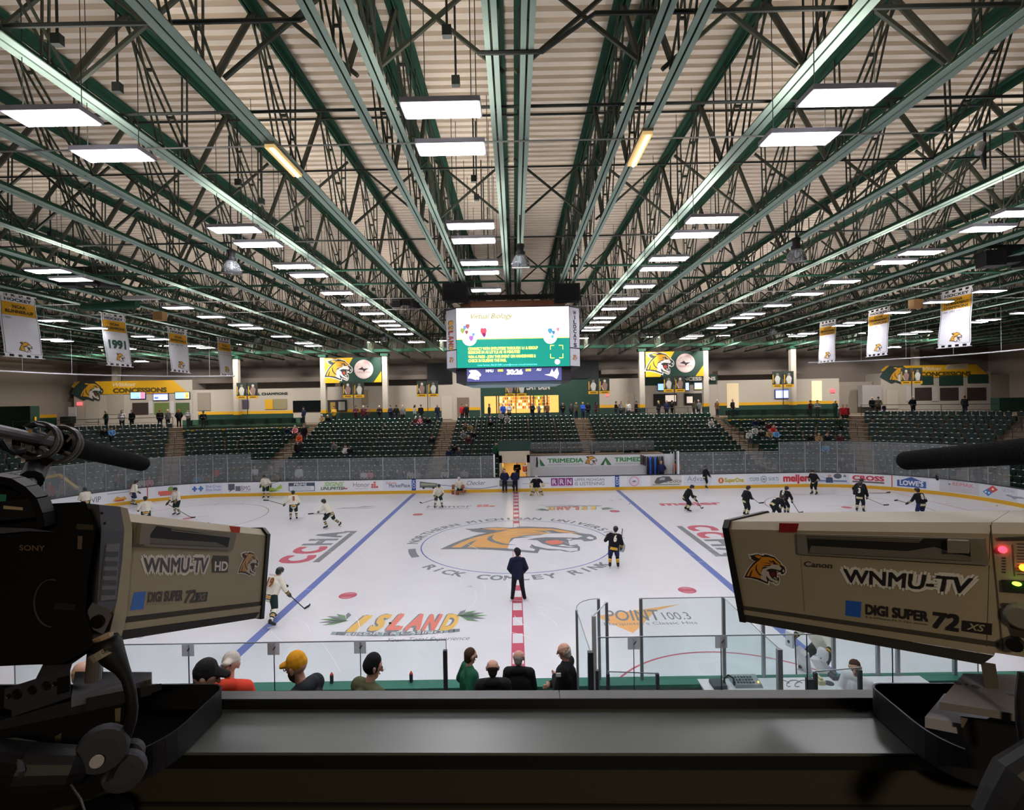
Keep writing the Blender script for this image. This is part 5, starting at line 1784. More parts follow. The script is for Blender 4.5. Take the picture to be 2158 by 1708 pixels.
# --- loudspeakers at its upper corners
SPK = C(38, 36, 40, rough=0.75)
for px, sg, lab in ((961, -1, 'large black loudspeaker above the upper left corner of the scoreboard'), (1194, 1, 'large black loudspeaker above the upper right corner of the scoreboard')):
    p = atY(px, 620, -2.2)
    e = empty('loudspeaker', (p.x, p.y, p.z - 0.35), lab, 'loudspeaker')
    m = MB()
    m.hexa([(p.x - 0.58, p.y - 0.35, p.z - 0.4 - sg * 0.06), (p.x + 0.58, p.y - 0.35, p.z - 0.4 + sg * 0.06), (p.x + 0.5, p.y + 0.5, p.z - 0.3), (p.x - 0.5, p.y + 0.5, p.z - 0.3),
            (p.x - 0.56, p.y - 0.3, p.z + 0.42), (p.x + 0.56, p.y - 0.3, p.z + 0.42), (p.x + 0.5, p.y + 0.5, p.z + 0.4), (p.x - 0.5, p.y + 0.5, p.z + 0.4)], SPK)
    m.build('cabinet', e)
    m = MB()
    m.hexa([(p.x - 0.5, p.y - 0.38, p.z - 0.33), (p.x + 0.5, p.y - 0.38, p.z - 0.33), (p.x + 0.5, p.y - 0.35, p.z - 0.33), (p.x - 0.5, p.y - 0.35, p.z - 0.33),
            (p.x - 0.5, p.y - 0.34, p.z + 0.36), (p.x + 0.5, p.y - 0.34, p.z + 0.36), (p.x + 0.5, p.y - 0.3, p.z + 0.36), (p.x - 0.5, p.y - 0.3, p.z + 0.36)], C(28, 27, 30, rough=0.9))
    m.build('grille', e)
    m = MB()
    for dx in (-0.35, 0.35):
        m.tube((p.x + dx, p.y + 0.1, p.z + 0.4), (p.x + dx, p.y + 0.1, BZ), 0.02, PIPED, n=5)
    m.build('bracket', e)
def speaker_cluster(px, py, y, lab, sg, s=1.0):
    p = atY(px, py, y)
    e = empty('loudspeaker', tuple(p), lab, 'loudspeaker')
    m = MB()
    for k in range(3):
        a = sg * (0.5 + 0.35 * (k - 1))
        c = V((p.x + (k - 1) * 0.75 * s, p.y + 0.1 * k, p.z + 0.12 * (k % 2)))
        m.box(tuple(c), (0.7 * s, 0.6 * s, 0.6 * s), SPK, a)
    m.build('cabinet', e)
    m = MB()
    m.box((p.x, p.y, p.z + 0.5 * s), (2.2 * s, 0.12, 0.12), PIPED)
    for dx in (-0.8, 0.8):
        m.tube((p.x + dx * s, p.y, p.z + 0.5 * s), (p.x + dx * s, p.y, TZ), 0.025, PIPED, n=5)
    m.build('bracket', e)
speaker_cluster(186, 590, -3.0, 'black loudspeaker cluster hanging above the leftmost banner', 1, 1.0)
speaker_cluster(2128, 546, -4.6, 'black loudspeaker cluster hanging at the right edge above the banners', -1, 1.0)
speaker_cluster(853, 642, 2.0, 'small dark loudspeaker cluster left of the scoreboard', 1, 0.6)
speaker_cluster(1672, 676, 14.0, 'small dark loudspeaker cluster above the right banners', -1, 0.8)
# --- bell lamps, switched off
BELL = glass_mat('bell_glass', (224, 228, 232), 0.2)
def bell(px, py, y, r, lab):
    p = atY(px, py, y)
    e = empty('bell_lamp', tuple(p), lab, 'lamp', 'clear bell lamps under the joists')
    MB().lathe([(r, -0.5 * r), (0.95 * r, -0.1 * r), (0.8 * r, 0.35 * r), (0.5 * r, 0.75 * r), (0.35 * r, 0.8 * r)], BELL, tuple(p), n=18).build('bell_shade', e, True)
    m = MB()
    m.lathe([(0.45 * r, 0.78 * r), (0.5 * r, 0.85 * r), (0.5 * r, 1.1 * r), (0.36 * r, 1.15 * r), (0.36 * r, 1.6 * r), (0.44 * r, 1.65 * r), (0.44 * r, 1.9 * r)], C(42, 42, 42), tuple(p), n=12)
    m.build('ballast_housing', e)
    MB().tube((p.x, p.y, p.z + 1.9 * r), (p.x, p.y, CZ), 0.02, PIPED, n=5).build('hanger', e)
    MB().lathe([(0.1 * r, -0.1 * r), (0.16 * r, 0.2 * r), (0.1 * r, 0.7 * r)], C(226, 226, 232), tuple(p), n=8).build('bulb', e)
for a in ((1097, 553, -10.3, 0.27, 'clear bell lamp hanging in front of the centre joists'), (488, 566, -10.5, 0.27, 'clear bell lamp left of the scoreboard under the panels'), (1678, 541, -10.5, 0.27, 'clear bell lamp hanging at the upper right'),
          (543, 719, 14, 0.3, 'small far bell lamp beside the fourth banner'), (809, 716, 14, 0.3, 'small far bell lamp left of the scoreboard'), (1353, 707, 14, 0.3, 'small far bell lamp right of the scoreboard'), (1628, 701, 14, 0.33, 'small far bell lamp left of the right banners')):
    bell(*a)
# --- championship banners
BANW = mat('banner_cloth', (232, 232, 238), 0.8, var=0.03)
BANY = mat('banner_gold_cloth', (226, 166, 26), 0.8, var=0.03)
def banner(corn, lines, year, lab, bigyear=None):
    """corn: image corners top-left, top-right, bottom-right, bottom-left used to measure the hanging plane; sg side"""
    P = corn
    W0 = (P[1] - P[0]).length
    qm = quadmap(P[3], P[2], P[1], P[0])
    e = empty('championship_banner', tuple((P[0] + P[1]) / 2), lab, 'banner', 'hanging championship banners')
    def f(u, v, w=0.0):
        return qm(u, v, w + 0.02 * math.sin(v * 9 + u * 4))
    m = MB()
    n = 10
    vs, fs = [], []
    for j in range(n + 1):
        for i in range(5):
            vs.append(f(i / 4, 0.045 + 0.91 * j / n))
    for j in range(n):
        for i in range(4):
            fs.append((j * 5 + i, j * 5 + i + 1, (j + 1) * 5 + i + 1, (j + 1) * 5 + i))
    m.add(vs, fs, BANW)
    m.add([tuple(V(p) + (P[1] - P[0]).cross(P[3] - P[0]).normalized() * 0.012) for p in vs], [tuple(reversed(q)) for q in fs], BANW)
    for k in range(5):
        for v0, v1 in ((0.0, 0.05), (0.95, 1.0)):
            u0 = 0.02 + k * 0.215
            m.rect(u0, v0, u0 + 0.1, v1, f, BANW, 0.0, 0.01)
    m.build('cloth', e)
    m = MB()
    K = C(44, 50, 50)
    for y0, y1 in ((0.655, 0.7075), (0.7075, 0.76), (0.76, 0.8125), (0.8125, 0.865)):
        m.rect(0.03, y0, 0.5, y1, f, BANY, 0.006)
        m.rect(0.5, y0, 0.97, y1, f, BANY, 0.006)
    for x in (0.03, 0.96):
        for j in range(12):
            m.rect(x, 0.06 + j * 0.0733, x + 0.012, 0.06 + (j + 1) * 0.0733, f, K, 0.008)
    m.rect(0.03, 0.06, 0.97, 0.064, f, K, 0.008)
    m.text('HOCKEY', 0.12, 0.885, 0.045, f, K, 0.012, bold=0.04, width=0.76)
    nl = len(lines)
    for i, t in enumerate(lines):
        w = min(0.78, 0.095 * len(t))
        m.text(t, 0.5, (0.775 if nl == 2 else 0.8) - i * (0.08 if nl == 2 else 0.066), 0.048 if nl == 2 else 0.042, f, C(70, 60, 26), 0.014, bold=0.04, align='C', width=w)
    if bigyear:
        m.text(bigyear, 0.17, 0.34, 0.15, f, C(36, 84, 70), 0.012, bold=0.05, width=0.68)
    for i, t in enumerate(year):
        m.text(t, 0.08 + (i % 4) * 0.24, 0.6 - 0.06 * (i // 4), 0.032, f, C(110, 112, 116), 0.012, width=0.17)
    m.build('lettering', e)
    m = MB()
    cat(m, lambda u, v, w=0: f(u, v * 0.62, w), 0.36, 0.11, 0.4, (None, C(80, 62, 30), C(226, 168, 40), C(226, 224, 224), C(120, 60, 50)), 0.012, step=0.002)
    m.build('emblem', e)
    m = MB()
    for v in (0.0, 1.0):
        m.tube(qm(-0.04, v), qm(1.04, v), 0.02, C(214, 214, 218), n=6)
    for u in (0.1, 0.9):
        a = qm(u, 1.0)
        m.tube(a, (a.x, a.y, CZ), 0.008, PIPED, n=4)
    m.build('rods', e)
    return e
def banner_plane(x, tl, tr, br, bl, sg, lean=0.42):
    """the banners hang in line with the joists, their feet drawn in towards the ice"""
    o = []
    for (px, py), top in ((tl, 1), (tr, 1), (br, 0), (bl, 0)):
        o.append(atX(px, py, x if top else x + sg * lean))
    return o
BX = -22.9
banner(banner_plane(BX, (-4, 614), (73, 628), (92, 757), (9, 751), 1), ['NCAA', 'RUNNER-UP'], ['1980'], 'white hockey runner-up banner, leftmost and largest of the left row')
banner(banner_plane(BX, (211, 658), (263, 666), (279, 774), (226, 770), 1), ['NCAA', 'CHAMPIONS'], [], 'white hockey banner with a large green year', '1991')
banner(banner_plane(BX, (352, 689), (393, 696), (401, 787), (361, 783), 1), ['NCAA', 'SEMIFINALS'], ['1989', '1980', '1981'], 'white hockey banner with a row of small years, third from the left')
banner(banner_plane(BX, (457, 711), (485, 716), (492, 794), (464, 791), 1), ['NCAA', 'TOURNAMENT'], ['1980', '1981', '1989', '1991', '1992', '1993', '2010', '2011'], 'narrow white hockey banner at the far end of the left row')
BX = 21.9
banner(banner_plane(BX, (1728, 680), (1762, 673), (1759, 763), (1725, 766), -1), ['CCHA', 'REGULAR SEASON', 'CHAMPIONS'], ['1980', '1981'], 'narrow white hockey banner at the far end of the right row')
banner(banner_plane(BX, (1831, 656), (1876, 645), (1869, 748), (1826, 753), -1), ['CCHA', 'TOURNAMENT', 'CHAMPIONS'], ['1980', '1981'], 'white hockey banner, middle one of the right row')
banner(banner_plane(BX, (1985, 617), (2050, 601), (2045, 729), (1976, 735), -1), ['WCHA', 'TOURNAMENT', 'CHAMPIONS'], ['1989', '1991', '1992'], 'white hockey banner, largest of the right row')
# --- curved pipe that carries the end netting
NETP = C(206, 206, 210)
for side, s0, s1, lab in (('left', -43, -21.6, 'pale curved netting pipe above the left end of the rink'), ('right', 22.6, 43, 'pale curved netting pipe above the right end of the rink')):
    z = 9.28 if side == 'left' else 9.5
    pts = [bpath(s0 + (s1 - s0) * k / 24, 0.4)[0] + V((0, 0, z)) for k in range(25)]
    e = MB().path(pts, 0.045, NETP, 8).build('netting_pipe', origin=tuple(pts[12]))
    tag(e, lab, 'pipe')
    m = MB()
    for k in range(1, 25, 3):
        m.tube(pts[k], (pts[k].x, pts[k].y, BZ), 0.012, NETP, n=4)
    m.build('hanger_wire', e)
# --- odds and ends up in the roof
for px, py, y, lab in ((337, 667, 2, 'small tan junction box hanging left of the second panel row'), (1930, 641, 2, 'small tan heater box hanging above the right banners')):
    p = atY(px, py, y)
    o = MB().box(tuple(p), (0.5, 0.4, 0.45), C(176, 136, 88)).tube((p.x, p.y, p.z), (p.x, p.y, CZ), 0.015, PIPED, n=4).build('junction_box', origin=tuple(p))
    tag(o, lab, 'box')
a, b = atY(258, 627, 0), atY(330, 627, 0)
tag(MB().cube(a.x, 0, a.z - 0.1, b.x, 0.3, a.z + 0.08, C(200, 200, 198)).tube((a.x + 1, 0.15, a.z), (a.x + 1, 0.15, TZ), 0.01, PIPED, n=4).build('strip_light', origin=tuple(a)), 'white unlit strip light hanging left of the scoreboard', 'strip light')
a, b = atY(175, 648, 0.5), atY(290, 641, 0.5)
tag(MB().tube(a, b, 0.2, TOPM, n=10).tube(V((a.x + 1, a.y, a.z)), V((a.x + 1, a.y, TZ)), 0.02, PIPED, n=4).build('air_duct', origin=tuple(a)), 'short dark green duct under the joists left of the scoreboard', 'duct')
p = atZ(2075, 283, BZ - 0.05)
e = empty('security_camera', tuple(p), 'small white security camera on a bent black bracket at the upper right', 'security camera')
q = atD(2063, 312, 9.5)
MB().path([p + V((0, 0, 0.05)), (p.x, p.y, p.z), (p.x, p.y, q.z + 0.1), (q.x, q.y, q.z + 0.05)], 0.025, C(26, 26, 34), 6).build('bracket', e)
MB().tube(q + V((0.05, 0, 0.08)), q - V((0.06, 0.05, 0.12)), 0.06, C(206, 204, 200), n=10).build('body', e)
# ================================================================== PEOPLE
def capsule(m, p0, p1, r0, r1, n=10):
    """closed tapered capsule"""
    p0, p1 = V(p0), V(p1)
    d = p1 - p0
    L = d.length
    if L < 1e-5:
        d = V((0, 0, 1))
        p1 = p0 + d * 1e-4
    d = (p1 - p0).normalized()
    pts, rs = [], []
    for k in range(4):
        a = PI / 2 * (k / 4)
        pts.append(p0 - d * (r0 * math.cos(a) * 0.999))
        rs.append(max(0.001, r0 * math.sin(a)))
    pts.append(p0); rs.append(r0)
    pts.append(p1); rs.append(r1)
    for k in range(3, -1, -1):
        a = PI / 2 * (k / 4)
        pts.append(p1 + d * (r1 * math.cos(a) * 0.999))
        rs.append(max(0.001, r1 * math.sin(a)))
    x = d.cross(V((0, 0, 1)) if abs(d.z) < 0.9 else V((1, 0, 0))).normalized()
    y = d.cross(x)
    vs, fs = [], []
    for p, r in zip(pts, rs):
        for k in range(n):
            t = 2 * PI * k / n
            vs.append(p + x * (r * math.cos(t)) + y * (r * math.sin(t)))
    for i in range(len(pts) - 1):
        for k in range(n):
            k2 = (k + 1) % n
            fs.append((i * n + k, i * n + k2, (i + 1) * n + k2, (i + 1) * n + k))
    fs.append(tuple(reversed(range(n))))
    fs.append(tuple((len(pts) - 1) * n + k for k in range(n)))
    m.add(vs, fs, None)
_blobs = {}
def blob_mesh(key, caps, vox, mats, colf=None, smooth_it=2):
    """one continuous skin grown over tapered limbs; colf(bone, t, point) picks the material slot"""
    if key in _blobs:
        return _blobs[key]
    m = MB()
    for c in caps:
        capsule(m, *c[1:5])
    me = bpy.data.meshes.new('skin')
    me.from_pydata([tuple(v) for v in m.v], [], m.f)
    o = bpy.data.objects.new('skin', me)
    COL.objects.link(o)
    md = o.modifiers.new('skin', 'REMESH')
    md.mode = 'VOXEL'
    md.voxel_size = vox
    md.use_smooth_shade = True
    if smooth_it:
        ms = o.modifiers.new('soften', 'SMOOTH')
        ms.iterations = smooth_it
        ms.factor = 0.4
    dg = bpy.context.evaluated_depsgraph_get()
    out = bpy.data.meshes.new_from_object(o.evaluated_get(dg))
    bpy.data.objects.remove(o)
    bpy.data.meshes.remove(me)
    for mt in mats:
        out.materials.append(mt)
    n = len(out.polygons)
    out.polygons.foreach_set('use_smooth', [True] * n)
    if colf and n:
        cen = np.zeros(n * 3)
        out.polygons.foreach_get('center', cen)
        cen = cen.reshape(-1, 3)
        best = np.full(n, 1e9)
        bt = np.zeros(n)
        bi = np.zeros(n, int)
        for i, c in enumerate(caps):
            a, b = np.array(c[1]), np.array(c[2])
            d = b - a
            t = np.clip(((cen - a) @ d) / max(1e-9, d @ d), 0, 1)
            dist = np.linalg.norm(cen - a - t[:, None] * d, axis=1) - (c[3] + (c[4] - c[3]) * t)
            k = dist < best
            best[k] = dist[k]
            bt[k] = t[k]
            bi[k] = i
        out.polygons.foreach_set('material_index', [colf(caps[bi[j]][0], bt[j], cen[j]) for j in range(n)])
    _blobs[key] = out
    return out
def put(name, me, parent, mats=None):
    o = bpy.data.objects.new(name, me)
    COL.objects.link(o)
    if parent is not None:
        o.parent = parent
    if mats:
        for i, mt in enumerate(mats):
            o.material_slots[i].link = 'OBJECT'
            o.material_slots[i].material = mt
    return o

# ---- poses: joints of a 1.8 m adult facing +y, z up from the floor
BASE = dict(pel=(0, 0, .95), che=(0, 0, 1.30), nec=(0, .0, 1.50), hea=(0, .03, 1.67),
            shL=(-.19, 0, 1.43), elL=(-.25, -.03, 1.14), haL=(-.24, .06, .90), shR=(.19, 0, 1.43), elR=(.25, -.03, 1.14), haR=(.24, .06, .90),
            hiL=(-.1, 0, .93), knL=(-.11, .03, .5), anL=(-.12, -.02, .09), toL=(-.13, .15, .04), hiR=(.1, 0, .93), knR=(.11, .03, .5), anR=(.12, -.02, .09), toR=(.13, .15, .04))
def pose(**k):
    d = dict(BASE)
    d.update(k)
    return d
def lean(p, ang, side=0.0, keep=('knL', 'knR', 'anL', 'anR', 'toL', 'toR', 'hiL', 'hiR', 'pel')):
    """tip the trunk forward about the pelvis"""
    q = dict(p)
    o = V(p['pel'])
    R = Matrix.Rotation(-ang, 3, 'X') @ Matrix.Rotation(side, 3, 'Y')
    for k in p:
        if k not in keep:
            q[k] = tuple(o + R @ (V(p[k]) - o))
    return q
def shift(p, d, keys):
    q = dict(p)
    for k in keys:
        q[k] = tuple(V(q[k]) + V(d))
    return q
STAND = BASE
POCK = pose(elL=(-.31, -.09, 1.17), haL=(-.22, .07, .98), elR=(.31, -.09, 1.17), haR=(.22, .07, .98))
PHONE = pose(elL=(-.25, .03, 1.14), haL=(-.08, .28, 1.24), elR=(.25, .03, 1.14), haR=(.08, .28, 1.22))
FOLD = pose(elL=(-.27, .08, 1.14), haL=(.1, .22, 1.17), elR=(.27, .08, 1.13), haR=(-.1, .24, 1.14))
HIPS = pose(elL=(-.38, -.08, 1.16), haL=(-.19, .05, 1.02))
WAVE = pose(elR=(.36, .05, 1.36), haR=(.34, .22, 1.52))
SIT = pose(pel=(0, -.1, .52), che=(0, -.12, .88), nec=(0, -.08, 1.07), hea=(0, -.03, 1.24), shL=(-.19, -.1, 1.0), shR=(.19, -.1, 1.0), elL=(-.25, 0, .74), elR=(.25, 0, .74), haL=(-.1, .24, .66), haR=(.1, .24, .66),
           hiL=(-.1, -.08, .5), hiR=(.1, -.08, .5), knL=(-.12, .36, .5), knR=(.12, .36, .5), anL=(-.12, .34, .09), anR=(.12, .34, .09), toL=(-.13, .5, .04), toR=(.13, .5, .04))
SITF = lean(SIT, 0.35)
WALK = pose(knL=(-.1, .18, .52), anL=(-.1, .22, .1), toL=(-.1, .38, .06), knR=(.1, -.02, .5), anR=(.1, -.3, .14), toR=(.1, -.16, .04), elL=(-.25, -.12, 1.16), haL=(-.25, -.12, .92), elR=(.25, .02, 1.14), haR=(.24, .2, .96))
LEGS_S = dict(pel=(0, -.12, .86), hiL=(-.1, -.12, .84), hiR=(.1, -.12, .84), knL=(-.19, .12, .5), anL=(-.24, -.06, .13), toL=(-.27, .12, .08), knR=(.19, .12, .5), anR=(.24, -.06, .13), toR=(.27, .12, .08))
def trunk(dz, dy=0.0):
    return {k: (BASE[k][0], BASE[k][1] + dy, BASE[k][2] + dz) for k in ('che', 'nec', 'hea', 'shL', 'shR', 'elL', 'elR', 'haL', 'haR')}
def skater(ang, arms, legs=LEGS_S, side=0.0):
    p = pose(**trunk(legs['pel'][2] - .95, legs['pel'][1]))
    p.update(legs)
    p = lean(p, ang, side)
    p.update(arms)
    return p
LEGS_UP = dict(pel=(0, -.03, .93), hiL=(-.1, -.03, .91), hiR=(.1, -.03, .91), knL=(-.15, .08, .52), anL=(-.17, -.04, .13), toL=(-.19, .13, .08), knR=(.15, .08, .52), anR=(.17, -.04, .13), toR=(.19, .13, .08))
LEGS_STRIDE = dict(pel=(0, -.1, .86), hiL=(-.1, -.1, .84), hiR=(.1, -.1, .84), knL=(-.14, .2, .52), anL=(-.14, .04, .13), toL=(-.14, .22, .08), knR=(.24, -.18, .48), anR=(.36, -.5, .2), toR=(.42, -.38, .1))
ARM_STICK = dict(elL=(-.32, .12, 1.05), haL=(-.16, .36, .95), elR=(.33, .16, 1.02), haR=(.24, .46, .80))
ARM_WIDE = dict(elL=(-.42, .1, 1.1), haL=(-.5, .3, .92), elR=(.36, .06, 1.06), haR=(.3, .26, .9))
ARM_DOWN = dict(elL=(-.33, 0, 1.1), haL=(-.3, .16, .86), elR=(.33, 0, 1.1), haR=(.3, .16, .86))

def fingers(ha, el, side, s=1.0):
    """five fingers, each its own chain rooted in the palm, gently curled"""
    ha, el = V(ha), V(el)
    d = (ha - el).normalized()
    x = d.cross(V((0, 1, 0)))
    if x.length < 0.1:
        x = d.cross(V((1, 0, 0)))
    x.normalize()
    y = x.cross(d).normalized()
    out = []
    palm = ha + d * 0.07
    out.append(('hand', tuple(ha), tuple(palm), .028, .034))
    out.append(('hand', tuple(ha + x * .02), tuple(palm + x * .03), .022, .02))
    out.append(('hand', tuple(ha - x * .02), tuple(palm - x * .03), .022, .02))
    for k, (u, L) in enumerate(((-.034, .060), (-.012, .074), (.012, .078), (.034, .070))):
        a = palm + x * u + d * 0.015
        b = a + d * (L * .5) + y * .012
        c = b + d * (L * .3) + y * .03
        out.append(('hand', tuple(a), tuple(b), .0095, .009))
        out.append(('hand', tuple(b), tuple(c), .009, .0075))
    a = ha + x * .03 * side + d * .02
    b = a + x * .03 * side + d * .03 + y * .015
    c = b + d * .03 + y * .015
    out.append(('hand', tuple(a), tuple(b), .012, .0105))
    out.append(('hand', tuple(b), tuple(c), .0105, .009))
    return out
def body_caps(p, fine=False, face=0.0):
    """whole body from the joints; face turns the head about z"""
    h, n = V(p['hea']), V(p['nec'])
    up = (h - n).normalized()
    R = Matrix.Rotation(face, 3, 'Z')
    fwd = R @ V((0, 1, 0))
    fwd = (fwd - up * fwd.dot(up)).normalized()
    sd = fwd.cross(up)
    c = []
    T = lambda k: V(p[k])
    c.append(('torso', p['pel'], p['che'], .13, .14))
    for s in ('L', 'R'):
        sg = -1 if s == 'L' else 1
        c.append(('torso', tuple(T('pel') + V((sg * .07, 0, .0))), tuple(T('che') + (T('sh' + s) - T('nec')) * .45), .105, .12))
        c.append(('torso', tuple(T('nec') * .7 + T('che') * .3), p['sh' + s], .075, .07))
        c.append(('arm', p['sh' + s], p['el' + s], .058, .045))
        c.append(('arm', p['el' + s], p['ha' + s], .043, .03))
        if fine:
            c += fingers(p['ha' + s], p['el' + s], sg * -1)
        else:
            d = (T('ha' + s) - T('el' + s)).normalized()
            c.append(('hand', p['ha' + s], tuple(T('ha' + s) + d * .09), .036, .03))
        c.append(('leg', p['hi' + s], p['kn' + s], .092, .06))
        c.append(('leg', p['kn' + s], p['an' + s], .058, .04))
        c.append(('foot', p['an' + s], p['to' + s], .045, .035))
    c.append(('neck', tuple(n - up * .03), tuple(h - up * .06), .056, .052))
    c.append(('head', tuple(h + up * .035 - fwd * .012), tuple(h + up * .03 + fwd * .01), .098, .092))
    c.append(('head', tuple(h + up * .0 + fwd * .02), tuple(h - up * .085 + fwd * .045), .075, .042))
    c.append(('head', tuple(h + up * .02 + fwd * .1), tuple(h - up * .025 + fwd * .118), .012, .018))
    for sg in (-1, 1):
        c.append(('head', tuple(h + sd * sg * .092 - up * .025), tuple(h + sd * sg * .096 + up * .02 - fwd * .01), .014, .018))
    return c, (h, up, fwd, sd)
def hair_caps(H, style):
    h, up, f, s = H
    if style == 'short':
        return [('hair', tuple(h + up * .058 - f * .02), tuple(h + up * .05 - f * .03), .094, .098), ('hair', tuple(h + up * .0 - f * .04), tuple(h - up * .04 - f * .045), .085, .07)]
    if style == 'fringe':
        return [('hair', tuple(h - up * .0 - f * .035), tuple(h - up * .04 - f * .045), .093, .075)]
    if style == 'long':
        return [('hair', tuple(h + up * .058 - f * .02), tuple(h + up * .03 - f * .03), .098, .102), ('hair', tuple(h - f * .04), tuple(h - up * .2 - f * .06), .098, .06)]
    if style == 'beanie':
        return [('hair', tuple(h + up * .075 - f * .015), tuple(h + up * .03 - f * .022), .1, .107)]
    if style == 'cap':
        return [('hair', tuple(h + up * .07 - f * .012), tuple(h + up * .055 - f * .012), .1, .106), ('hair', tuple(h + up * .055 + f * .08), tuple(h + up * .045 + f * .17), .045, .03),
                ('hair', tuple(h + up * .052 + f * .08 + s * .04), tuple(h + up * .042 + f * .16 + s * .035), .02, .016), ('hair', tuple(h + up * .052 + f * .08 - s * .04), tuple(h + up * .042 + f * .16 - s * .035), .02, .016)]
    if style == 'helmet':
        return [('hair', tuple(h + up * .07 + f * .01), tuple(h + up * .045 - f * .03), .112, .118), ('hair', tuple(h + up * .02 - f * .03), tuple(h - up * .02 - f * .04), .112, .095)]
def coat_caps(p, fat=1.0, hood=False, sleeve=1.0):
    T = lambda k: V(p[k])
    c = []
    low = T('pel') - V((0, 0, .04)) if (T('che') - T('pel')).z > .25 else T('pel')
    c.append(('torso', tuple(low), p['che'], .165 * fat, .165 * fat))
    for s in ('L', 'R'):
        sg = -1 if s == 'L' else 1
        c.append(('torso', tuple(low + V((sg * .075, 0, .0))), tuple(T('che') + (T('sh' + s) - T('nec')) * .5), .13 * fat, .14 * fat))
        c.append(('torso', tuple(T('nec') * .75 + T('che') * .25), p['sh' + s], .085 * fat, .088 * fat))
        c.append(('upperarm', p['sh' + s], p['el' + s], .088 * fat, .068 * fat))
        e, h = T('el' + s), T('ha' + s)
        c.append(('forearm', p['el' + s], tuple(e + (h - e) * sleeve), .066 * fat, .05 * fat))
    if hood:
        n = T('nec')
        c.append(('hood', tuple(n + V((-.06, -.07, .0))), tuple(n + V((.06, -.07, .0))), .075, .075))
    return c
def pants_caps(p, fat=1.0, to=1.0):
    T = lambda k: V(p[k])
    c = [('hip', p['hiL'], p['hiR'], .118 * fat, .118 * fat), ('hip', p['pel'], p['pel'], .13 * fat, .13 * fat)]
    for s in ('L', 'R'):
        c.append(('thigh', p['hi' + s], p['kn' + s], .112 * fat, .085 * fat))
        k, a = T('kn' + s), T('an' + s)
        if to > 0:
            c.append(('shin', p['kn' + s], tuple(k + (a - k) * to), .082 * fat, .066 * fat))
    return c
def shoe_caps(p, r=.052):
    T = lambda k: V(p[k])
    return [('shoe' + s, tuple(T('an' + s) - V((0, 0, .03))), p['to' + s], r, r * .82) for s in ('L', 'R')]
SKIN = mat('skin_light', (206, 160, 138), 0.55, var=0.04)
SKIN2 = mat('skin_warm', (186, 132, 108), 0.55, var=0.04)
HAIRS = {'brown': (74, 52, 38), 'dark': (36, 30, 28), 'grey': (150, 146, 142), 'blond': (176, 140, 92), 'white': (206, 202, 196), 'red': (150, 84, 50)}
def clothes(c, r=0.85):
    return mat('cloth_%d_%d_%d' % tuple(c), c, r, var=0.08, scale=14, spec=0.25)
POSES = dict(stand=STAND, pockets=POCK, phone=PHONE, fold=FOLD, hips=HIPS, wave=WAVE, sit=SIT, sitf=SITF, walk=WALK)
def civilian(loc, rz, pname, coat, trous, hair, label, group=None, size=1.0, style='short', fine=False, p=None, hood=False, skin=None, face=0.0, shoes=(30, 30, 32), fat=1.0, extra=None):
    """one person: a continuous body with hair and clothes as parts"""
    p = p or POSES[pname]
    k = pname + ('_f' if fine else '') + '_%g' % face
    vox = .011 if fine else .026
    caps, H = body_caps(p, fine, face)
    body = put('person', blob_mesh('body_' + k, caps, vox, [SKIN]), None, [skin or SKIN])
    body.location = loc
    body.rotation_euler = (0, 0, rz)
    body.scale = (size,) * 3
    body.matrix_world = Matrix.Translation(V(loc)) @ Matrix.Rotation(rz, 4, 'Z') @ Matrix.Scale(size, 4)
    tag(body, label, 'person', group)
    v2 = .014 if fine else .028
    if style:
        hc = clothes(HAIRS[hair]) if isinstance(hair, str) else clothes(hair)
        nm = 'hair' if style in ('short', 'long', 'fringe') else ('hat' if style != 'helmet' else 'helmet')
        put(nm, blob_mesh('hair_' + k + style, hair_caps(H, style), v2 * .8, [SKIN]), body, [hc])
    put('jacket', blob_mesh('coat_%s_%g_%d' % (k, fat, hood), coat_caps(p, fat, hood), v2, [SKIN]), body, [clothes(coat)])
    put('trousers', blob_mesh('pants_' + k, pants_caps(p, .97), v2, [SKIN]), body, [clothes(trous)])
    put('shoes', blob_mesh('shoes_' + k, shoe_caps(p), v2, [SKIN]), body, [clothes(shoes)])
    if extra:
        extra(body, p, H)
    return body
def face_bits(body, H, beard=None, glasses=False, key=''):
    h, up, f, s = H
    m = MB()
    for sg in (-1, 1):
        m.ball(h + f * .098 + s * sg * .034 + up * .02, .011, C(40, 34, 32), 8)
    m.build('eyes').parent = body
    m = MB()
    m.path([h + f * .093 - s * .022 - up * .062, h + f * .1 - up * .064, h + f * .093 + s * .022 - up * .062], .006, C(150, 92, 84), 6)
    m.build('mouth').parent = body
    if beard:
        put('beard', blob_mesh('beard' + key, [('b', tuple(h - up * .07 + f * .045), tuple(h - up * .1 + f * .05), .064, .045), ('b', tuple(h - up * .03 + s * .07 + f * .03), tuple(h - up * .08 + s * .04 + f * .05), .03, .03), ('b', tuple(h - up * .03 - s * .07 + f * .03), tuple(h - up * .08 - s * .04 + f * .05), .03, .03)], .012, [clothes(beard)]), body)
    if glasses:
        m = MB()
        for sg in (-1, 1):
            pts = [h + f * .112 + s * (sg * .034 + .024 * math.cos(t)) + up * (.02 + .018 * math.sin(t)) for t in [k * PI / 5 for k in range(10)]]
            m.path(pts, .003, C(30, 30, 34), 5, closed=True)
            m.tube(h + f * .105 + s * sg * .06 + up * .022, h - f * .01 + s * sg * .098 + up * .02, .003, C(30, 30, 34), n=5)
        m.build('glasses').parent = body

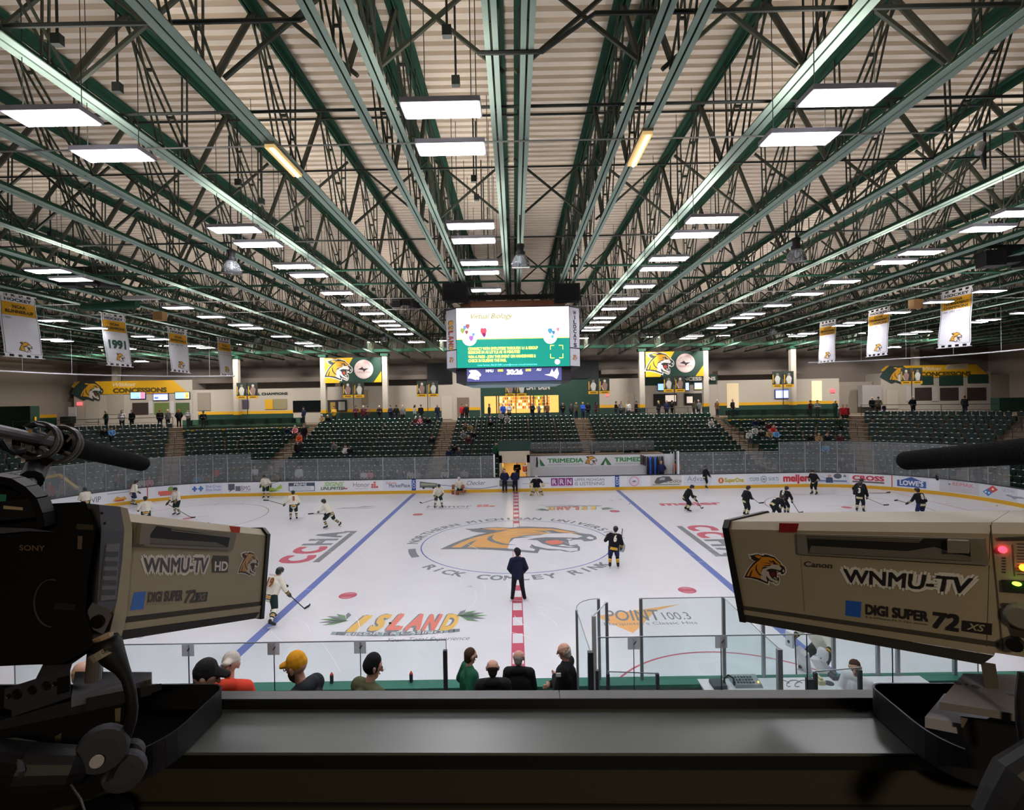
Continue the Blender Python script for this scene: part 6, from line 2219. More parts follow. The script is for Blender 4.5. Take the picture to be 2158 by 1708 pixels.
# ---- hockey players
WJ, GJ, YJ = clothes((226, 222, 206)), clothes((24, 52, 46)), clothes((200, 152, 70))
NJ, TJ, PJ = clothes((24, 24, 30)), clothes((206, 190, 148)), clothes((34, 40, 66))
YN = clothes((222, 172, 60))
def jersey_white(b, t, c):
    return 0
def team_color(dark, third=False, p=None):
    """slots: 0 main, 1 stripe, 2 second stripe, 3 yoke"""
    pel, ax = np.array(p['pel']), np.array(V(p['che']) - V(p['pel']))
    ax = ax / np.linalg.norm(ax)
    main, st1, st2, yoke = (NJ, TJ if not third else YN, PJ, NJ) if dark else (WJ, GJ, YJ, WJ)
    def f(b, t, c):
        if b == 'torso':
            q = (c - pel) @ ax
            if q < .02:
                if dark:
                    return 1 if -.13 < q < -.02 else 0
                return 1 if -.03 < q < .0 or -.15 < q < -.12 else (2 if -.11 < q < -.04 else 0)
            return 0
        if b == 'forearm':
            return 1 if .25 < t < .45 else (2 if .45 < t < .62 and not dark else (1 if .6 < t < .75 else 0))
        if b == 'hood':
            return 3
        return 0
    return [main, st1, st2, yoke], f
def sock_color(dark, third=False):
    mats = [NJ, YN if third else TJ, PJ] if dark else [WJ, GJ, YJ]
    def f(b, t, c):
        if .35 < t < .48 or .66 < t < .78:
            return 1
        if .5 < t < .62:
            return 2 if not dark else 1
        return 0
    return mats, f
STICKM, TAPE = C(52, 50, 52), C(40, 40, 42)
def hockey_stick(top, low, blade_dir, label, blade_col=None, shaft=STICKM, L=None):
    """shaft from the top hand through the low point on the ice, blade lying along blade_dir"""
    top, low, bd = V(top), V(low), V(blade_dir).normalized()
    e = empty('hockey_stick', tuple(low), label, 'hockey stick', 'hockey sticks held by players')
    d = (top - low).normalized()
    m = MB()
    m.bar(low + V((0, 0, .02)), top + d * .08, .03, .022, shaft)
    m.build('shaft', e)
    m = MB()
    pts = [low + V((0, 0, .035)), low + bd * .1 + V((0, 0, .04)), low + bd * .2 + V((0, 0, .042)), low + bd * .3 + V((0, 0, .055)) + V((-bd.y, bd.x, 0)) * .03]
    for a, b in zip(pts, pts[1:]):
        m.bar(a, b, .014, .07, blade_col or TAPE)
    m.build('blade', e)
    return e
def hockey_player(loc, rz, p, key, dark, label, number=None, stick=None, third=False, size=1.0, helmet=None, fine=False, pants=None, stick_label=None, name=None):
    caps, H = body_caps(p, fine, 0)
    body = put('person', blob_mesh('body_' + key, caps, .016 if fine else .024, [SKIN]), None)
    M = Matrix.Translation(V(loc)) @ Matrix.Rotation(rz, 4, 'Z') @ Matrix.Scale(size, 4)
    body.location = loc
    body.rotation_euler = (0, 0, rz)
    body.scale = (size,) * 3
    body.matrix_world = M
    tag(body, label, 'person')
    v = .016 if fine else .023
    ms, f = team_color(dark, third, p)
    cc = coat_caps(p, 1.16, False, .92)
    put('jersey', blob_mesh('jersey_%s_%d%d' % (key, dark, third), cc, v, ms, f), body)
    T = lambda k: V(p[k])
    pm = pants or (clothes((26, 28, 40)) if dark else clothes((28, 48, 44)))
    put('hockey_pants', blob_mesh('hpants_' + key, [('hip', p['hiL'], p['hiR'], .14, .14)] + [('thigh', p['hi' + s], tuple(T('hi' + s) * .12 + T('kn' + s) * .88), .138, .105) for s in 'LR'], v, [pm]), body, [pm])
    sm, sf = sock_color(dark, third)
    for s in 'LR':
        put('sock', blob_mesh('sock_%s%s_%d%d' % (key, s, dark, third), [('sock', p['kn' + s], tuple(T('kn' + s) * .1 + T('an' + s) * .9), .085, .062)], v * .9, sm, sf), body)
        sk = put('skate', blob_mesh('skate_%s%s' % (key, s), [('s', tuple(T('an' + s) + V((0, 0, .05))), p['an' + s], .056, .058), ('s', p['an' + s], p['to' + s], .056, .044)], v * .8, [C(30, 30, 32)]), body)
        a, t = T('an' + s), T('to' + s)
        d = (t - a)
        d.z = 0
        d.normalize()
        m = MB()
        lo = min(a.z, t.z) - .075
        m.bar(V((a.x, a.y, lo + .02)) - d * .08, V((t.x, t.y, lo + .02)) + d * .06, .012, .045, C(206, 208, 212))
        bl = m.build('blade')
        bl.parent = sk
        put('glove', blob_mesh('glove_%s%s_%d' % (key, s, dark), [('g', tuple(T('el' + s) * .3 + T('ha' + s) * .7), p['ha' + s], .062, .066), ('g', p['ha' + s], tuple(T('ha' + s) + (T('ha' + s) - T('el' + s)).normalized() * .1), .066, .045)], v * .9, [C(34, 34, 36)]), body, [C(40, 36, 36) if dark else C(34, 46, 44)])
    hc = helmet or ((40, 30, 36) if dark else (26, 38, 36))
    put('helmet', blob_mesh('helmet_' + key, hair_caps(H, 'helmet'), .02, [SKIN]), body, [mat('helmet_%d_%d_%d' % hc, hc, 0.35)])
    if number:
        che, nec = T('che'), T('nec')
        up = (nec - che).normalized()
        bk = V((1, 0, 0)).cross(up).normalized() * -1
        bk = V((0, -1, 0)) - up * V((0, -1, 0)).dot(up)
        bk.normalize()
        # sitting proud of the back of the jersey, letters readable from behind
        o = che + bk * .222 - up * .12
        fr = frame(o - V((.15, 0, 0)), (1, 0, 0), up)
        m = MB()
        col = C(226, 222, 206) if dark else C(150, 84, 40)
        m.text(number, .15, 0, .26, fr, col, .004, bold=.05, align='C', width=.26 if len(number) > 1 else .13)
        if name:
            m.text(name, .15, .32, .06, fr, col, -.012, align='C', width=.26)
        m.build('number').parent = body
    if stick:
        hands, low, bd = stick
        top = M @ V(hands)
        hockey_stick(top, low, bd, stick_label)
    return body
# ------------------------------------------------------------------ players and officials on the ice
def ice(px, py):
    return atZ(px, py, 0)
def stick_to(p, key, top_hand, px, py, z=None, d=None):
    pass
AW, TC, RT_, LF = 0.0, PI, -PI / 2, PI / 2      # facing away, towards the camera, right, left
P_CROUCH = skater(.55, dict(elL=(-.30, .2, .98), haL=(-.12, .48, .88), elR=(.34, .2, .95), haR=(.22, .46, .70)))
P_UP = skater(.12, ARM_STICK, LEGS_UP)
P_UP2 = skater(.2, dict(elL=(-.38, .02, 1.12), haL=(-.34, .26, .98), elR=(.3, .14, 1.1), haR=(.08, .38, 1.02)), LEGS_UP)
P_STRIDE = skater(.5, dict(elL=(-.3, .3, 1.02), haL=(-.1, .56, .92), elR=(.36, .12, 1.0), haR=(.3, .36, .74)), LEGS_STRIDE)
P_BEND = skater(1.0, dict(elL=(-.26, .42, .74), haL=(-.18, .5, .5), elR=(.26, .42, .74), haR=(.18, .5, .5)))
P_GLIDE = skater(.25, dict(elL=(-.34, .1, 1.16), haL=(-.26, .3, 1.3), elR=(.36, .02, 1.06), haR=(.32, .14, .84)), LEGS_UP, .14)
P_SHOT = skater(.3, ARM_WIDE, LEGS_UP)
P_KNEEL = pose(pel=(0, -.05, .5), che=(0, .08, .84), nec=(0, .14, 1.02), hea=(0, .2, 1.18), shL=(-.22, .1, .96), shR=(.22, .1, .96), elL=(-.38, .2, .72), haL=(-.4, .4, .62), elR=(.38, .2, .72), haR=(.36, .4, .6),
               hiL=(-.1, -.03, .48), hiR=(.1, -.03, .48), knL=(-.16, .2, .14), anL=(-.2, -.22, .12), toL=(-.22, -.38, .09), knR=(.16, .2, .14), anR=(.5, .05, .14), toR=(.66, .0, .12))
P_GOAL = pose(pel=(0, -.15, .74), che=(0, .05, 1.04), nec=(0, .14, 1.22), hea=(0, .2, 1.38), shL=(-.23, .1, 1.16), shR=(.23, .1, 1.16), elL=(-.44, .16, .94), haL=(-.46, .4, .82), elR=(.42, .16, .94), haR=(.44, .38, .8),
              hiL=(-.13, -.15, .72), hiR=(.13, -.15, .72), knL=(-.24, .16, .46), anL=(-.34, .0, .13), toL=(-.42, .16, .08), knR=(.24, .16, .46), anR=(.34, .0, .13), toR=(.42, .16, .08))
def HP(px, py, rz, p, key, dark, label, number=None, blade=None, blade_py=None, raised=False, third=False, fine=False, pants=None, name=None, bcol=None, hand='haL', size=1.0, helmet=None):
    L = ice(px, py)
    st = None
    sl = None
    if blade:
        if raised:
            d = (L - CAM).dot(FW) + (raised if isinstance(raised, float) else 0.0)
            low = atD(blade[0], blade[1], d)
        else:
            low = ice(*blade)
        Mx = Matrix.Translation(L) @ Matrix.Rotation(rz, 4, 'Z')
        h = Mx @ V(p[hand])
        dr = low - h
        dr.z = 0
        st = (p[hand], low, dr if dr.length > .01 else V((1, 0, 0)))
        sl = 'stick of the ' + label
        sl = ' '.join(sl.split()[:15])
    return hockey_player((L.x, L.y, 0), rz, p, key, dark, label, number, st, third, size, helmet, fine, pants, sl, name)
B = False
NAVYP = clothes((34, 40, 84))
HP(181, 1086, .9, P_UP, 'up', B, 'white jersey player seen only from the waist up at the far left')
HP(281, 1066, -.5, P_SHOT, 'shot17', B, 'white jersey player 17 bending beside the left goal line', '17', pants=clothes((44, 52, 88)))
HP(308, 1112, .7, P_UP2, 'up2', B, 'white jersey player just behind the left camera top, facing left')
HP(373, 1086, PI - .35, P_UP, 'up', B, 'white jersey player standing in the left faceoff circle', blade=(403, 1092), hand='haR')
HP(453, 1156, PI, P_BEND, 'bend', True, 'dark player showing just helmet and shoulders over the left camera', blade=None)
HP(561, 1050, PI, P_SHOT, 'shot', B, 'white jersey player against the boards with his stick out right', blade=(602, 1012), raised=True, hand='haR')
HP(619, 1097, .45, P_SHOT, 'shot8', B, 'white jersey player 8 holding the stick out to his left', '8', blade=(566, 1056), raised=True, hand='haL')
HP(693, 1114, LF - .2, P_STRIDE, 'stride', B, 'white jersey player crouched and striding left', blade=(661, 1084), raised=True, hand='haR')
HP(924, 1071, PI + .35, P_CROUCH, 'crouch', B, 'white jersey player gliding towards the camera on the pale lettering', blade=(889, 1062), hand='haR')
HP(577, 1309, -.35, P_STRIDE, 'stride19', B, 'white jersey player 19 nearest the left camera with stick reaching right', '19', blade=(642, 1285), hand='haR', fine=True, name='PAYNE')
HP(1485, 1030, RT_ + .5, P_UP, 'upd', True, 'dark jersey player by the far boards in front of the grey advert', blade=(1508, 1015), raised=True, hand='haR')
HP(1449, 1078, RT_, P_CROUCH, 'crouchd', True, 'dark jersey player leaning right over the red ice lettering', blade=(1478, 1073), hand='haL')
HP(1573, 1089, RT_ + .15, P_UP2, 'up2d', True, 'dark jersey player upright with stick held level to the right', blade=(1600, 1062), raised=True, hand='haR')
HP(1653, 1084, RT_ + .6, P_CROUCH, 'crouch0', True, 'dark jersey player 0 bent forward just above the right camera', '0', blade=(1684, 1082), hand='haR')
HP(1634, 1096, RT_ + .3, P_BEND, 'bend2', True, 'dark jersey player 2 bending down beside player 0', '2')
HP(1716, 1043, LF + .4, P_UP2, 'up2e', True, 'dark jersey player by the boards left of the man and puck advert')
HP(1812, 1070, RT_ + .5, P_SHOT, 'shotd', True, 'dark jersey player behind player 3 with stick out right', blade=(1868, 1040), raised=True, hand='haR')
HP(1813, 1080, RT_ + .75, P_UP, 'up3', True, 'dark jersey player 3 in front of his teammate', '3', blade=(1862, 1066), raised=True, hand='haR')
HP(1941, 1098, .1, P_SHOT, 'shot81', True, 'dark jersey player 81 seen from behind above the right camera', '81', blade=(1892, 1056), raised=True, hand='haL', pants=NAVYP)
HP(1968, 1041, RT_ - .3, P_SHOT, 'shote', True, 'dark jersey player by the curved boards right of the blue house advert', pants=NAVYP)
HP(1294, 1198, -.15, P_GLIDE, 'glide6', True, 'dark jersey player 6 gliding away with a raised stick', '6', blade=(1311, 1122), raised=.35, third=True, fine=True, hand='haR', pants=clothes((36, 44, 84)), name='WINTER', size=.95)
# goalkeepers
def goalie(px, py, rz, p, key, dark, label, padcol, size=1.0, stick=None):
    L = ice(px, py)
    b = hockey_player((L.x, L.y, 0), rz, p, key, dark, label, None, None, False, size, (206, 206, 210) if not dark else (190, 190, 196))
    T = lambda k: V(p[k])
    for s in 'LR':
        k, a = T('kn' + s), T('an' + s)
        m = MB()
        d = (a - k).normalized()
        f = V((0, 1, 0)) - d * d.y
        if f.length < .3:
            f = V((0, 0, 1)) - d * d.z
        f.normalize()
        top, bot = k - d * .22 + f * .09, a + d * .1 + f * .09
        m.bar(top, bot, .28, .13, padcol, up=f)
        m.bar(top + d * .26 + f * .04, top + d * .34 + f * .04, .29, .07, C(60, 60, 60) if dark else C(226, 220, 206), up=f)
        o = m.build('leg_pad')
        o.parent = b
    m = MB()
    h = T('haL')
    m.ball(h + V((0, .06, .02)), .15, padcol, 10, (1, .5, 1.1))
    o = m.build('catch_glove', smooth=True)
    o.parent = b
    m = MB()
    h = T('haR')
    m.box(tuple(h + V((0, .07, 0))), (.2, .06, .36), padcol)
    o = m.build('blocker')
    o.parent = b
    if stick:
        Mx = Matrix.Translation(L) @ Matrix.Rotation(rz, 4, 'Z')
        low = Mx @ V(stick[0])
        top = Mx @ V(stick[1])
        e = hockey_stick(top, low, Mx.to_3x3() @ V((-1, .1, 0)), 'wide goalie ' + stick[2], C(206, 196, 172))
    return b
goalie(970, 1042, PI - .3, P_KNEEL, 'kneel', B, 'white jersey goalkeeper kneeling by the far boards with brown pads', C(150, 90, 56))
goalie(1131, 1045, PI, P_GOAL, 'goal', True, 'dark jersey goalkeeper with tan pads near the far centre line', C(206, 190, 150), 1.0, ((-.1, .4, .03), (.5, .3, 1.25), 'stick of the tan padded goalkeeper'))
goalie(1728, 1428, LF + .35, P_GOAL, 'goal', B, 'white goalkeeper behind the penalty box glass under the right camera', C(206, 208, 212), 1.02, ((.0, .75, .03), (.35, .4, .95), 'stick of the goalkeeper under the right camera'))

# officials and staff
NAVY = (26, 32, 58)
def helm(body, p, H):
    pass
o = ice(1092, 1268)
P_OFF = pose(**{**{k: POCK[k] for k in POCK}, 'knL': (-.15, .03, .5), 'anL': (-.2, -.02, .13), 'toL': (-.24, .13, .08), 'knR': (.15, .03, .5), 'anR': (.22, -.02, .13), 'toR': (.27, .13, .08)})
civilian((o.x, o.y, 0), .05, 'official', NAVY, (26, 24, 28), (30, 30, 34), 'person in navy jacket and black helmet standing on the centre line, back turned', p=P_OFF, style='helmet', fine=True, shoes=(196, 194, 192), face=.5, hood=True)
for px, py, lab, hs in ((1064, 1037, 'person in navy jacket and trousers on the ice left of the tunnel centre', 'short'), (1086, 1038, 'person in navy jacket with dark cap standing on the far centre line', 'cap')):
    o = ice(px, py)
    civilian((o.x, FARY - .25, 0), PI, 'pockets', (30, 36, 66), (28, 30, 42), 'dark', lab, style=hs)
p = atY(1090, 1000, FARY + 1.6)
civilian((p.x, FARY + 1.9, .35), PI, 'phone', (24, 24, 26), (26, 26, 28), 'dark', 'person in black raising both hands in the tunnel doorway', style='cap')
p = atY(1393, 1000, FARY + .8)
civilian((p.x, FARY + .75, .32), PI, 'hips', (36, 42, 84), (22, 22, 26), 'blond', 'person in blue top and black leggings, hand on hip, at the bench end', style='long')
p = atY(1414, 1000, FARY + 2)
civilian((p.x, FARY + 1.9, .3), PI, 'stand', (150, 148, 146), (70, 70, 74), 'grey', 'person in grey behind the white bench door posts')
p = atY(1429, 1000, FARY + 1)
civilian((p.x, FARY + 1.2, .3), .3, 'stand', (226, 100, 66), (80, 70, 66), 'dark', 'person in bright orange top behind the glass right of the bench')

# ------------------------------------------------------------------ spectators
NAMES = {'black': (24, 24, 28), 'navy': (30, 36, 66), 'grey': (120, 120, 124), 'light grey': (170, 170, 174), 'white': (214, 212, 210), 'maroon': (84, 36, 46), 'red': (196, 44, 52), 'orange': (226, 96, 50),
         'pink': (226, 140, 150), 'blue': (44, 84, 190), 'light blue': (110, 170, 226), 'green': (34, 88, 62), 'olive': (86, 84, 62), 'tan': (166, 140, 104), 'brown': (116, 84, 58), 'yellow': (206, 164, 60), 'dark green': (26, 56, 46), 'dark grey': (58, 58, 64)}
rs = random.Random(5)
used_lab = {}
def uniq(lab):
    used_lab[lab] = used_lab.get(lab, 0) + 1
    if used_lab[lab] > 1:
        lab += ', %s along' % ordn(used_lab[lab] - 1)
    return lab
SECT = ['beside the left corner aisle', 'in the left corner section', 'below the left drinks deck', 'left of the middle section', 'in the middle section', 'right of the middle section', 'below the right drinks deck', 'in the right corner section']
def seat_pos(px, pyh):
    best = None
    for i in range(ROWN):
        o, z = row_o(i) + .5, row_z(i)
        lo, hi = -36.0, 36.0
        for _ in range(30):
            mid = (lo + hi) / 2
            if project(bpath(mid, o)[0] + V((0, 0, z + 1.2)))[0] < px:
                lo = mid
            else:
                hi = mid
        q = bpath(lo, o)[0]
        e = abs(project(q + V((0, 0, z + 1.28)))[1] - pyh)
        if best is None or e < best[0]:
            best = (e, i, lo, q, z)
    return best
SEATED = [(219, 905, 'black'), (235, 903, 'light blue'), (249, 1000, 'maroon'), (298, 1003, 'white'), (314, 1008, 'pink'), (415, 995, 'light blue'), (425, 1000, 'grey'), (441, 995, 'brown'), (454, 992, 'red'),
 (536, 986, 'white'), (571, 983, 'grey'), (581, 995, 'tan'), (752, 988, 'black'), (765, 993, 'white'), (779, 990, 'pink'), (839, 988, 'black'), (852, 987, 'navy'), (864, 990, 'white'), (879, 990, 'light grey'),
 (937, 992, 'white'), (964, 990, 'grey'), (978, 990, 'light grey'), (705, 936, 'grey'), (728, 939, 'white'), (738, 938, 'black'), (606, 900, 'navy'), (621, 903, 'pink'), (630, 915, 'orange'), (910, 923, 'black'),
 (876, 879, 'maroon'), (885, 881, 'pink'), (894, 879, 'black'), (903, 879, 'black'), (980, 892, 'olive'), (990, 892, 'tan'), (976, 912, 'grey'), (987, 915, 'maroon'), (998, 912, 'black'), (946, 942, 'navy'), (958, 940, 'black'), (967, 945, 'dark grey'),
 (1034, 874, 'navy'), (1034, 886, 'black'), (1056, 870, 'grey'), (1069, 874, 'light grey'), (678, 871, 'tan'), (692, 874, 'black'), (1322, 941, 'dark green'), (1342, 941, 'black'), (1498, 884, 'white'),
 (1591, 882, 'navy'), (1605, 882, 'black'), (1619, 894, 'maroon'), (1631, 894, 'red'), (1578, 905, 'white'), (1590, 903, 'white'), (1604, 906, 'black'), (1622, 906, 'tan'), (1636, 903, 'light blue'), (1709, 916, 'black'), (1726, 918, 'tan'),
 (1744, 918, 'black'), (1771, 918, 'maroon'), (1703, 937, 'navy'), (1739, 934, 'light blue'), (1774, 971, 'black'), (1784, 973, 'dark grey'), (1796, 973, 'black'), (1607, 977, 'black'), (1476, 978, 'black')]
for px, py, cn in sorted(SEATED):
    e, i, s, q, z = seat_pos(px, py)
    n = bpath(s)[1]
    sec = sum(1 for t in (-a2s(deg=48), -a2s(deg=30), -20.6, -6.75, 6.75, 20.6, a2s(deg=30)) if s > t)
    lab = uniq('%s coated person seated in %s row %s' % (cn, ordn(i), SECT[sec]))
    hs = rs.choice(['short', 'short', 'beanie', 'cap', 'long'])
    civilian((q.x, q.y, z), math.atan2(n.x, -n.y) if False else PI - math.atan2(n.x, n.y), rs.choice(['sit', 'sitf']), NAMES[cn], rs.choice([(40, 44, 60), (30, 30, 34), (60, 64, 84)]),
             rs.choice(list(HAIRS)) if hs in ('short', 'long') else rs.choice([(30, 60, 48), (30, 30, 32), (196, 190, 186), (60, 62, 70)]), lab, 'spectators seated in the far stand', 1.0, hs)
STANDING = [(224, 'dark green'), (257, 'white'), (278, 'black'), (337, 'black'), (354, 'grey'), (377, 'black'), (397, 'light grey'), (431, 'black'), (640, 'navy'), (704, 'yellow'), (750, 'maroon'), (766, 'maroon'), (776, 'brown'),
 (800, 'black'), (823, 'navy'), (835, 'black'), (849, 'grey'), (874, 'light grey'), (887, 'black'), (922, 'navy'), (974, 'red'), (983, 'black'), (1031, 'navy'), (1060, 'blue'), (1073, 'white'), (1122, 'black'), (1136, 'grey'), (1153, 'brown'),
 (1186, 'black'), (1204, 'dark grey'), (1214, 'olive'), (1228, 'blue'), (1239, 'black'), (1256, 'maroon'), (1298, 'black'), (1309, 'grey'), (1324, 'white'), (1341, 'black'), (1388, 'black'), (1405, 'navy'), (1416, 'black'), (1462, 'olive'), (1472, 'grey'), (1511, 'brown'), (1544, 'black'),
 (1704, 'maroon'), (1719, 'grey'), (1758, 'dark green'), (1838, 'black'), (1851, 'olive'), (1863, 'navy'), (1924, 'black'), (2033, 'black')]
for k, (px, cn) in enumerate(STANDING):
    o = row_o(ROWN) + .5 + (px * 7 % 5) * .1
    lo, hi = -38.0, 38.0
    for _ in range(30):
        mid = (lo + hi) / 2
        if project(bpath(mid, o)[0] + V((0, 0, CONCZ + 1)))[0] < px:
            lo = mid
        else:
            hi = mid
    q = bpath(lo, o)[0]
    if 420 < px < 440 or 1690 < px < 1765:
        q = bpath(lo, row_o(12) + 1.6)[0]
        z = row_z(12) + .45
    else:
        z = CONCZ
    ref = ('by the left concession' if px < 410 else 'on the left drinks deck' if px < 440 else 'left of the scoreboard' if px < 930 else 'in front of the lit shop' if px < 1190 else 'right of the shop' if px < 1270 else 'by the middle concession' if px < 1560 else 'on the right drinks deck' if px < 1770 else 'by the right concession')
    lab = uniq('person in %s clothes standing on the concourse %s' % (cn, ref))
    hs = rs.choice(['short', 'short', 'beanie', 'cap', 'long'])
    civilian((q.x, q.y, z), rs.choice([PI, PI - .5, PI + .5, PI, .6, -1.4]), rs.choice(['stand', 'pockets', 'phone', 'fold', 'stand']), NAMES[cn], rs.choice([(40, 48, 72), (30, 30, 34), (52, 56, 70)]),
             rs.choice(list(HAIRS)) if hs in ('short', 'long') else rs.choice([(30, 60, 48), (30, 30, 32), (196, 190, 186)]), lab, 'spectators standing on the concourse', .62 if px == 1863 else 1.0, hs)
for px, py, cn, lab, pn in ((641, 896, 'black', 'person in black standing at the top of the orange coat group', 'stand'), (627, 932, 'black', 'person in black walking down the aisle left of the scoreboard', 'walk'), (630, 992, 'white', 'person in white standing behind the glass at the foot of the left aisle', 'walk'),
                        (1249, 935, 'grey', 'person in grey standing in the aisle above the far bench', 'stand'), (1776, 853, 'red', 'person in red jersey at the top of the right aisle, left one', 'stand'), (1784, 855, 'red', 'person in red jersey at the top of the right aisle, right one', 'stand'),
                        (1771, 877, 'dark green', 'person in green and black walking down the right aisle', 'walk'), (2061, 986, 'navy', 'person in navy standing behind the glass below the right microphone', 'stand'), (1045, 932, 'green', 'person in green jacket standing left of the tunnel portal', 'stand'),
                        (106, 1027, 'red', 'person in red behind the left corner glass by the ramp', 'stand'), (133, 1032, 'tan', 'person in tan hat behind the left corner glass by the ramp', 'stand')):
    best = None
    for i in range(ROWN + 1):
        o, z = row_o(i) + .2, row_z(i) if i < ROWN else CONCZ
        lo, hi = -36.0, 36.0
        for _ in range(30):
            mid = (lo + hi) / 2
            if project(bpath(mid, o)[0] + V((0, 0, z + 1.2)))[0] < px:
                lo = mid
            else:
                hi = mid
        q = bpath(lo, o)[0]
        e = abs(project(q + V((0, 0, z + 1.75)))[1] - py)
        if best is None or e < best[0]:
            best = (e, q, z)
    e, q, z = best
    civilian((q.x, q.y, z), PI if pn == 'stand' else PI + .4, pn, NAMES[cn], (36, 38, 48), 'brown', lab, None, 1.0, 'short')
# ================================================================== NEAR SIDE: bench, glass, scorers
NG = glass_mat('near_glass', (248, 252, 252), 0.012, 1.22)
GPOST = mat('post_grey', (150, 154, 158), 0.4, metal=0.4)
DPOST = C(52, 54, 58, rough=0.5)
def near_pane(p, q, z0, lab, th=0.012, edge=True, group='panes of glass on the near side'):
    """upright pane between two points given at its top edge"""
    p, q = V(p), V(q)
    d = V((q.x - p.x, q.y - p.y, 0)).normalized()
    n = V((-d.y, d.x, 0)) * th / 2
    m = MB()
    m.hexa([(p.x - n.x, p.y - n.y, z0), (q.x - n.x, q.y - n.y, z0), (q.x + n.x, q.y + n.y, z0), (p.x + n.x, p.y + n.y, z0), p - n, q - n, q + n, p + n], NG)
    o = m.build('glass_barrier', origin=(p.x, p.y, z0))
    tag(o, lab, 'glass pane', group)
    if edge:
        m = MB()
        m.bar(p, q, .014, .012, C(120, 132, 132, rough=.2))
        for t in (p, q):
            m.bar((t.x, t.y, z0), t, .008, .014, C(132, 144, 146, rough=.2))
        m.build('polished_edge', o)
    return o
def near_post(p, z0, lab, w=.05, m_=None):
    o = MB().cube(p.x - w / 2, p.y - w / 2, z0, p.x + w / 2, p.y + w / 2, p.z, m_ or GPOST).build('glass_post', origin=(p.x, p.y, z0))
    tag(o, lab, 'post', 'posts of the near glass')
GY = CAM.y + 7.2
PLAT, BOXZ = .92, .45
MB().cube(-26, CAM.y + 7.25, 0, 26, CAM.y + 10.4, BOXZ, C(84, 84, 82)).struct('bench_area_floor')
m = MB()
m.cube(-3.0, CAM.y + 7.3, BOXZ, 1.3, CAM.y + 9.6, PLAT, C(70, 72, 70))
m.struct('bench_platform')
m = MB()
m.cube(-26, CAM.y + 6.75, 0, 26, CAM.y + 7.15, 2.2, C(96, 98, 98))
m.cube(-26, CAM.y + 5.5, 0, 26, CAM.y + 6.75, 2.45, C(88, 86, 82))
m.cube(-26, CAM.y + 4.1, 0, 26, CAM.y + 5.5, 3.05, C(88, 86, 82))
m.cube(-26, CAM.y + 2.6, 0, 26, CAM.y + 4.1, 3.7, C(88, 86, 82))
m.struct('near_stand_steps')
tops = [(30, 1361), (215, 1359), (397, 1357), (577, 1355), (759, 1353), (940, 1351)]
P = [atY(px, py, GY) for px, py in tops]
zt = sum(p.z for p in P) / len(P)
P = [V((p.x, GY, zt)) for p in P]
for k in range(len(P) - 1):
    near_pane(P[k], P[k + 1], 2.2, 'clear glass pane behind the left team bench, %s from the left edge' % ordn(k))
clipm = glass_mat('clip_plastic', (196, 200, 204), .5)
def clip(p, lab):
    o = MB().box((p.x, GY - .012, p.z - .085), (.165, .012, .165), clipm).build('glass_clip', origin=(p.x, GY, p.z - .17))
    tag(o, lab, 'clip', 'square clips joining the near glass')
    MB().tube((p.x, GY - .03, p.z - .09), (p.x + .03, GY - .03, p.z - .05), .008, C(60, 60, 62), n=5).build('latch', o)
for k, lab in ((2, 'square clear clip on the left glass, nearest the left camera'), (3, 'square clear clip on the left glass above the yellow cap'), (4, 'square clear clip on the left glass above the black beanie')):
    clip(P[k], lab)
p = atY(938, 1371, GY)
near_post(p, 2.0, 'dark end post of the glass left of the standing men', .055, DPOST)
tops = [(1261, 1347), (1335, 1346), (1519, 1343), (1700, 1340), (1880, 1337), (2060, 1334)]
P = [atY(px, py, GY) for px, py in tops]
P = [V((p.x, GY, zt)) for p in P]
for k in range(len(P) - 1):
    near_pane(P[k], P[k + 1], 2.2, 'clear glass pane behind the penalty boxes, %s from the standing men' % ordn(k))
for k, lab in ((1, 'square clear clip on the right glass, left one'), (2, 'square clear clip on the right glass, right one')):
    clip(P[k], lab)
# tall glass on the ice side of the boxes
IYG = NEARY - 0.08
pts = [(1350, 1262), (1524, 1260), (1607, 1259), (1755, 1258), (1848, 1258), (1890, 1257), (2010, 1256)]
P = [atY(px, py, IYG) for px, py in pts]
zt2 = P[0].z
P = [V((p.x, IYG, zt2)) for p in P]
for k in range(len(P) - 1):
    near_pane(P[k], P[k + 1], 1.15, 'tall glass pane on the near boards, %s right of the curved glass' % ordn(k))
for k, p in enumerate(P):
    near_post(p, 1.15, 'grey post of the tall near glass, %s from the curved glass' % ordn(k), .06)
# curved end glass and the side panes of the boxes
c0, c1 = atD(1215, 1282, 10.0), atD(1261, 1259, 10.56)
z2 = zt2
cx_, cy_ = c1.x, c0.y
m, e = MB(), MB()
arc = []
for k in range(9):
    t = PI - PI / 2 * k / 8
    arc.append(V((c1.x + (c1.x - c0.x) * math.cos(t), c0.y + (c1.y - c0.y) * math.sin(t), z2)))
for a, b in zip(arc, arc[1:]):
    m.add([(a.x, a.y, 1.15), (b.x, b.y, 1.15), tuple(b), tuple(a)], [(0, 1, 2, 3)], NG)
o = m.build('glass_barrier', origin=(c0.x, c0.y, 1.15))
tag(o, 'curved glass pane at the end of the players bench', 'glass pane', 'panes of glass on the near side')
e.path(arc, .007, C(120, 132, 132, rough=.2), 5)
e.build('polished_edge', o)
def top_at(px, py):
    """point of the glass top line straight behind the pixel"""
    return atZ(px, py, z2)
A1, A2 = arc[0], top_at(1244, 1374)
near_pane(A1, A2, 1.0, 'side glass pane between the standing men and the penalty box')
near_post(A1, .5, 'slim grey post where the curved glass begins', .045)
near_post(V((A2.x, A2.y, z2)), .5, 'dark square post right of the man in black', .085, DPOST)
D1, D2 = top_at(1278, 1270), top_at(1251, 1298)
near_pane(D1, D2, .6, 'penalty box door glass standing ajar')
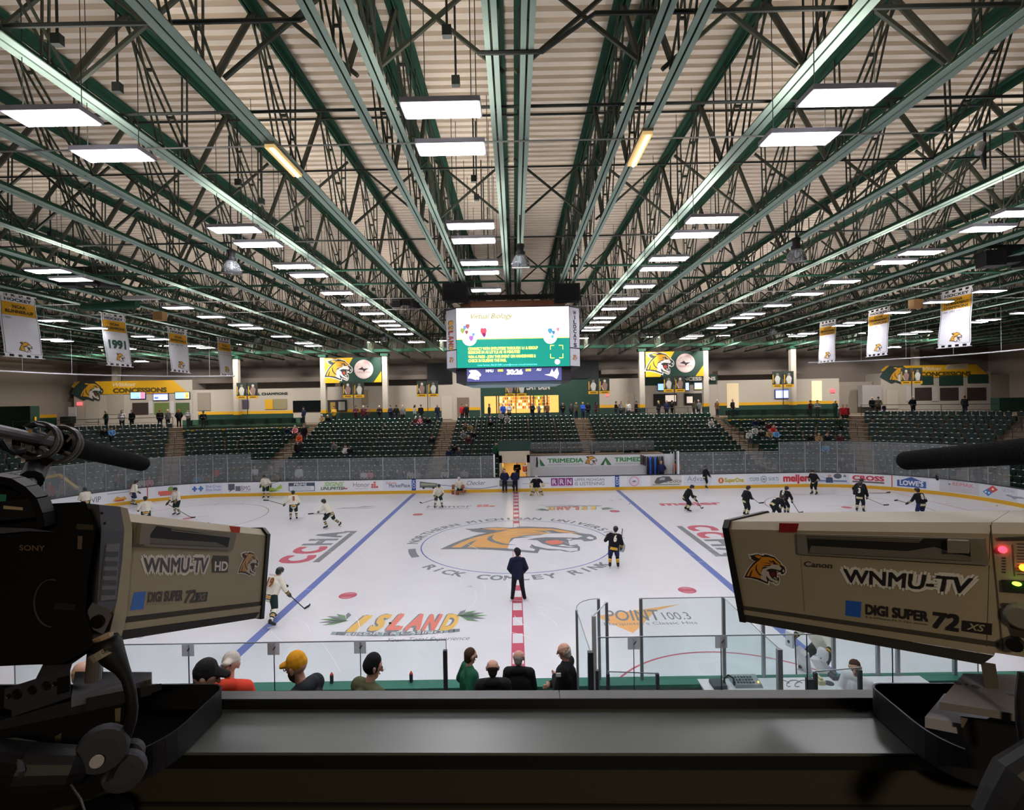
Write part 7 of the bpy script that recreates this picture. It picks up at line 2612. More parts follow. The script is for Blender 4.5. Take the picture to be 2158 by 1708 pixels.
near_post(D1, .5, 'grey hinge post of the penalty box door', .055)
near_post(D2, .5, 'thick pale post of the penalty box door', .075, C(190, 192, 194))
near_post(arc[-1], .6, 'grey post at the far end of the curved glass', .055)
S1, S2 = P[1], top_at(1642, 1368)
near_pane(S1, S2, 1.0, 'side glass pane between the penalty box and the scorers table')
near_post(S2, .5, 'thick grey rear post left of the scorers table', .075, GPOST)
for (px, py), d, w, lab in (((1259, 1413), 8.0, .06, 'short black post at the penalty box gate, left one'), ((1281, 1420), 8.0, .05, 'short black post at the penalty box gate, middle one'), ((1385, 1420), 8.0, .05, 'short black post at the right end of the low gate glass'),
                     ((1706, 1430), 8.0, .09, 'short dark post at the left of the scorekeeper'), ((1812, 1412), 8.0, .05, 'short dark post in front of the scorekeeper'), ((1718, 1418), 8.0, .05, 'thin dark post beside the short dark post')):
    near_post(atD(px, py, d), BOXZ, lab, w, DPOST)
near_pane(atD(1281, 1416, 8.0), atD(1385, 1420, 8.0), BOXZ, 'low gate glass with a small latch in the penalty box')
near_pane(atD(1718, 1416, 8.0), atD(1812, 1408, 8.0), BOXZ, 'low glass in front of the scorekeeper')
# scorers table and things on it
TBZ = 1.16
a, b = atZ(1478, 1445, TBZ), atZ(1960, 1440, TBZ)
e = empty('scorers_table', ((a.x + b.x) / 2, NEARY - .6, BOXZ), 'long white scorers table behind the near boards', 'table')
MB().cube(a.x, NEARY - .85, TBZ - .04, b.x, NEARY - .12, TBZ, C(222, 224, 228)).build('table_top', e)
for x in (a.x + .1, b.x - .1):
    MB().cube(x - .03, NEARY - .8, BOXZ, x + .03, NEARY - .2, TBZ - .04, GPOST).build('leg', e)
def on_table(px, py):
    return atZ(px, py, TBZ)
p = on_table(1572, 1442)
o = MB().hexa([(p.x - .27, p.y - .16, TBZ), (p.x + .27, p.y - .16, TBZ), (p.x + .27, p.y + .16, TBZ), (p.x - .27, p.y + .16, TBZ), (p.x - .25, p.y - .14, TBZ + .06), (p.x + .25, p.y - .14, TBZ + .06), (p.x + .25, p.y + .14, TBZ + .12), (p.x - .25, p.y + .14, TBZ + .12)], C(150, 158, 162)).build('control_console', origin=(p.x, p.y, TBZ))
tag(o, 'grey scoreboard control console with an orange light on the white table', 'console')
m = MB()
for i in range(6):
    for j in range(3):
        m.box((p.x - .19 + i * .06, p.y - .09 + j * .07, TBZ + .085 + j * .016), (.035, .035, .02), C(96, 104, 112))
m.build('keys', o)
MB().ball((p.x + .2, p.y - .1, TBZ + .09), .018, E_(250, 170, 60, 3), 8).build('indicator_light', o)
p = on_table(1537, 1446)
m = MB()
m.path([p + V((-.1, 0, .03)), p + V((-.09, .02, .14)), p + V((0, .04, .19)), p + V((.09, .02, .14)), p + V((.1, 0, .03))], .02, C(22, 22, 24), 6)
for sx in (-.1, .1):
    m.ball(p + V((sx, 0, .05)), .05, C(22, 22, 24), 8, (.6, 1, 1))
tag(m.build('headset', origin=tuple(p)), 'black headset lying left of the control console', 'headset')
p = on_table(1515, 1447)
tag(MB().cube(p.x - .14, p.y - .12, TBZ, p.x + .12, p.y + .15, TBZ + .07, C(64, 74, 78)).build('goal_horn_box', origin=(p.x, p.y, TBZ)), 'dark grey box at the left end of the white table', 'box')
for px, py, c, lab in ((1728, 1440, (206, 198, 160), 'cream telephone on the scorers table'), (1757, 1430, (96, 100, 106), 'dark radio on the scorers table right of the telephone')):
    p = on_table(px, py)
    tag(MB().box((p.x, p.y, TBZ + .04), (.13, .18, .08), C(c)).box((p.x, p.y + .02, TBZ + .1), (.05, .16, .04), C(c)).build('desk_phone', origin=(p.x, p.y, TBZ)), lab, 'telephone')
p = on_table(1747, 1441)
tag(MB().lathe([(.09, 0), (.09, .012)], C(60, 62, 66), tuple(p), n=18).build('coaster', origin=tuple(p)), 'dark round mat beside the telephone', 'mat')
m = MB()
for k in range(3):
    p = on_table(1650 + k * 22, 1442)
    m.path([p + V((.25 * math.cos(t) * (.5 + k * .2), .12 * math.sin(t * 1.3), .012)) for t in [i * .5 for i in range(9)]], .008, C(150, 152, 156), 5)
tag(m.build('loose_cable', origin=tuple(p)), 'loose grey cables on the scorers table', 'cable')
a = atZ(1345, 1450, 1.0)
o = MB().cube(a.x, NEARY - .9, BOXZ, a.x + 1.5, NEARY - .4, .92, C(176, 172, 164)).build('penalty_bench', origin=(a.x, NEARY - .6, BOXZ))
tag(o, 'pale bench inside the penalty box', 'bench')
for px, py, lab in ((675, 1433, 'dark bottle with red cap on the green board cap, left one'), (702, 1436, 'dark bottle with red cap on the green board cap, second one'), (868, 1434, 'dark bottle with red cap on the green board cap, by the dark post'), (416, 1440, 'dark bottle with red cap on the green board cap, behind the black cap')):
    p = atZ(px, py, 1.15)
    p.y = max(p.y, NEARY - .26)
    p.y = min(p.y, NEARY - .05)
    o = MB().lathe([(.036, 0), (.038, .02), (.036, .07), (.038, .15), (.03, .165)], C(26, 36, 42), (p.x, p.y, 1.15), n=12).build('water_bottle', origin=(p.x, p.y, 1.15), smooth=True)
    tag(o, lab, 'bottle', 'bottles on the near boards')
    MB().lathe([(.034, .165), (.03, .19), (.014, .2), (.012, .22)], C(226, 84, 60), (p.x, p.y, 1.15), n=10).build('cap', o)
# men standing between the benches
def near_man(px, topy, d, rz, pn, coat, trous, hair, lab, style, floor, face=0.0, hood=False, skin=None, beard=None, glasses=False, fat=1.05, sit=False, key=''):
    p = atD(px, topy, d)
    Hn = 1.78 if not sit else 1.345
    sc = (p.z - floor) / Hn
    def ex(body, pp, H):
        face_bits(body, H, beard, glasses, key)
    return civilian((p.x, p.y, floor), rz, pn, coat, trous, hair, lab, None, sc, style, True, hood=hood, face=face, skin=skin, fat=fat, extra=ex)
near_man(988, 1371, 8.7, RT_ + .35, 'pockets', (28, 92, 68), (40, 42, 46), 'brown', 'person with reddish hair in green jacket standing in profile facing right', 'short', PLAT, .15, key='a')
near_man(1038, 1397, 8.2, .05, 'stand', (24, 24, 26), (40, 42, 46), 'dark', 'balding person in black hoodie seen from behind, shortest of the four', 'fringe', PLAT, 0, True, key='b', fat=1.12)
near_man(1093, 1376, 8.7, -.1, 'phone', (24, 24, 26), (40, 42, 46), 'grey', 'grey-haired person in black hoodie seen from behind, arms in front', 'fringe', PLAT, -.2, True, key='c', fat=1.08)
o = near_man(1192, 1360, 8.7, LF - .35, 'fold', (22, 22, 26), (34, 34, 38), 'white', 'bald person with white hair in black jacket looking down to the left', 'fringe', PLAT, .2, key='d', fat=1.1)
q = atD(1177, 1423, 8.42)
MB().box(tuple(q), (.08, .02, .055), C(226, 226, 228)).build('name_badge', o)
# spectators on the near side, left
near_man(487, 1383, 6.3, .15, 'sit', (226, 74, 52), (50, 54, 70), (206, 196, 186), 'person in pale cap and bright orange jacket seen from behind', 'cap', 2.45, PI, sit=True, key='e', hood=True)
near_man(440, 1402, 4.8, RT_ + .35, 'sit', (60, 28, 30), (50, 54, 70), (34, 32, 34), 'person in black cap with glasses on top, facing right', 'cap', 3.05, 0, sit=True, key='f')
near_man(620, 1385, 5.1, LF - .25, 'sit', (40, 44, 48), (50, 54, 70), (222, 158, 34), 'bearded person in bright yellow cap facing left', 'cap', 3.05, .0, sit=True, key='g', beard=(70, 52, 42), glasses=True, hood=True)
near_man(790, 1387, 6.2, -.7, 'sit', (84, 88, 62), (50, 54, 70), (26, 26, 30), 'person in black beanie and olive camouflage jacket looking right', 'beanie', 2.45, -.4, sit=True, key='h', fat=1.12)
near_man(176, 1398, 6.2, .2, 'sit', (150, 148, 150), (50, 54, 70), 'blond', 'person mostly hidden behind the left camera post', 'fringe', 2.45, 0, sit=True, key='i')
# scorekeeper in a white shirt
near_man(1800, 1397, 9.75, LF + .5, 'sit', (222, 222, 224), (40, 44, 60), 'brown', 'person in white shirt sitting at the right end of the scorers table', 'short', BOXZ, .4, sit=True, key='j')
p = atD(1800, 1440, 9.75)
for x, y, z, lab in ((atD(487, 1383, 6.3).x, CAM.y + 6.3, 2.45, 'under the orange jacket'), (atD(440, 1402, 4.8).x, CAM.y + 4.8, 3.05, 'under the black cap'), (atD(620, 1385, 5.1).x, CAM.y + 5.1, 3.05, 'under the yellow cap'),
                     (atD(790, 1387, 6.2).x, CAM.y + 6.2, 2.45, 'under the black beanie'), (atD(176, 1398, 6.2).x, CAM.y + 6.2, 2.45, 'behind the left camera'), (p.x, p.y, BOXZ, 'of the scorekeeper')):
    o = MB().cube(x - .24, y - .3, z, x + .24, y - .02, z + .3, C(28, 62, 52)).build('stool_seat', origin=(x, y, z))
    o.name = 'spectator_seat'
    tag(o, 'low green seat ' + lab, 'seat')
# ================================================================== CAMERA POSITION: counter, television cameras
YA = math.radians(-1.3)
EX, EY = V((math.cos(YA), math.sin(YA), 0)), V((-math.sin(YA), math.cos(YA), 0))
def L(x, d, z):
    """x right, d forwards from the viewer along the counter's own axes, z absolute"""
    p = V((CAM.x, CAM.y, 0)) + EX * x + EY * d
    return V((p.x, p.y, z))
def lbox(m, x0, x1, d0, d1, z0, z1, mt):
    return m.hexa([L(x0, d0, z0), L(x1, d0, z0), L(x1, d1, z0), L(x0, d1, z0), L(x0, d0, z1), L(x1, d0, z1), L(x1, d1, z1), L(x0, d1, z1)], mt)
OLIVE = mat('booth_wall_olive', (54, 50, 37), 0.85, var=0.1, scale=3)
BDARK = mat('booth_dark', (48, 44, 38), 0.85)
COUNT = mat('counter_grey_green', (92, 98, 95), 0.34, spec=0.6, var=0.12, scale=7, bump=0.08)
BLK = mat('black_edge', (14, 15, 17), 0.5)
ALU = mat('aluminium_cap', (98, 100, 101), 0.5, var=0.08, scale=12)
zc = CAM.z - .75
zf = CAM.z - 1.6
m = lbox(MB(), -3.2, 3.2, 1.125, 1.32, 3.2, zc - .034, OLIVE)
m.struct('wall_booth_front')
m = lbox(MB(), -3.2, 3.2, 1.118, 1.125, CAM.z - .885, CAM.z - .879, C(30, 28, 22))
m.struct('trim_4')
lbox(MB(), -3.2, 3.2, -3.0, 1.125, zf - .15, zf, C(52, 50, 48)).struct('floor_booth')
lbox(MB(), -3.2, 3.2, -3.1, -3.0, zf, CAM.z + 1.3, BDARK).struct('wall_booth_back')
lbox(MB(), -3.3, -3.2, -3.1, .9, zf, CAM.z + 1.3, BDARK).struct('wall_booth_left')
lbox(MB(), 3.2, 3.3, -3.1, .9, zf, CAM.z + 1.3, BDARK).struct('wall_booth_right')
lbox(MB(), -3.3, 3.3, -3.1, .75, CAM.z + 1.2, CAM.z + 1.3, BDARK).struct('ceiling_booth')
e = empty('counter', L(0, 1.17, zc - .034), 'long dark grey counter shelf under the television cameras', 'counter')
lbox(MB(), -3.2, 3.2, 1.098, 1.255, zc - .006, zc, COUNT).build('worktop', e)
lbox(MB(), -3.2, 3.2, 1.095, 1.255, zc - .034, zc - .006, BLK).build('front_edge', e)
e = lbox(MB(), -3.2, 3.2, 1.255, 1.283, zc - .03, CAM.z - .7245, BLK).build('parapet', origin=L(0, 1.27, zc - .03))
tag(e, 'low parapet behind the counter with a grey metal cap', 'parapet')
for x0, x1 in ((-3.2, .068), (.07, 3.2)):
    lbox(MB(), x0, x1, 1.253, 1.288, CAM.z - .7245, CAM.z - .7225, ALU).build('metal_cap', e)
# black trays round the camera heads
TRAY = mat('tray_black_plastic', (34, 34, 38), 0.5, spec=0.4)
def tray(x_in, x_out, lab):
    """open tray; x_in is the wall next to the middle of the counter"""
    sg = 1 if x_out > x_in else -1
    d0, d1 = .97, 1.25
    z0, z1 = zc + .001, CAM.z - .685
    path = [(x_out, d1)]
    for k in range(7):
        t = PI / 2 * k / 6
        path.append((x_in + sg * (.03 - .03 * math.sin(t)), d1 - .03 + .03 * math.cos(t)))
    for k in range(9):
        t = PI / 2 * k / 8
        path.append((x_in + sg * (.13 - .13 * math.cos(t)), d0 + .13 - .13 * math.sin(t)))
    path.append((x_out, d0))
    m = MB()
    for a, b in zip(path, path[1:]):
        dx, dy = b[0] - a[0], b[1] - a[1]
        q = math.hypot(dx, dy) or 1
        nx, ny = -dy / q * .004, dx / q * .004
        m.hexa([L(a[0], a[1], z0), L(b[0], b[1], z0), L(b[0] + nx, b[1] + ny, z0), L(a[0] + nx, a[1] + ny, z0), L(a[0], a[1], z1), L(b[0], b[1], z1), L(b[0] + nx, b[1] + ny, z1), L(a[0] + nx, a[1] + ny, z1)], TRAY)
    e = m.build('equipment_tray', origin=L(x_in, 1.1, z0))
    tag(e, lab, 'tray')
    m = MB()
    fl = [L(a, b, z0) for a, b in path]
    fr = lambda u, v, w=0: L(u, v, z0 + .002 + w)
    m.poly(path, fr, mat('tray_floor_black', (12, 12, 14), 0.95, spec=0.05), 0, .002)
    m.build('tray_base', e)
tray(-.757, -1.6, 'black tray with rounded corner under the left television camera')
tray(.80, 1.7, 'black tray with rounded corner under the right television camera')

LENSB = mat('lens_beige', (168, 156, 132), 0.5, var=0.03, scale=20)
LENSD = mat('lens_dark_grey', (70, 66, 58), 0.6)
LENSG = mat('lens_mid_grey', (128, 122, 110), 0.55)
RIM = mat('lens_black_rim', (16, 16, 17), 0.45)
CAMB = mat('camera_black', (20, 20, 24), 0.55, spec=0.35)
CAMG = mat('camera_grey_metal', (92, 94, 102), 0.45)
STW, STK = C(232, 230, 224), C(44, 44, 50)
PBLUE = C(40, 96, 196)
def inner(a, b, c, d, u, v):
    return quadmap(a, b, c, d)(u, v)
class Side:
    """flat side wall of a lens housing measured at its four corners"""
    def __init__(s, FT, FB, RB, RT, w):
        s.FT, s.FB, s.RB, s.RT = FT, FB, RB, RT
        s.pl = Plane(FT, FB, RT)
        # flatten the fourth corner onto the plane
        s.RB = RB - s.pl.n * (RB - s.pl.a).dot(s.pl.n)
        s.off = V((-s.pl.n.x, -s.pl.n.y, -.02)).normalized() * w
    def px(s, x, y, lift=0.0):
        return s.pl.at(x, y, lift)
    def prism(s, pts, m, mt, lift=0.0, th=0.004):
        """polygon given by image points on the side wall, standing proud of it by lift"""
        P = [s.px(x, y) for x, y in pts]
        ex = (s.RT - s.FT).normalized()
        ey = s.pl.n.cross(ex)
        fr = lambda u, v, w=0: s.pl.a + ex * u + ey * v + s.pl.n * w
        uv = [((p - s.pl.a).dot(ex), (p - s.pl.a).dot(ey)) for p in P]
        m.poly(uv, fr, mt, lift, th)
    def quad(s, bl, br, tr, tl, lift=0.0005):
        return quadmap(s.px(*bl), s.px(*br), s.px(*tr), s.px(*tl), s.pl.n)
def lens(side, m):
    o = side.off
    a, b, c, d = side.FT, side.FB, side.RB, side.RT
    up = (a - b).normalized()
    ax = (a - d).normalized()
    # bevelled housing: side wall, top wall, far wall
    t = .016
    n = side.pl.n
    def ring(T, Bm):
        h = (Bm - T).length
        dn = (Bm - T).normalized()
        far = o
        return [T + dn * t, T - n * t, T + far + n * t, T + far + dn * t, Bm + far - dn * .03, Bm + far + n * .05, Bm - n * .05, Bm - dn * .0]
    r0, r1 = ring(a, b), ring(d, c)
    k = 8
    m.add(r0 + r1, [tuple(range(k)), tuple(reversed(range(k, 2 * k)))] + [(i, k + i, k + (i + 1) % k, (i + 1) % k) for i in range(k)], LENSB)
    return r0, r1, ax
def rim_of(r0, ax, m, th=.012, grow=.006):
    c = sum(r0, V((0, 0, 0))) / len(r0)
    r2 = [p + (p - c).normalized() * grow for p in r0]
    q0 = [p - ax * .004 for p in r2]
    q1 = [p + ax * th for p in r2]
    k = len(r0)
    m.add(q0 + q1, [tuple(reversed(range(k))), tuple(range(k, 2 * k))] + [(i, (i + 1) % k, k + (i + 1) % k, k + i) for i in range(k)], RIM)
# ---------------- right television camera
sR = Side(atD(1531, 1103, 1.304), atD(1569, 1308, 1.304), atD(2068, 1398, .914), atD(2086, 1107, .914), .235)
TVR = empty('television_camera', L(.9, .95, CAM.z - .45), 'beige television camera lens on the right with a white outlined station sticker', 'television camera')
m = MB()
r0, r1, ax = lens(sR, m)
m.build('lens_housing', TVR)
m = MB()
rim_of(r0, ax, m)
m.build('front_rim', TVR)
# rear control block beyond the seam
m = MB()
bx = [p - ax * .001 for p in r1]
b2 = [p - ax * .3 for p in r1]
k = 8
m.add(bx + b2, [tuple(range(k)), tuple(reversed(range(k, 2 * k)))] + [(i, k + i, k + (i + 1) % k, (i + 1) % k) for i in range(k)], LENSB)
cb = m.build('control_block', TVR)
m = MB()
sR.prism([(2103, 1133), (2175, 1130), (2175, 1137), (2109, 1139)], m, LENSD, .004, .004)
sR.prism([(2112, 1222), (2175, 1226), (2175, 1250), (2113, 1246)], m, C(40, 40, 34), .004, .004)
sR.prism([(2112, 1271), (2175, 1275), (2175, 1345), (2135, 1340)], m, C(60, 58, 48), .003, .003)
for i in range(6):
    sR.prism([(2112, 1175 + i * 6), (2120, 1175.5 + i * 6), (2120, 1178 + i * 6), (2112, 1177.5 + i * 6)], m, C(70, 64, 52), .001, .001)
for i in range(11):
    sR.prism([(2144, 1146 + i * 6.4), (2158, 1146.5 + i * 6.4), (2158, 1148 + i * 6.4), (2144, 1147.5 + i * 6.4)], m, C(70, 64, 52), .001, .001)
sR.prism([(2133, 1148), (2135, 1148), (2140, 1215), (2138, 1215)], m, C(96, 88, 72), .001, .001)
m.build('control_panel', TVR)
m = MB()
for (px, py), r, mt in (((2113, 1159), .0062, E_(255, 50, 70, 3)), ((2157, 1197), .006, E_(255, 130, 40, 3))):
    m.ball(sR.px(px, py, .003), r, mt, 10)
m.ball(sR.px(2143, 1231, .005), .004, E_(150, 255, 60, 3), 10, (1.6, 1.6, .9))
m.build('indicator_light', TVR)
m = MB()
m.lathe([(.024, 0), (.022, .008), (.018, .011)], LENSG, sR.px(2152, 1298), sR.pl.n, 18)
m.lathe([(.012, 0), (.012, .014)], RIM, sR.px(2140, 1354), sR.pl.n, 14)
m.build('adjustment_dial', TVR)
m = MB()
sR.prism([(1681, 1124), (2078, 1134), (2086, 1190), (1684, 1167)], m, LENSG, .006, .006)
sR.prism([(1703, 1134), (1938, 1142), (1948, 1133), (2045, 1135), (2048, 1181), (1706, 1165)], m, C(28, 27, 24), .0066, .002)
sR.prism([(1712, 1149), (1914, 1160), (1970, 1151), (2048, 1172), (2048, 1180), (1707, 1164)], m, C(112, 106, 94), .0074, .002)
for y in (1128, 1131.5):
    sR.prism([(1702, y), (1940, y + 7), (1940, y + 8.5), (1702, y + 1.5)], m, LENSD, .0066, .001)
sR.prism([(2000, 1134), (2045, 1135.5), (2045, 1161), (2001, 1160)], m, LENSG, .016, .01)
m.build('grip_recess', TVR)
m = MB()
sR.prism([(1643, 1102.5), (1684, 1103.5), (1679.5, 1122), (1642, 1121.5)], m, C(150, 24, 34), .002, .002)
m.build('tally_lamp', TVR)
m = MB()
sR.prism([(1558.5, 1276), (2105, 1354), (2105, 1364), (1561, 1284)], m, LENSD, .0015, .0015)
sR.prism([(1562, 1286), (2100, 1367), (2096, 1380), (1565, 1294)], m, LENSB, .003, .003)
sR.prism([(1565, 1295), (2095, 1382), (2070, 1400), (1570, 1310)], m, C(52, 48, 42), .0025, .0025)
m.build('lower_trim', TVR)
m = MB()
sR.prism([(1683, 1125), (1684.5, 1125), (1697, 1290), (1695.5, 1290)], m, C(140, 130, 108), .0006, .0006)
sR.prism([(2086, 1107), (2089, 1107), (2115, 1370), (2111, 1370)], m, C(84, 76, 60), .0006, .0006)
f = sR.quad((1780, 1226), (2042, 1251), (2052, 1219), (1778, 1199))
m.text('WNMU-TV', -.04, .0, 1.0, f, STW, .0006, bold=.2, width=1.08)
m.text('WNMU-TV', 0, 0, 1, f, C(30, 28, 30), .0016, bold=.025, width=1)
f = sR.quad((1824, 1294), (1957, 1310), (1957.5, 1290), (1824, 1274))
m.text('DIGI SUPER', 0, 0, 1, f, C(36, 34, 32), .0008, bold=.05, width=1)
m.text('9.3-670mm F1.7 72x zoom', 0, -.42, .2, f, C(60, 56, 48), .0008, width=.98)
f = sR.quad((1966, 1322), (2021, 1331), (2023, 1297), (1965, 1290))
m.text('72', 0, 0, 1, f, C(32, 30, 28), .0008, bold=.04, width=1, shear=.1)
sR.prism([(2028, 1308), (2091, 1315), (2090, 1339), (2027, 1330)], m, C(30, 28, 28), .001, .001)
f = sR.quad((2034, 1327), (2082, 1334), (2082, 1317), (2034, 1311))
m.text('XS', .08, .08, .85, f, LENSB, .0016, bold=.02, width=.8, shear=.3)
sR.prism([(1783, 1266), (1815.5, 1269), (1813.6, 1302), (1782, 1297.4)], m, PBLUE, .0008, .0008)
f = sR.quad((1695, 1194), (1754, 1198), (1755, 1186.5), (1695, 1183))
m.text('Canon', 0, 0, 1, f, C(54, 50, 44), .0008, bold=.02, width=1)
m.build('lettering', TVR)
m = MB()
f = sR.quad((1566, 1231), (1658, 1237), (1660, 1169), (1570, 1163))
cat(m, lambda u, v, w=0: f(u, v / .78, w), 0, 0, 1, (STW, C(44, 24, 20), C(222, 144, 30), C(206, 198, 186), C(112, 22, 34)), .001, step=.0003)
m.build('emblem_sticker', TVR)
# ---------------- left television camera
sL = Side(atD(563, 1117, 1.46), atD(549, 1302, 1.46), atD(240, 1350, .99), atD(258, 1081, .99), .235)
TVL = empty('television_camera', L(-.8, .95, CAM.z - .45), 'television camera on the left with a black body and dim beige lens', 'television camera')
m = MB()
r0, r1, ax = lens(sL, m)
m.build('lens_housing', TVL)
m = MB()
rim_of(r0, ax, m)
m.build('front_rim', TVL)
m = MB()
sL.prism([(281, 1101), (495, 1124), (486, 1160), (275, 1151)], m, LENSG, .006, .006)
sL.prism([(325, 1108), (480, 1133), (475, 1154), (304, 1146), (312, 1125)], m, C(30, 29, 27), .0066, .002)
sL.prism([(308, 1133), (370, 1138), (450, 1143), (474, 1153), (304, 1145)], m, C(104, 100, 92), .0074, .002)
for y in (1110, 1113.5, 1117):
    sL.prism([(355, y), (485, y + 15), (485, y + 16.5), (355, y + 1.5)], m, C(150, 144, 128), .0074, .001)
sL.prism([(285, 1102), (305, 1105), (302, 1147), (280, 1146)], m, LENSG, .014, .01)
m.build('grip_recess', TVL)
m = MB()
sL.prism([(483, 1109), (505, 1111), (503.5, 1123.6), (487, 1122)], m, C(196, 60, 34), .002, .002)
m.build('tally_lamp', TVL)
m = MB()
sL.prism([(260, 1301), (551, 1268), (550, 1276), (258, 1313)], m, C(58, 54, 50), .0015, .0015)
sL.prism([(258, 1314), (549, 1277), (545, 1290), (254, 1329)], m, LENSB, .003, .003)
sL.prism([(254, 1330), (545, 1291), (536, 1304), (243, 1351)], m, C(44, 42, 40), .0025, .0025)
m.build('lower_trim', TVL)
m = MB()
f = sL.quad((301.5, 1206), (434.7, 1206), (439, 1176), (301.5, 1176))
m.text('WNMU-TV', -.04, .0, 1.0, f, STW, .0006, bold=.2, width=1.08)
m.text('WNMU-TV', 0, 0, 1, f, C(92, 90, 100), .0016, bold=.025, width=1)
sL.prism([(446, 1181), (449, 1171), (481, 1172), (481, 1184), (479, 1207), (447, 1207)], m, C(84, 80, 76), .001, .001)
f = sL.quad((451, 1203), (478, 1203), (480, 1184), (452, 1184))
m.text('HD', 0, 0, 1, f, STW, .0014, bold=.03, width=1)
f = sL.quad((310, 1269), (383.5, 1265), (385, 1244.5), (311, 1249))
m.text('DIGI SUPER', 0, 0, 1, f, C(84, 80, 80), .0008, bold=.05, width=1, shear=.12)
m.text('9.3-670mm F1.7 72x zoom', -.05, -.36, .18, f, C(110, 104, 98), .0008, width=.75)
f = sL.quad((388, 1271), (410, 1269), (413, 1243), (391, 1246))
m.text('72', 0, 0, 1, f, C(84, 80, 80), .0008, bold=.04, width=1, shear=.12)
sL.prism([(414, 1249.5), (437.6, 1248), (434.7, 1268), (411, 1270)], m, C(76, 74, 76), .001, .001)
f = sL.quad((416, 1266), (431, 1265), (433, 1251), (418, 1252))
m.text('XS', 0, 0, 1, f, LENSG, .0016, bold=.03, width=1, shear=.2)
sL.prism([(282.5, 1249), (307, 1247), (301.5, 1284), (273.7, 1287)], m, C(72, 120, 206), .0008, .0008)
m.build('lettering', TVL)
m = MB()
f = sL.quad((499, 1220), (544, 1214), (546, 1161), (503, 1162))
cat(m, lambda u, v, w=0: f(u, v / .78, w), 0, 0, 1, (STW, C(70, 62, 60), C(206, 160, 110), C(206, 198, 186), C(112, 70, 66)), .001, step=.0003)
m.build('emblem_sticker', TVL)
def ext(m, pts, d, th, mt):
    """solid with a measured outline facing the viewer: front face at distance d, thickness th"""
    P = [atD(x, y, d) for x, y in pts]
    cx = sum(x for x, y in pts) / len(pts)
    cy = sum(y for x, y in pts) / len(pts)
    dirn = ray(cx, cy)
    fr = lambda u, v, w=0: CAM + FW * d + RT * u + UP * v - dirn * w
    uv = [((p - CAM).dot(RT), (p - CAM).dot(UP)) for p in P]
    m.poly(uv, fr, mt, 0, th)
    return m
m = MB()
sL.prism([(188, 1062), (234, 1066), (242, 1112), (242, 1119), (193, 1113)], m, CAMG, .02, .03)
sL.prism([(193, 1113), (242, 1119), (238, 1180), (226, 1270), (206, 1300), (184, 1290), (188, 1210)], m, C(86, 88, 96), .02, .03)
sL.prism([(234, 1066), (250, 1070), (260, 1112), (259, 1160), (247, 1300), (234, 1352), (206, 1354), (224, 1280), (238, 1180), (243, 1116)], m, LENSB, .0195, .03)
m.build('lens_adapter', TVL)
m = MB()
sL.prism([(203, 1145), (231, 1143), (223, 1260), (190, 1264), (196, 1200)], m, C(112, 114, 122), .022, .002)
for i in range(5):
    sL.prism([(201 - i * 2, 1160 + i * 20), (227 - i * 1.5, 1160 + i * 20), (226 - i * 1.5, 1171 + i * 20), (200 - i * 2, 1171 + i * 20)], m, C(78, 80, 88), .023, .001)
for y in (1082, 1103):
    m.ball(sL.px(215 + (y - 1082) * .3, y, .021), .0025, RIM, 8)
m.build('label_plate', TVL)
m = MB()
ext(m, [(195, 1270), (228, 1285), (236, 1298), (218, 1338), (184, 1322), (180, 1294)], .88, .05, C(104, 106, 114))
m.lathe([(.0, -.004), (.011, -.003), (.011, .004)], RIM, atD(207, 1310, .878), -FW, 14)
m.build('connector_block', TVL)
m = MB()
ext(m, [(-120, 1062), (60, 1066), (105, 1062), (180, 1058), (203, 1112), (186, 1210), (180, 1290), (196, 1340), (194, 1366), (130, 1400), (60, 1402), (-120, 1410)], .86, .22, CAMB)
m.build('camera_body', TVL)
m = MB()
f = quadmap(atD(42, 1160, .858), atD(96, 1161, .858), atD(96, 1150, .858), atD(42, 1149, .858), -FW)
m.text('SONY', 0, 0, 1, f, C(120, 96, 70), .001, bold=.02, width=1)
ext(m, [(164, 1130), (174, 1130), (172, 1158), (163, 1158)], .858, .002, C(110, 96, 78))
ext(m, [(162, 1104), (196, 1107), (197, 1118), (160, 1116)], .858, .002, C(70, 62, 56))
m.build('marking', TVL)
m = MB()
m.path([atD(108 + 36 * math.cos(t) , 1272 + 50 * math.sin(t), .857) for t in [PI * .5 + k * PI / 12 for k in range(14)]], .0012, C(70, 70, 76), 5)
ext(m, [(-120, 1108), (60, 1114), (120, 1122), (60, 1120), (-120, 1136)], .85, .01, C(84, 86, 104))
ext(m, [(118, 1270), (160, 1274), (158, 1287), (112, 1285)], .857, .002, C(34, 32, 34))
m.build('body_trim', TVL)
# viewfinder and carrying handle
m = MB()
pts = [atD(x, y, .84) for x, y in ((-60, 1004), (0, 1008), (35, 1014), (62, 1030), (84, 1052), (96, 1082), (100, 1108))]
for a, b in zip(pts, pts[1:]):
    m.bar(a, b, .012, .022, CAMB, up=tuple(FW))
ext(m, [(-120, 1010), (20, 1018), (56, 1030), (50, 1066), (-120, 1062)], .87, .08, CAMB)
m.build('carrying_handle', TVL)
m = MB()
ext(m, [(-60, 1062), (18, 1056), (58, 1052), (84, 1066), (80, 1090), (-60, 1104)], .83, .05, C(26, 26, 34))
ext(m, [(7, 1066), (48, 1070), (48, 1076), (7, 1073)], .829, .004, C(196, 180, 140))
ext(m, [(-30, 1040), (14, 1043), (12, 1058), (-30, 1057)], .868, .004, C(60, 140, 120))
m.build('viewfinder', TVL)
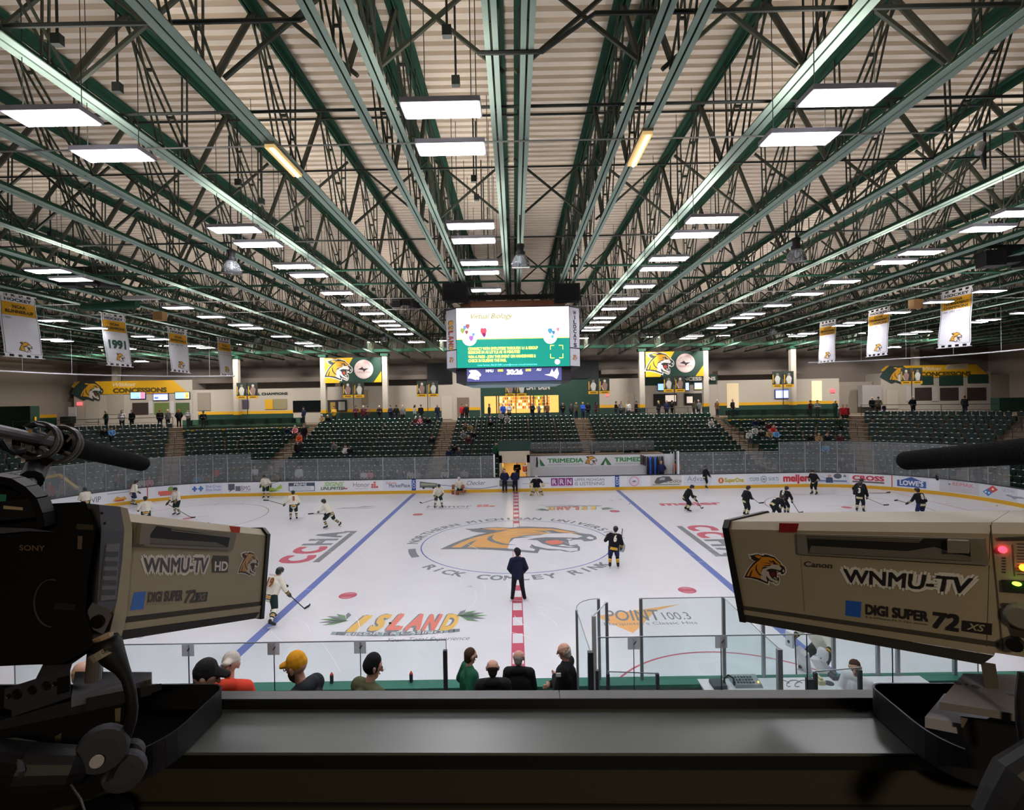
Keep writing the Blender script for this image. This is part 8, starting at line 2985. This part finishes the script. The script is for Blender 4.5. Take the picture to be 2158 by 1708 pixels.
# post under each lens and plates of the pan heads
def head(side, lab):
    return empty('pan_tilt_head', L(-.85 if side == 'l' else 1.0, .95, zf), lab, 'camera head')
PL_ = head('l', 'dark pan head and pedestal under the left television camera')
PGREY = mat('head_grey', (58, 60, 70), 0.5)
m = MB()
m.tube(atD(204, 1340, .95), atD(196, 1434, .95), .0125, C(96, 90, 86, rough=.35), n=14)
m.build('post', PL_)
m = MB()
ext(m, [(10, 1452), (148, 1408), (150, 1470), (24, 1512), (24, 1498), (8, 1492)], .86, .035, PGREY)
for px, py, r in ((36, 1464, .009), (68, 1455, .008), (98, 1446, .008), (116, 1442, .004), (19, 1468, .004)):
    m.lathe([(r, 0), (r * .9, .002), (r * .6, .001)], RIM, atD(px, py, .86), -FW, 14)
ext(m, [(120, 1430), (146, 1424), (146, 1458), (120, 1466)], .859, .003, RIM)
m.build('side_bracket', PL_)
m = MB()
a, b, c, d = atD(150, 1472, .88), atD(316, 1434, 1.0), atD(320, 1417, 1.12), atD(158, 1416, 1.02)
th = V((0, 0, -.016))
m.hexa([a + th, b + th, c + th, d + th, a, b, c, d], C(92, 92, 98))
m.hexa([p + V((0, 0, -.03)) for p in (a, b, c, d)] + [p + V((0, 0, -.017)) for p in (a, b, c, d)], C(30, 30, 34))
ext(m, [(284, 1440), (318, 1432), (318, 1444), (286, 1452)], .99, .02, C(84, 76, 60))
ext(m, [(-40, 1530), (150, 1478), (340, 1441), (341, 1454), (250, 1486), (-40, 1548)], .9, .1, C(42, 42, 48))
m.build('quick_release_plate', PL_)
m = MB()
ext(m, [(75, 1432), (105, 1372), (190, 1356), (192, 1372), (152, 1400), (148, 1414)], .9, .1, C(52, 52, 60))
m.build('wedge_mount', PL_)
m = MB()
ext(m, [(-60, 1545), (150, 1492), (262, 1470), (262, 1508), (250, 1560), (258, 1640), (200, 1680), (-60, 1760)], .92, .2, CAMB)
ext(m, [(116, 1553), (130, 1545), (126, 1592), (114, 1586)], .915, .01, C(88, 76, 60))
ext(m, [(242, 1495), (255, 1492), (252, 1540), (244, 1548)], .915, .01, C(120, 108, 84))
m.build('head_body', PL_)
def knob(m, px, py, d, r, sq, ang, mt, th=.022):
    c = atD(px, py, d)
    ax = (-FW + RT * sq + UP * .12).normalized()
    m.lathe([(r * .9, -th / 2), (r, -th * .3), (r, th * .25), (r * .93, th / 2), (r * .6, th * .56)], mt, tuple(c), tuple(ax), 24)
KN = mat('knob_rubber', (46, 46, 56), 0.7)
m = MB()
knob(m, 217, 1578, .84, .036, .55, 0, KN)
m.build('tilt_knob', PL_)
m = MB()
knob(m, 262, 1625, .9, .033, .5, 0, KN)
knob(m, 272, 1590, .93, .024, .5, 0, KN)
m.build('drag_knob', PL_)
m = MB()
c = atD(204, 1606, .815)
m.lathe([(.0095, -.001), (.0095, .001)], C(170, 168, 172), tuple(c), tuple((-FW + RT * .55 + UP * .12).normalized()), 20)
m.build('round_sticker', PL_)
m = MB()
m.path([atD(-30, 1610, .8), atD(60, 1622, .8), atD(150, 1622, .82), atD(168, 1622, .83)], [.034, .036, .033, .022], CAMB, 16)
m.path([atD(40, 1600, .785), atD(46, 1625, .765), atD(44, 1655, .785)], .004, C(70, 68, 74), 6)
m.build('pan_handle', PL_)
m = MB()
m.path([L(-.86, .97, zf), L(-.86, .97, CAM.z - .8)], [.09, .07], CAMB, 16)
for t in range(3):
    q = 2 * PI * t / 3 + .5
    m.tube(L(-.86, .97, zf + .1), L(-.86 + .35 * math.cos(q), .75 + .25 * math.sin(q), zf + .02), .02, CAMB, n=8)
m.build('pedestal', PL_)
m = MB()
m.path([atD(150, 1655, .8), atD(170, 1685, .78), atD(182, 1720, .76)], .0016, C(84, 84, 90), 6)
m.path([atD(-20, 1563, .82), atD(30, 1560, .82), atD(75, 1567, .82), atD(106, 1588, .82)], .003, C(74, 74, 76), 8)
m.build('thin_lead', PL_)
# camera cable with a labelled connector
e = empty('camera_cable', atD(240, 1400, .86), 'thick black cable with a white labelled plug under the left camera lens', 'cable')
m = MB()
m.path([atD(x, y, .86) for x, y in ((222, 1345), (226, 1362), (240, 1388), (258, 1412), (268, 1432), (276, 1462), (279, 1492), (276, 1520), (268, 1545), (255, 1575), (240, 1605), (222, 1640))],
       [.018, .022, .018, .011, .0085, .0085, .0085, .0085, .0085, .0085, .0085, .0085], CAMB, 12)
m.build('cord', e, True)
m = MB()
m.tube(atD(220, 1366, .859), atD(228, 1380, .859), .0235, C(150, 144, 130), r1=.0225, n=16)
f = quadmap(atD(214, 1381, .834), atD(243, 1371, .834), atD(240, 1362, .834), atD(211, 1372, .834), -FW)
m.text('CAMERA', .05, .1, .8, f, C(50, 48, 46), .0005, width=.9)
m.build('label_band', e)
m = MB()
m.tube(atD(216, 1340, .86), atD(222, 1358, .86), .014, C(150, 128, 98, rough=.35), n=14)
m.build('metal_plug', e)
# ---------------- microphones
FOAM = mat('foam_black', (16, 16, 18), 0.95, spec=0.1, bump=0.5, scale=300)
def foam(pts, rad, lab):
    e = empty('microphone', tuple(pts[0]), lab, 'microphone')
    prof = []
    a, b = pts
    d = (b - a).normalized()
    Ln = (b - a).length
    r0, r1 = rad
    q = [(r1 * math.sin(k * PI / 16), Ln - r1 * .7 + r1 * .7 * (1 - math.cos(k * PI / 16)) if False else 0) for k in range(1)]
    P, R_ = [], []
    for k in range(12):
        t = k / 11
        P.append(a + d * (Ln - r1) * t)
        R_.append(r0 + (r1 - r0) * t)
    for k in range(1, 9):
        t = PI / 2 * k / 8
        P.append(a + d * (Ln - r1 + r1 * math.sin(t)))
        R_.append(max(.001, r1 * math.cos(t) ** .7 if k < 8 else .001))
    m = MB()
    m.path(P, R_, FOAM, 20)
    m.build('windscreen', e, True)
    return e
ML = foam((atD(126, 935, 1.1), atD(304, 979, 1.5)), (.0225, .0215), 'black foam microphone on the left camera pointing right')
MR = foam((atD(2240, 945, .86), atD(1902, 972, 1.32)), (.0245, .0235), 'black foam microphone on the right camera pointing left')
MM = mat('mount_dark_metal', (66, 64, 68), 0.4)
m = MB()
m.tube(atD(-60, 896, .92), atD(126, 935, 1.1), .0115, C(78, 74, 82, rough=.4), n=12)
m.tube(atD(40, 915, 1.02), atD(85, 926, 1.06), .016, CAMB, n=12)
m.build('barrel', ML)
m = MB()
for (px, py), d, r in (((80, 930), 1.05, .036), ((126, 937), 1.1, .037)):
    c = atD(px, py, d)
    axx = (atD(304, 979, 1.5) - atD(126, 935, 1.1)).normalized()
    u_ = axx.cross(V((0, 0, 1))).normalized()
    v_ = axx.cross(u_)
    for off in (-.006, .006):
        m.path([c + axx * off + u_ * (r * math.cos(t)) + v_ * (r * math.sin(t)) for t in [k * PI / 12 for k in range(24)]], .0045, MM, 6, closed=True)
    for k in range(4):
        t = PI / 4 + k * PI / 2
        m.tube(c + u_ * (r * math.cos(t)) + v_ * (r * math.sin(t)), c + u_ * (.013 * math.cos(t + .4)) + v_ * (.013 * math.sin(t + .4)), .003, C(120, 116, 112), n=5)
m.build('shock_mount', ML)
m = MB()
ext(m, [(55, 950), (85, 962), (112, 972), (78, 1000), (52, 992)], 1.04, .04, CAMB)
m.tube(atD(78, 985, 1.05), atD(66, 1012, 1.0), .02, CAMB, n=10)
ext(m, [(42, 1000), (92, 1012), (90, 1022), (78, 1034), (40, 1016)], .98, .06, CAMB)
m.tube(atD(66, 1020, .98), atD(48, 1066, .9), .012, CAMB, n=10)
m.ball(atD(55, 1038, .9), .012, C(70, 68, 72), 10)
m.build('bracket', ML)
m = MB()
ext(m, [(60, 907), (68, 905), (67, 912), (60, 913)], 1.0, .003, mat('rail_yellow', (230, 184, 44), 0.5))
m.path([atD(70, 893, 1.0), atD(95, 900, 1.05), atD(120, 905, 1.08), atD(137, 918, 1.1)], .003, CAMB, 6)
m.path([atD(0, 928, .95), atD(12, 945, .96), atD(28, 955, 1.0), atD(50, 950, 1.03)], .006, CAMB, 6)
m.build('mic_lead', ML)
m = MB()
q = atD(2240, 945, .86)
m.tube(q, q + V((.06, -.12, .02)), .013, CAMB, n=10)
m.path([q + V((.02, -.03, .004)), q + V((.02, 0, -.08)), atD(2250, 1082, .86)], .012, CAMB, 8)
m.build('bracket', MR)
# ---------------- right pan head
PR_ = head('r', 'dark pan head with a grey plate under the right television camera')
m = MB()
m.hexa([atD(2066, 1395, .95), atD(2098, 1400, .95), atD(2098, 1400, 1.0), atD(2066, 1395, 1.0), atD(2078, 1462, .95), atD(2108, 1466, .95), atD(2108, 1466, 1.0), atD(2078, 1462, 1.0)], C(78, 74, 70))
m.build('post', PR_)
m = MB()
zq = atD(1976, 1466, .93).z
a, b, c, d = atZ(1976, 1466, zq), atZ(2030, 1420, zq), atZ(2300, 1424, zq), atZ(2300, 1530, zq)
e4 = atZ(1979, 1480, zq)
m.hexa([p + V((0, 0, -.013)) for p in (e4, d, c, b)] + [e4, d, c, b], C(112, 108, 108))
for px, py in ((2018, 1441), (2056, 1448), (2129, 1463), (2036, 1443)):
    q = atZ(px, py, zq)
    m.lathe([(.006 if px != 2036 else .003, 0), (.006 if px != 2036 else .003, .0006)], RIM, tuple(q), (0, 0, 1), 12)
m.build('quick_release_plate', PR_)
m = MB()
zq2 = atD(1950, 1500, 1.0).z
a, b, c, d = atZ(1949, 1512, zq2), atZ(1990, 1462, zq2), atZ(2200, 1466, zq2), atZ(2045, 1530, zq2)
m.hexa([p + V((0, 0, -.02)) for p in (a, d, c, b)] + [a, d, c, b], C(150, 148, 158))
m.build('lower_plate', PR_)
m = MB()
ext(m, [(2024, 1510), (2200, 1530), (2200, 1640), (2040, 1620)], .95, .12, CAMB)
ext(m, [(2024, 1512), (2040, 1516), (2030, 1534), (2026, 1534)], .945, .01, C(96, 88, 76))
m.build('head_body', PR_)
m = MB()
m.path([atD(2200, 1600, .8), atD(2140, 1640, .8), atD(2118, 1680, .8), atD(2090, 1730, .8)], [.03, .032, .03, .026], CAMB, 14)
m.path([atD(2156, 1420, .85), atD(2150, 1470, .85), atD(2151, 1520, .85), atD(2160, 1580, .85)], .007, CAMB, 8)
m.path([L(1.06, .97, zf), L(1.06, .97, CAM.z - .72)], [.09, .07], CAMB, 16)
m.build('pan_handle', PR_)
bpy.context.view_layer.update()
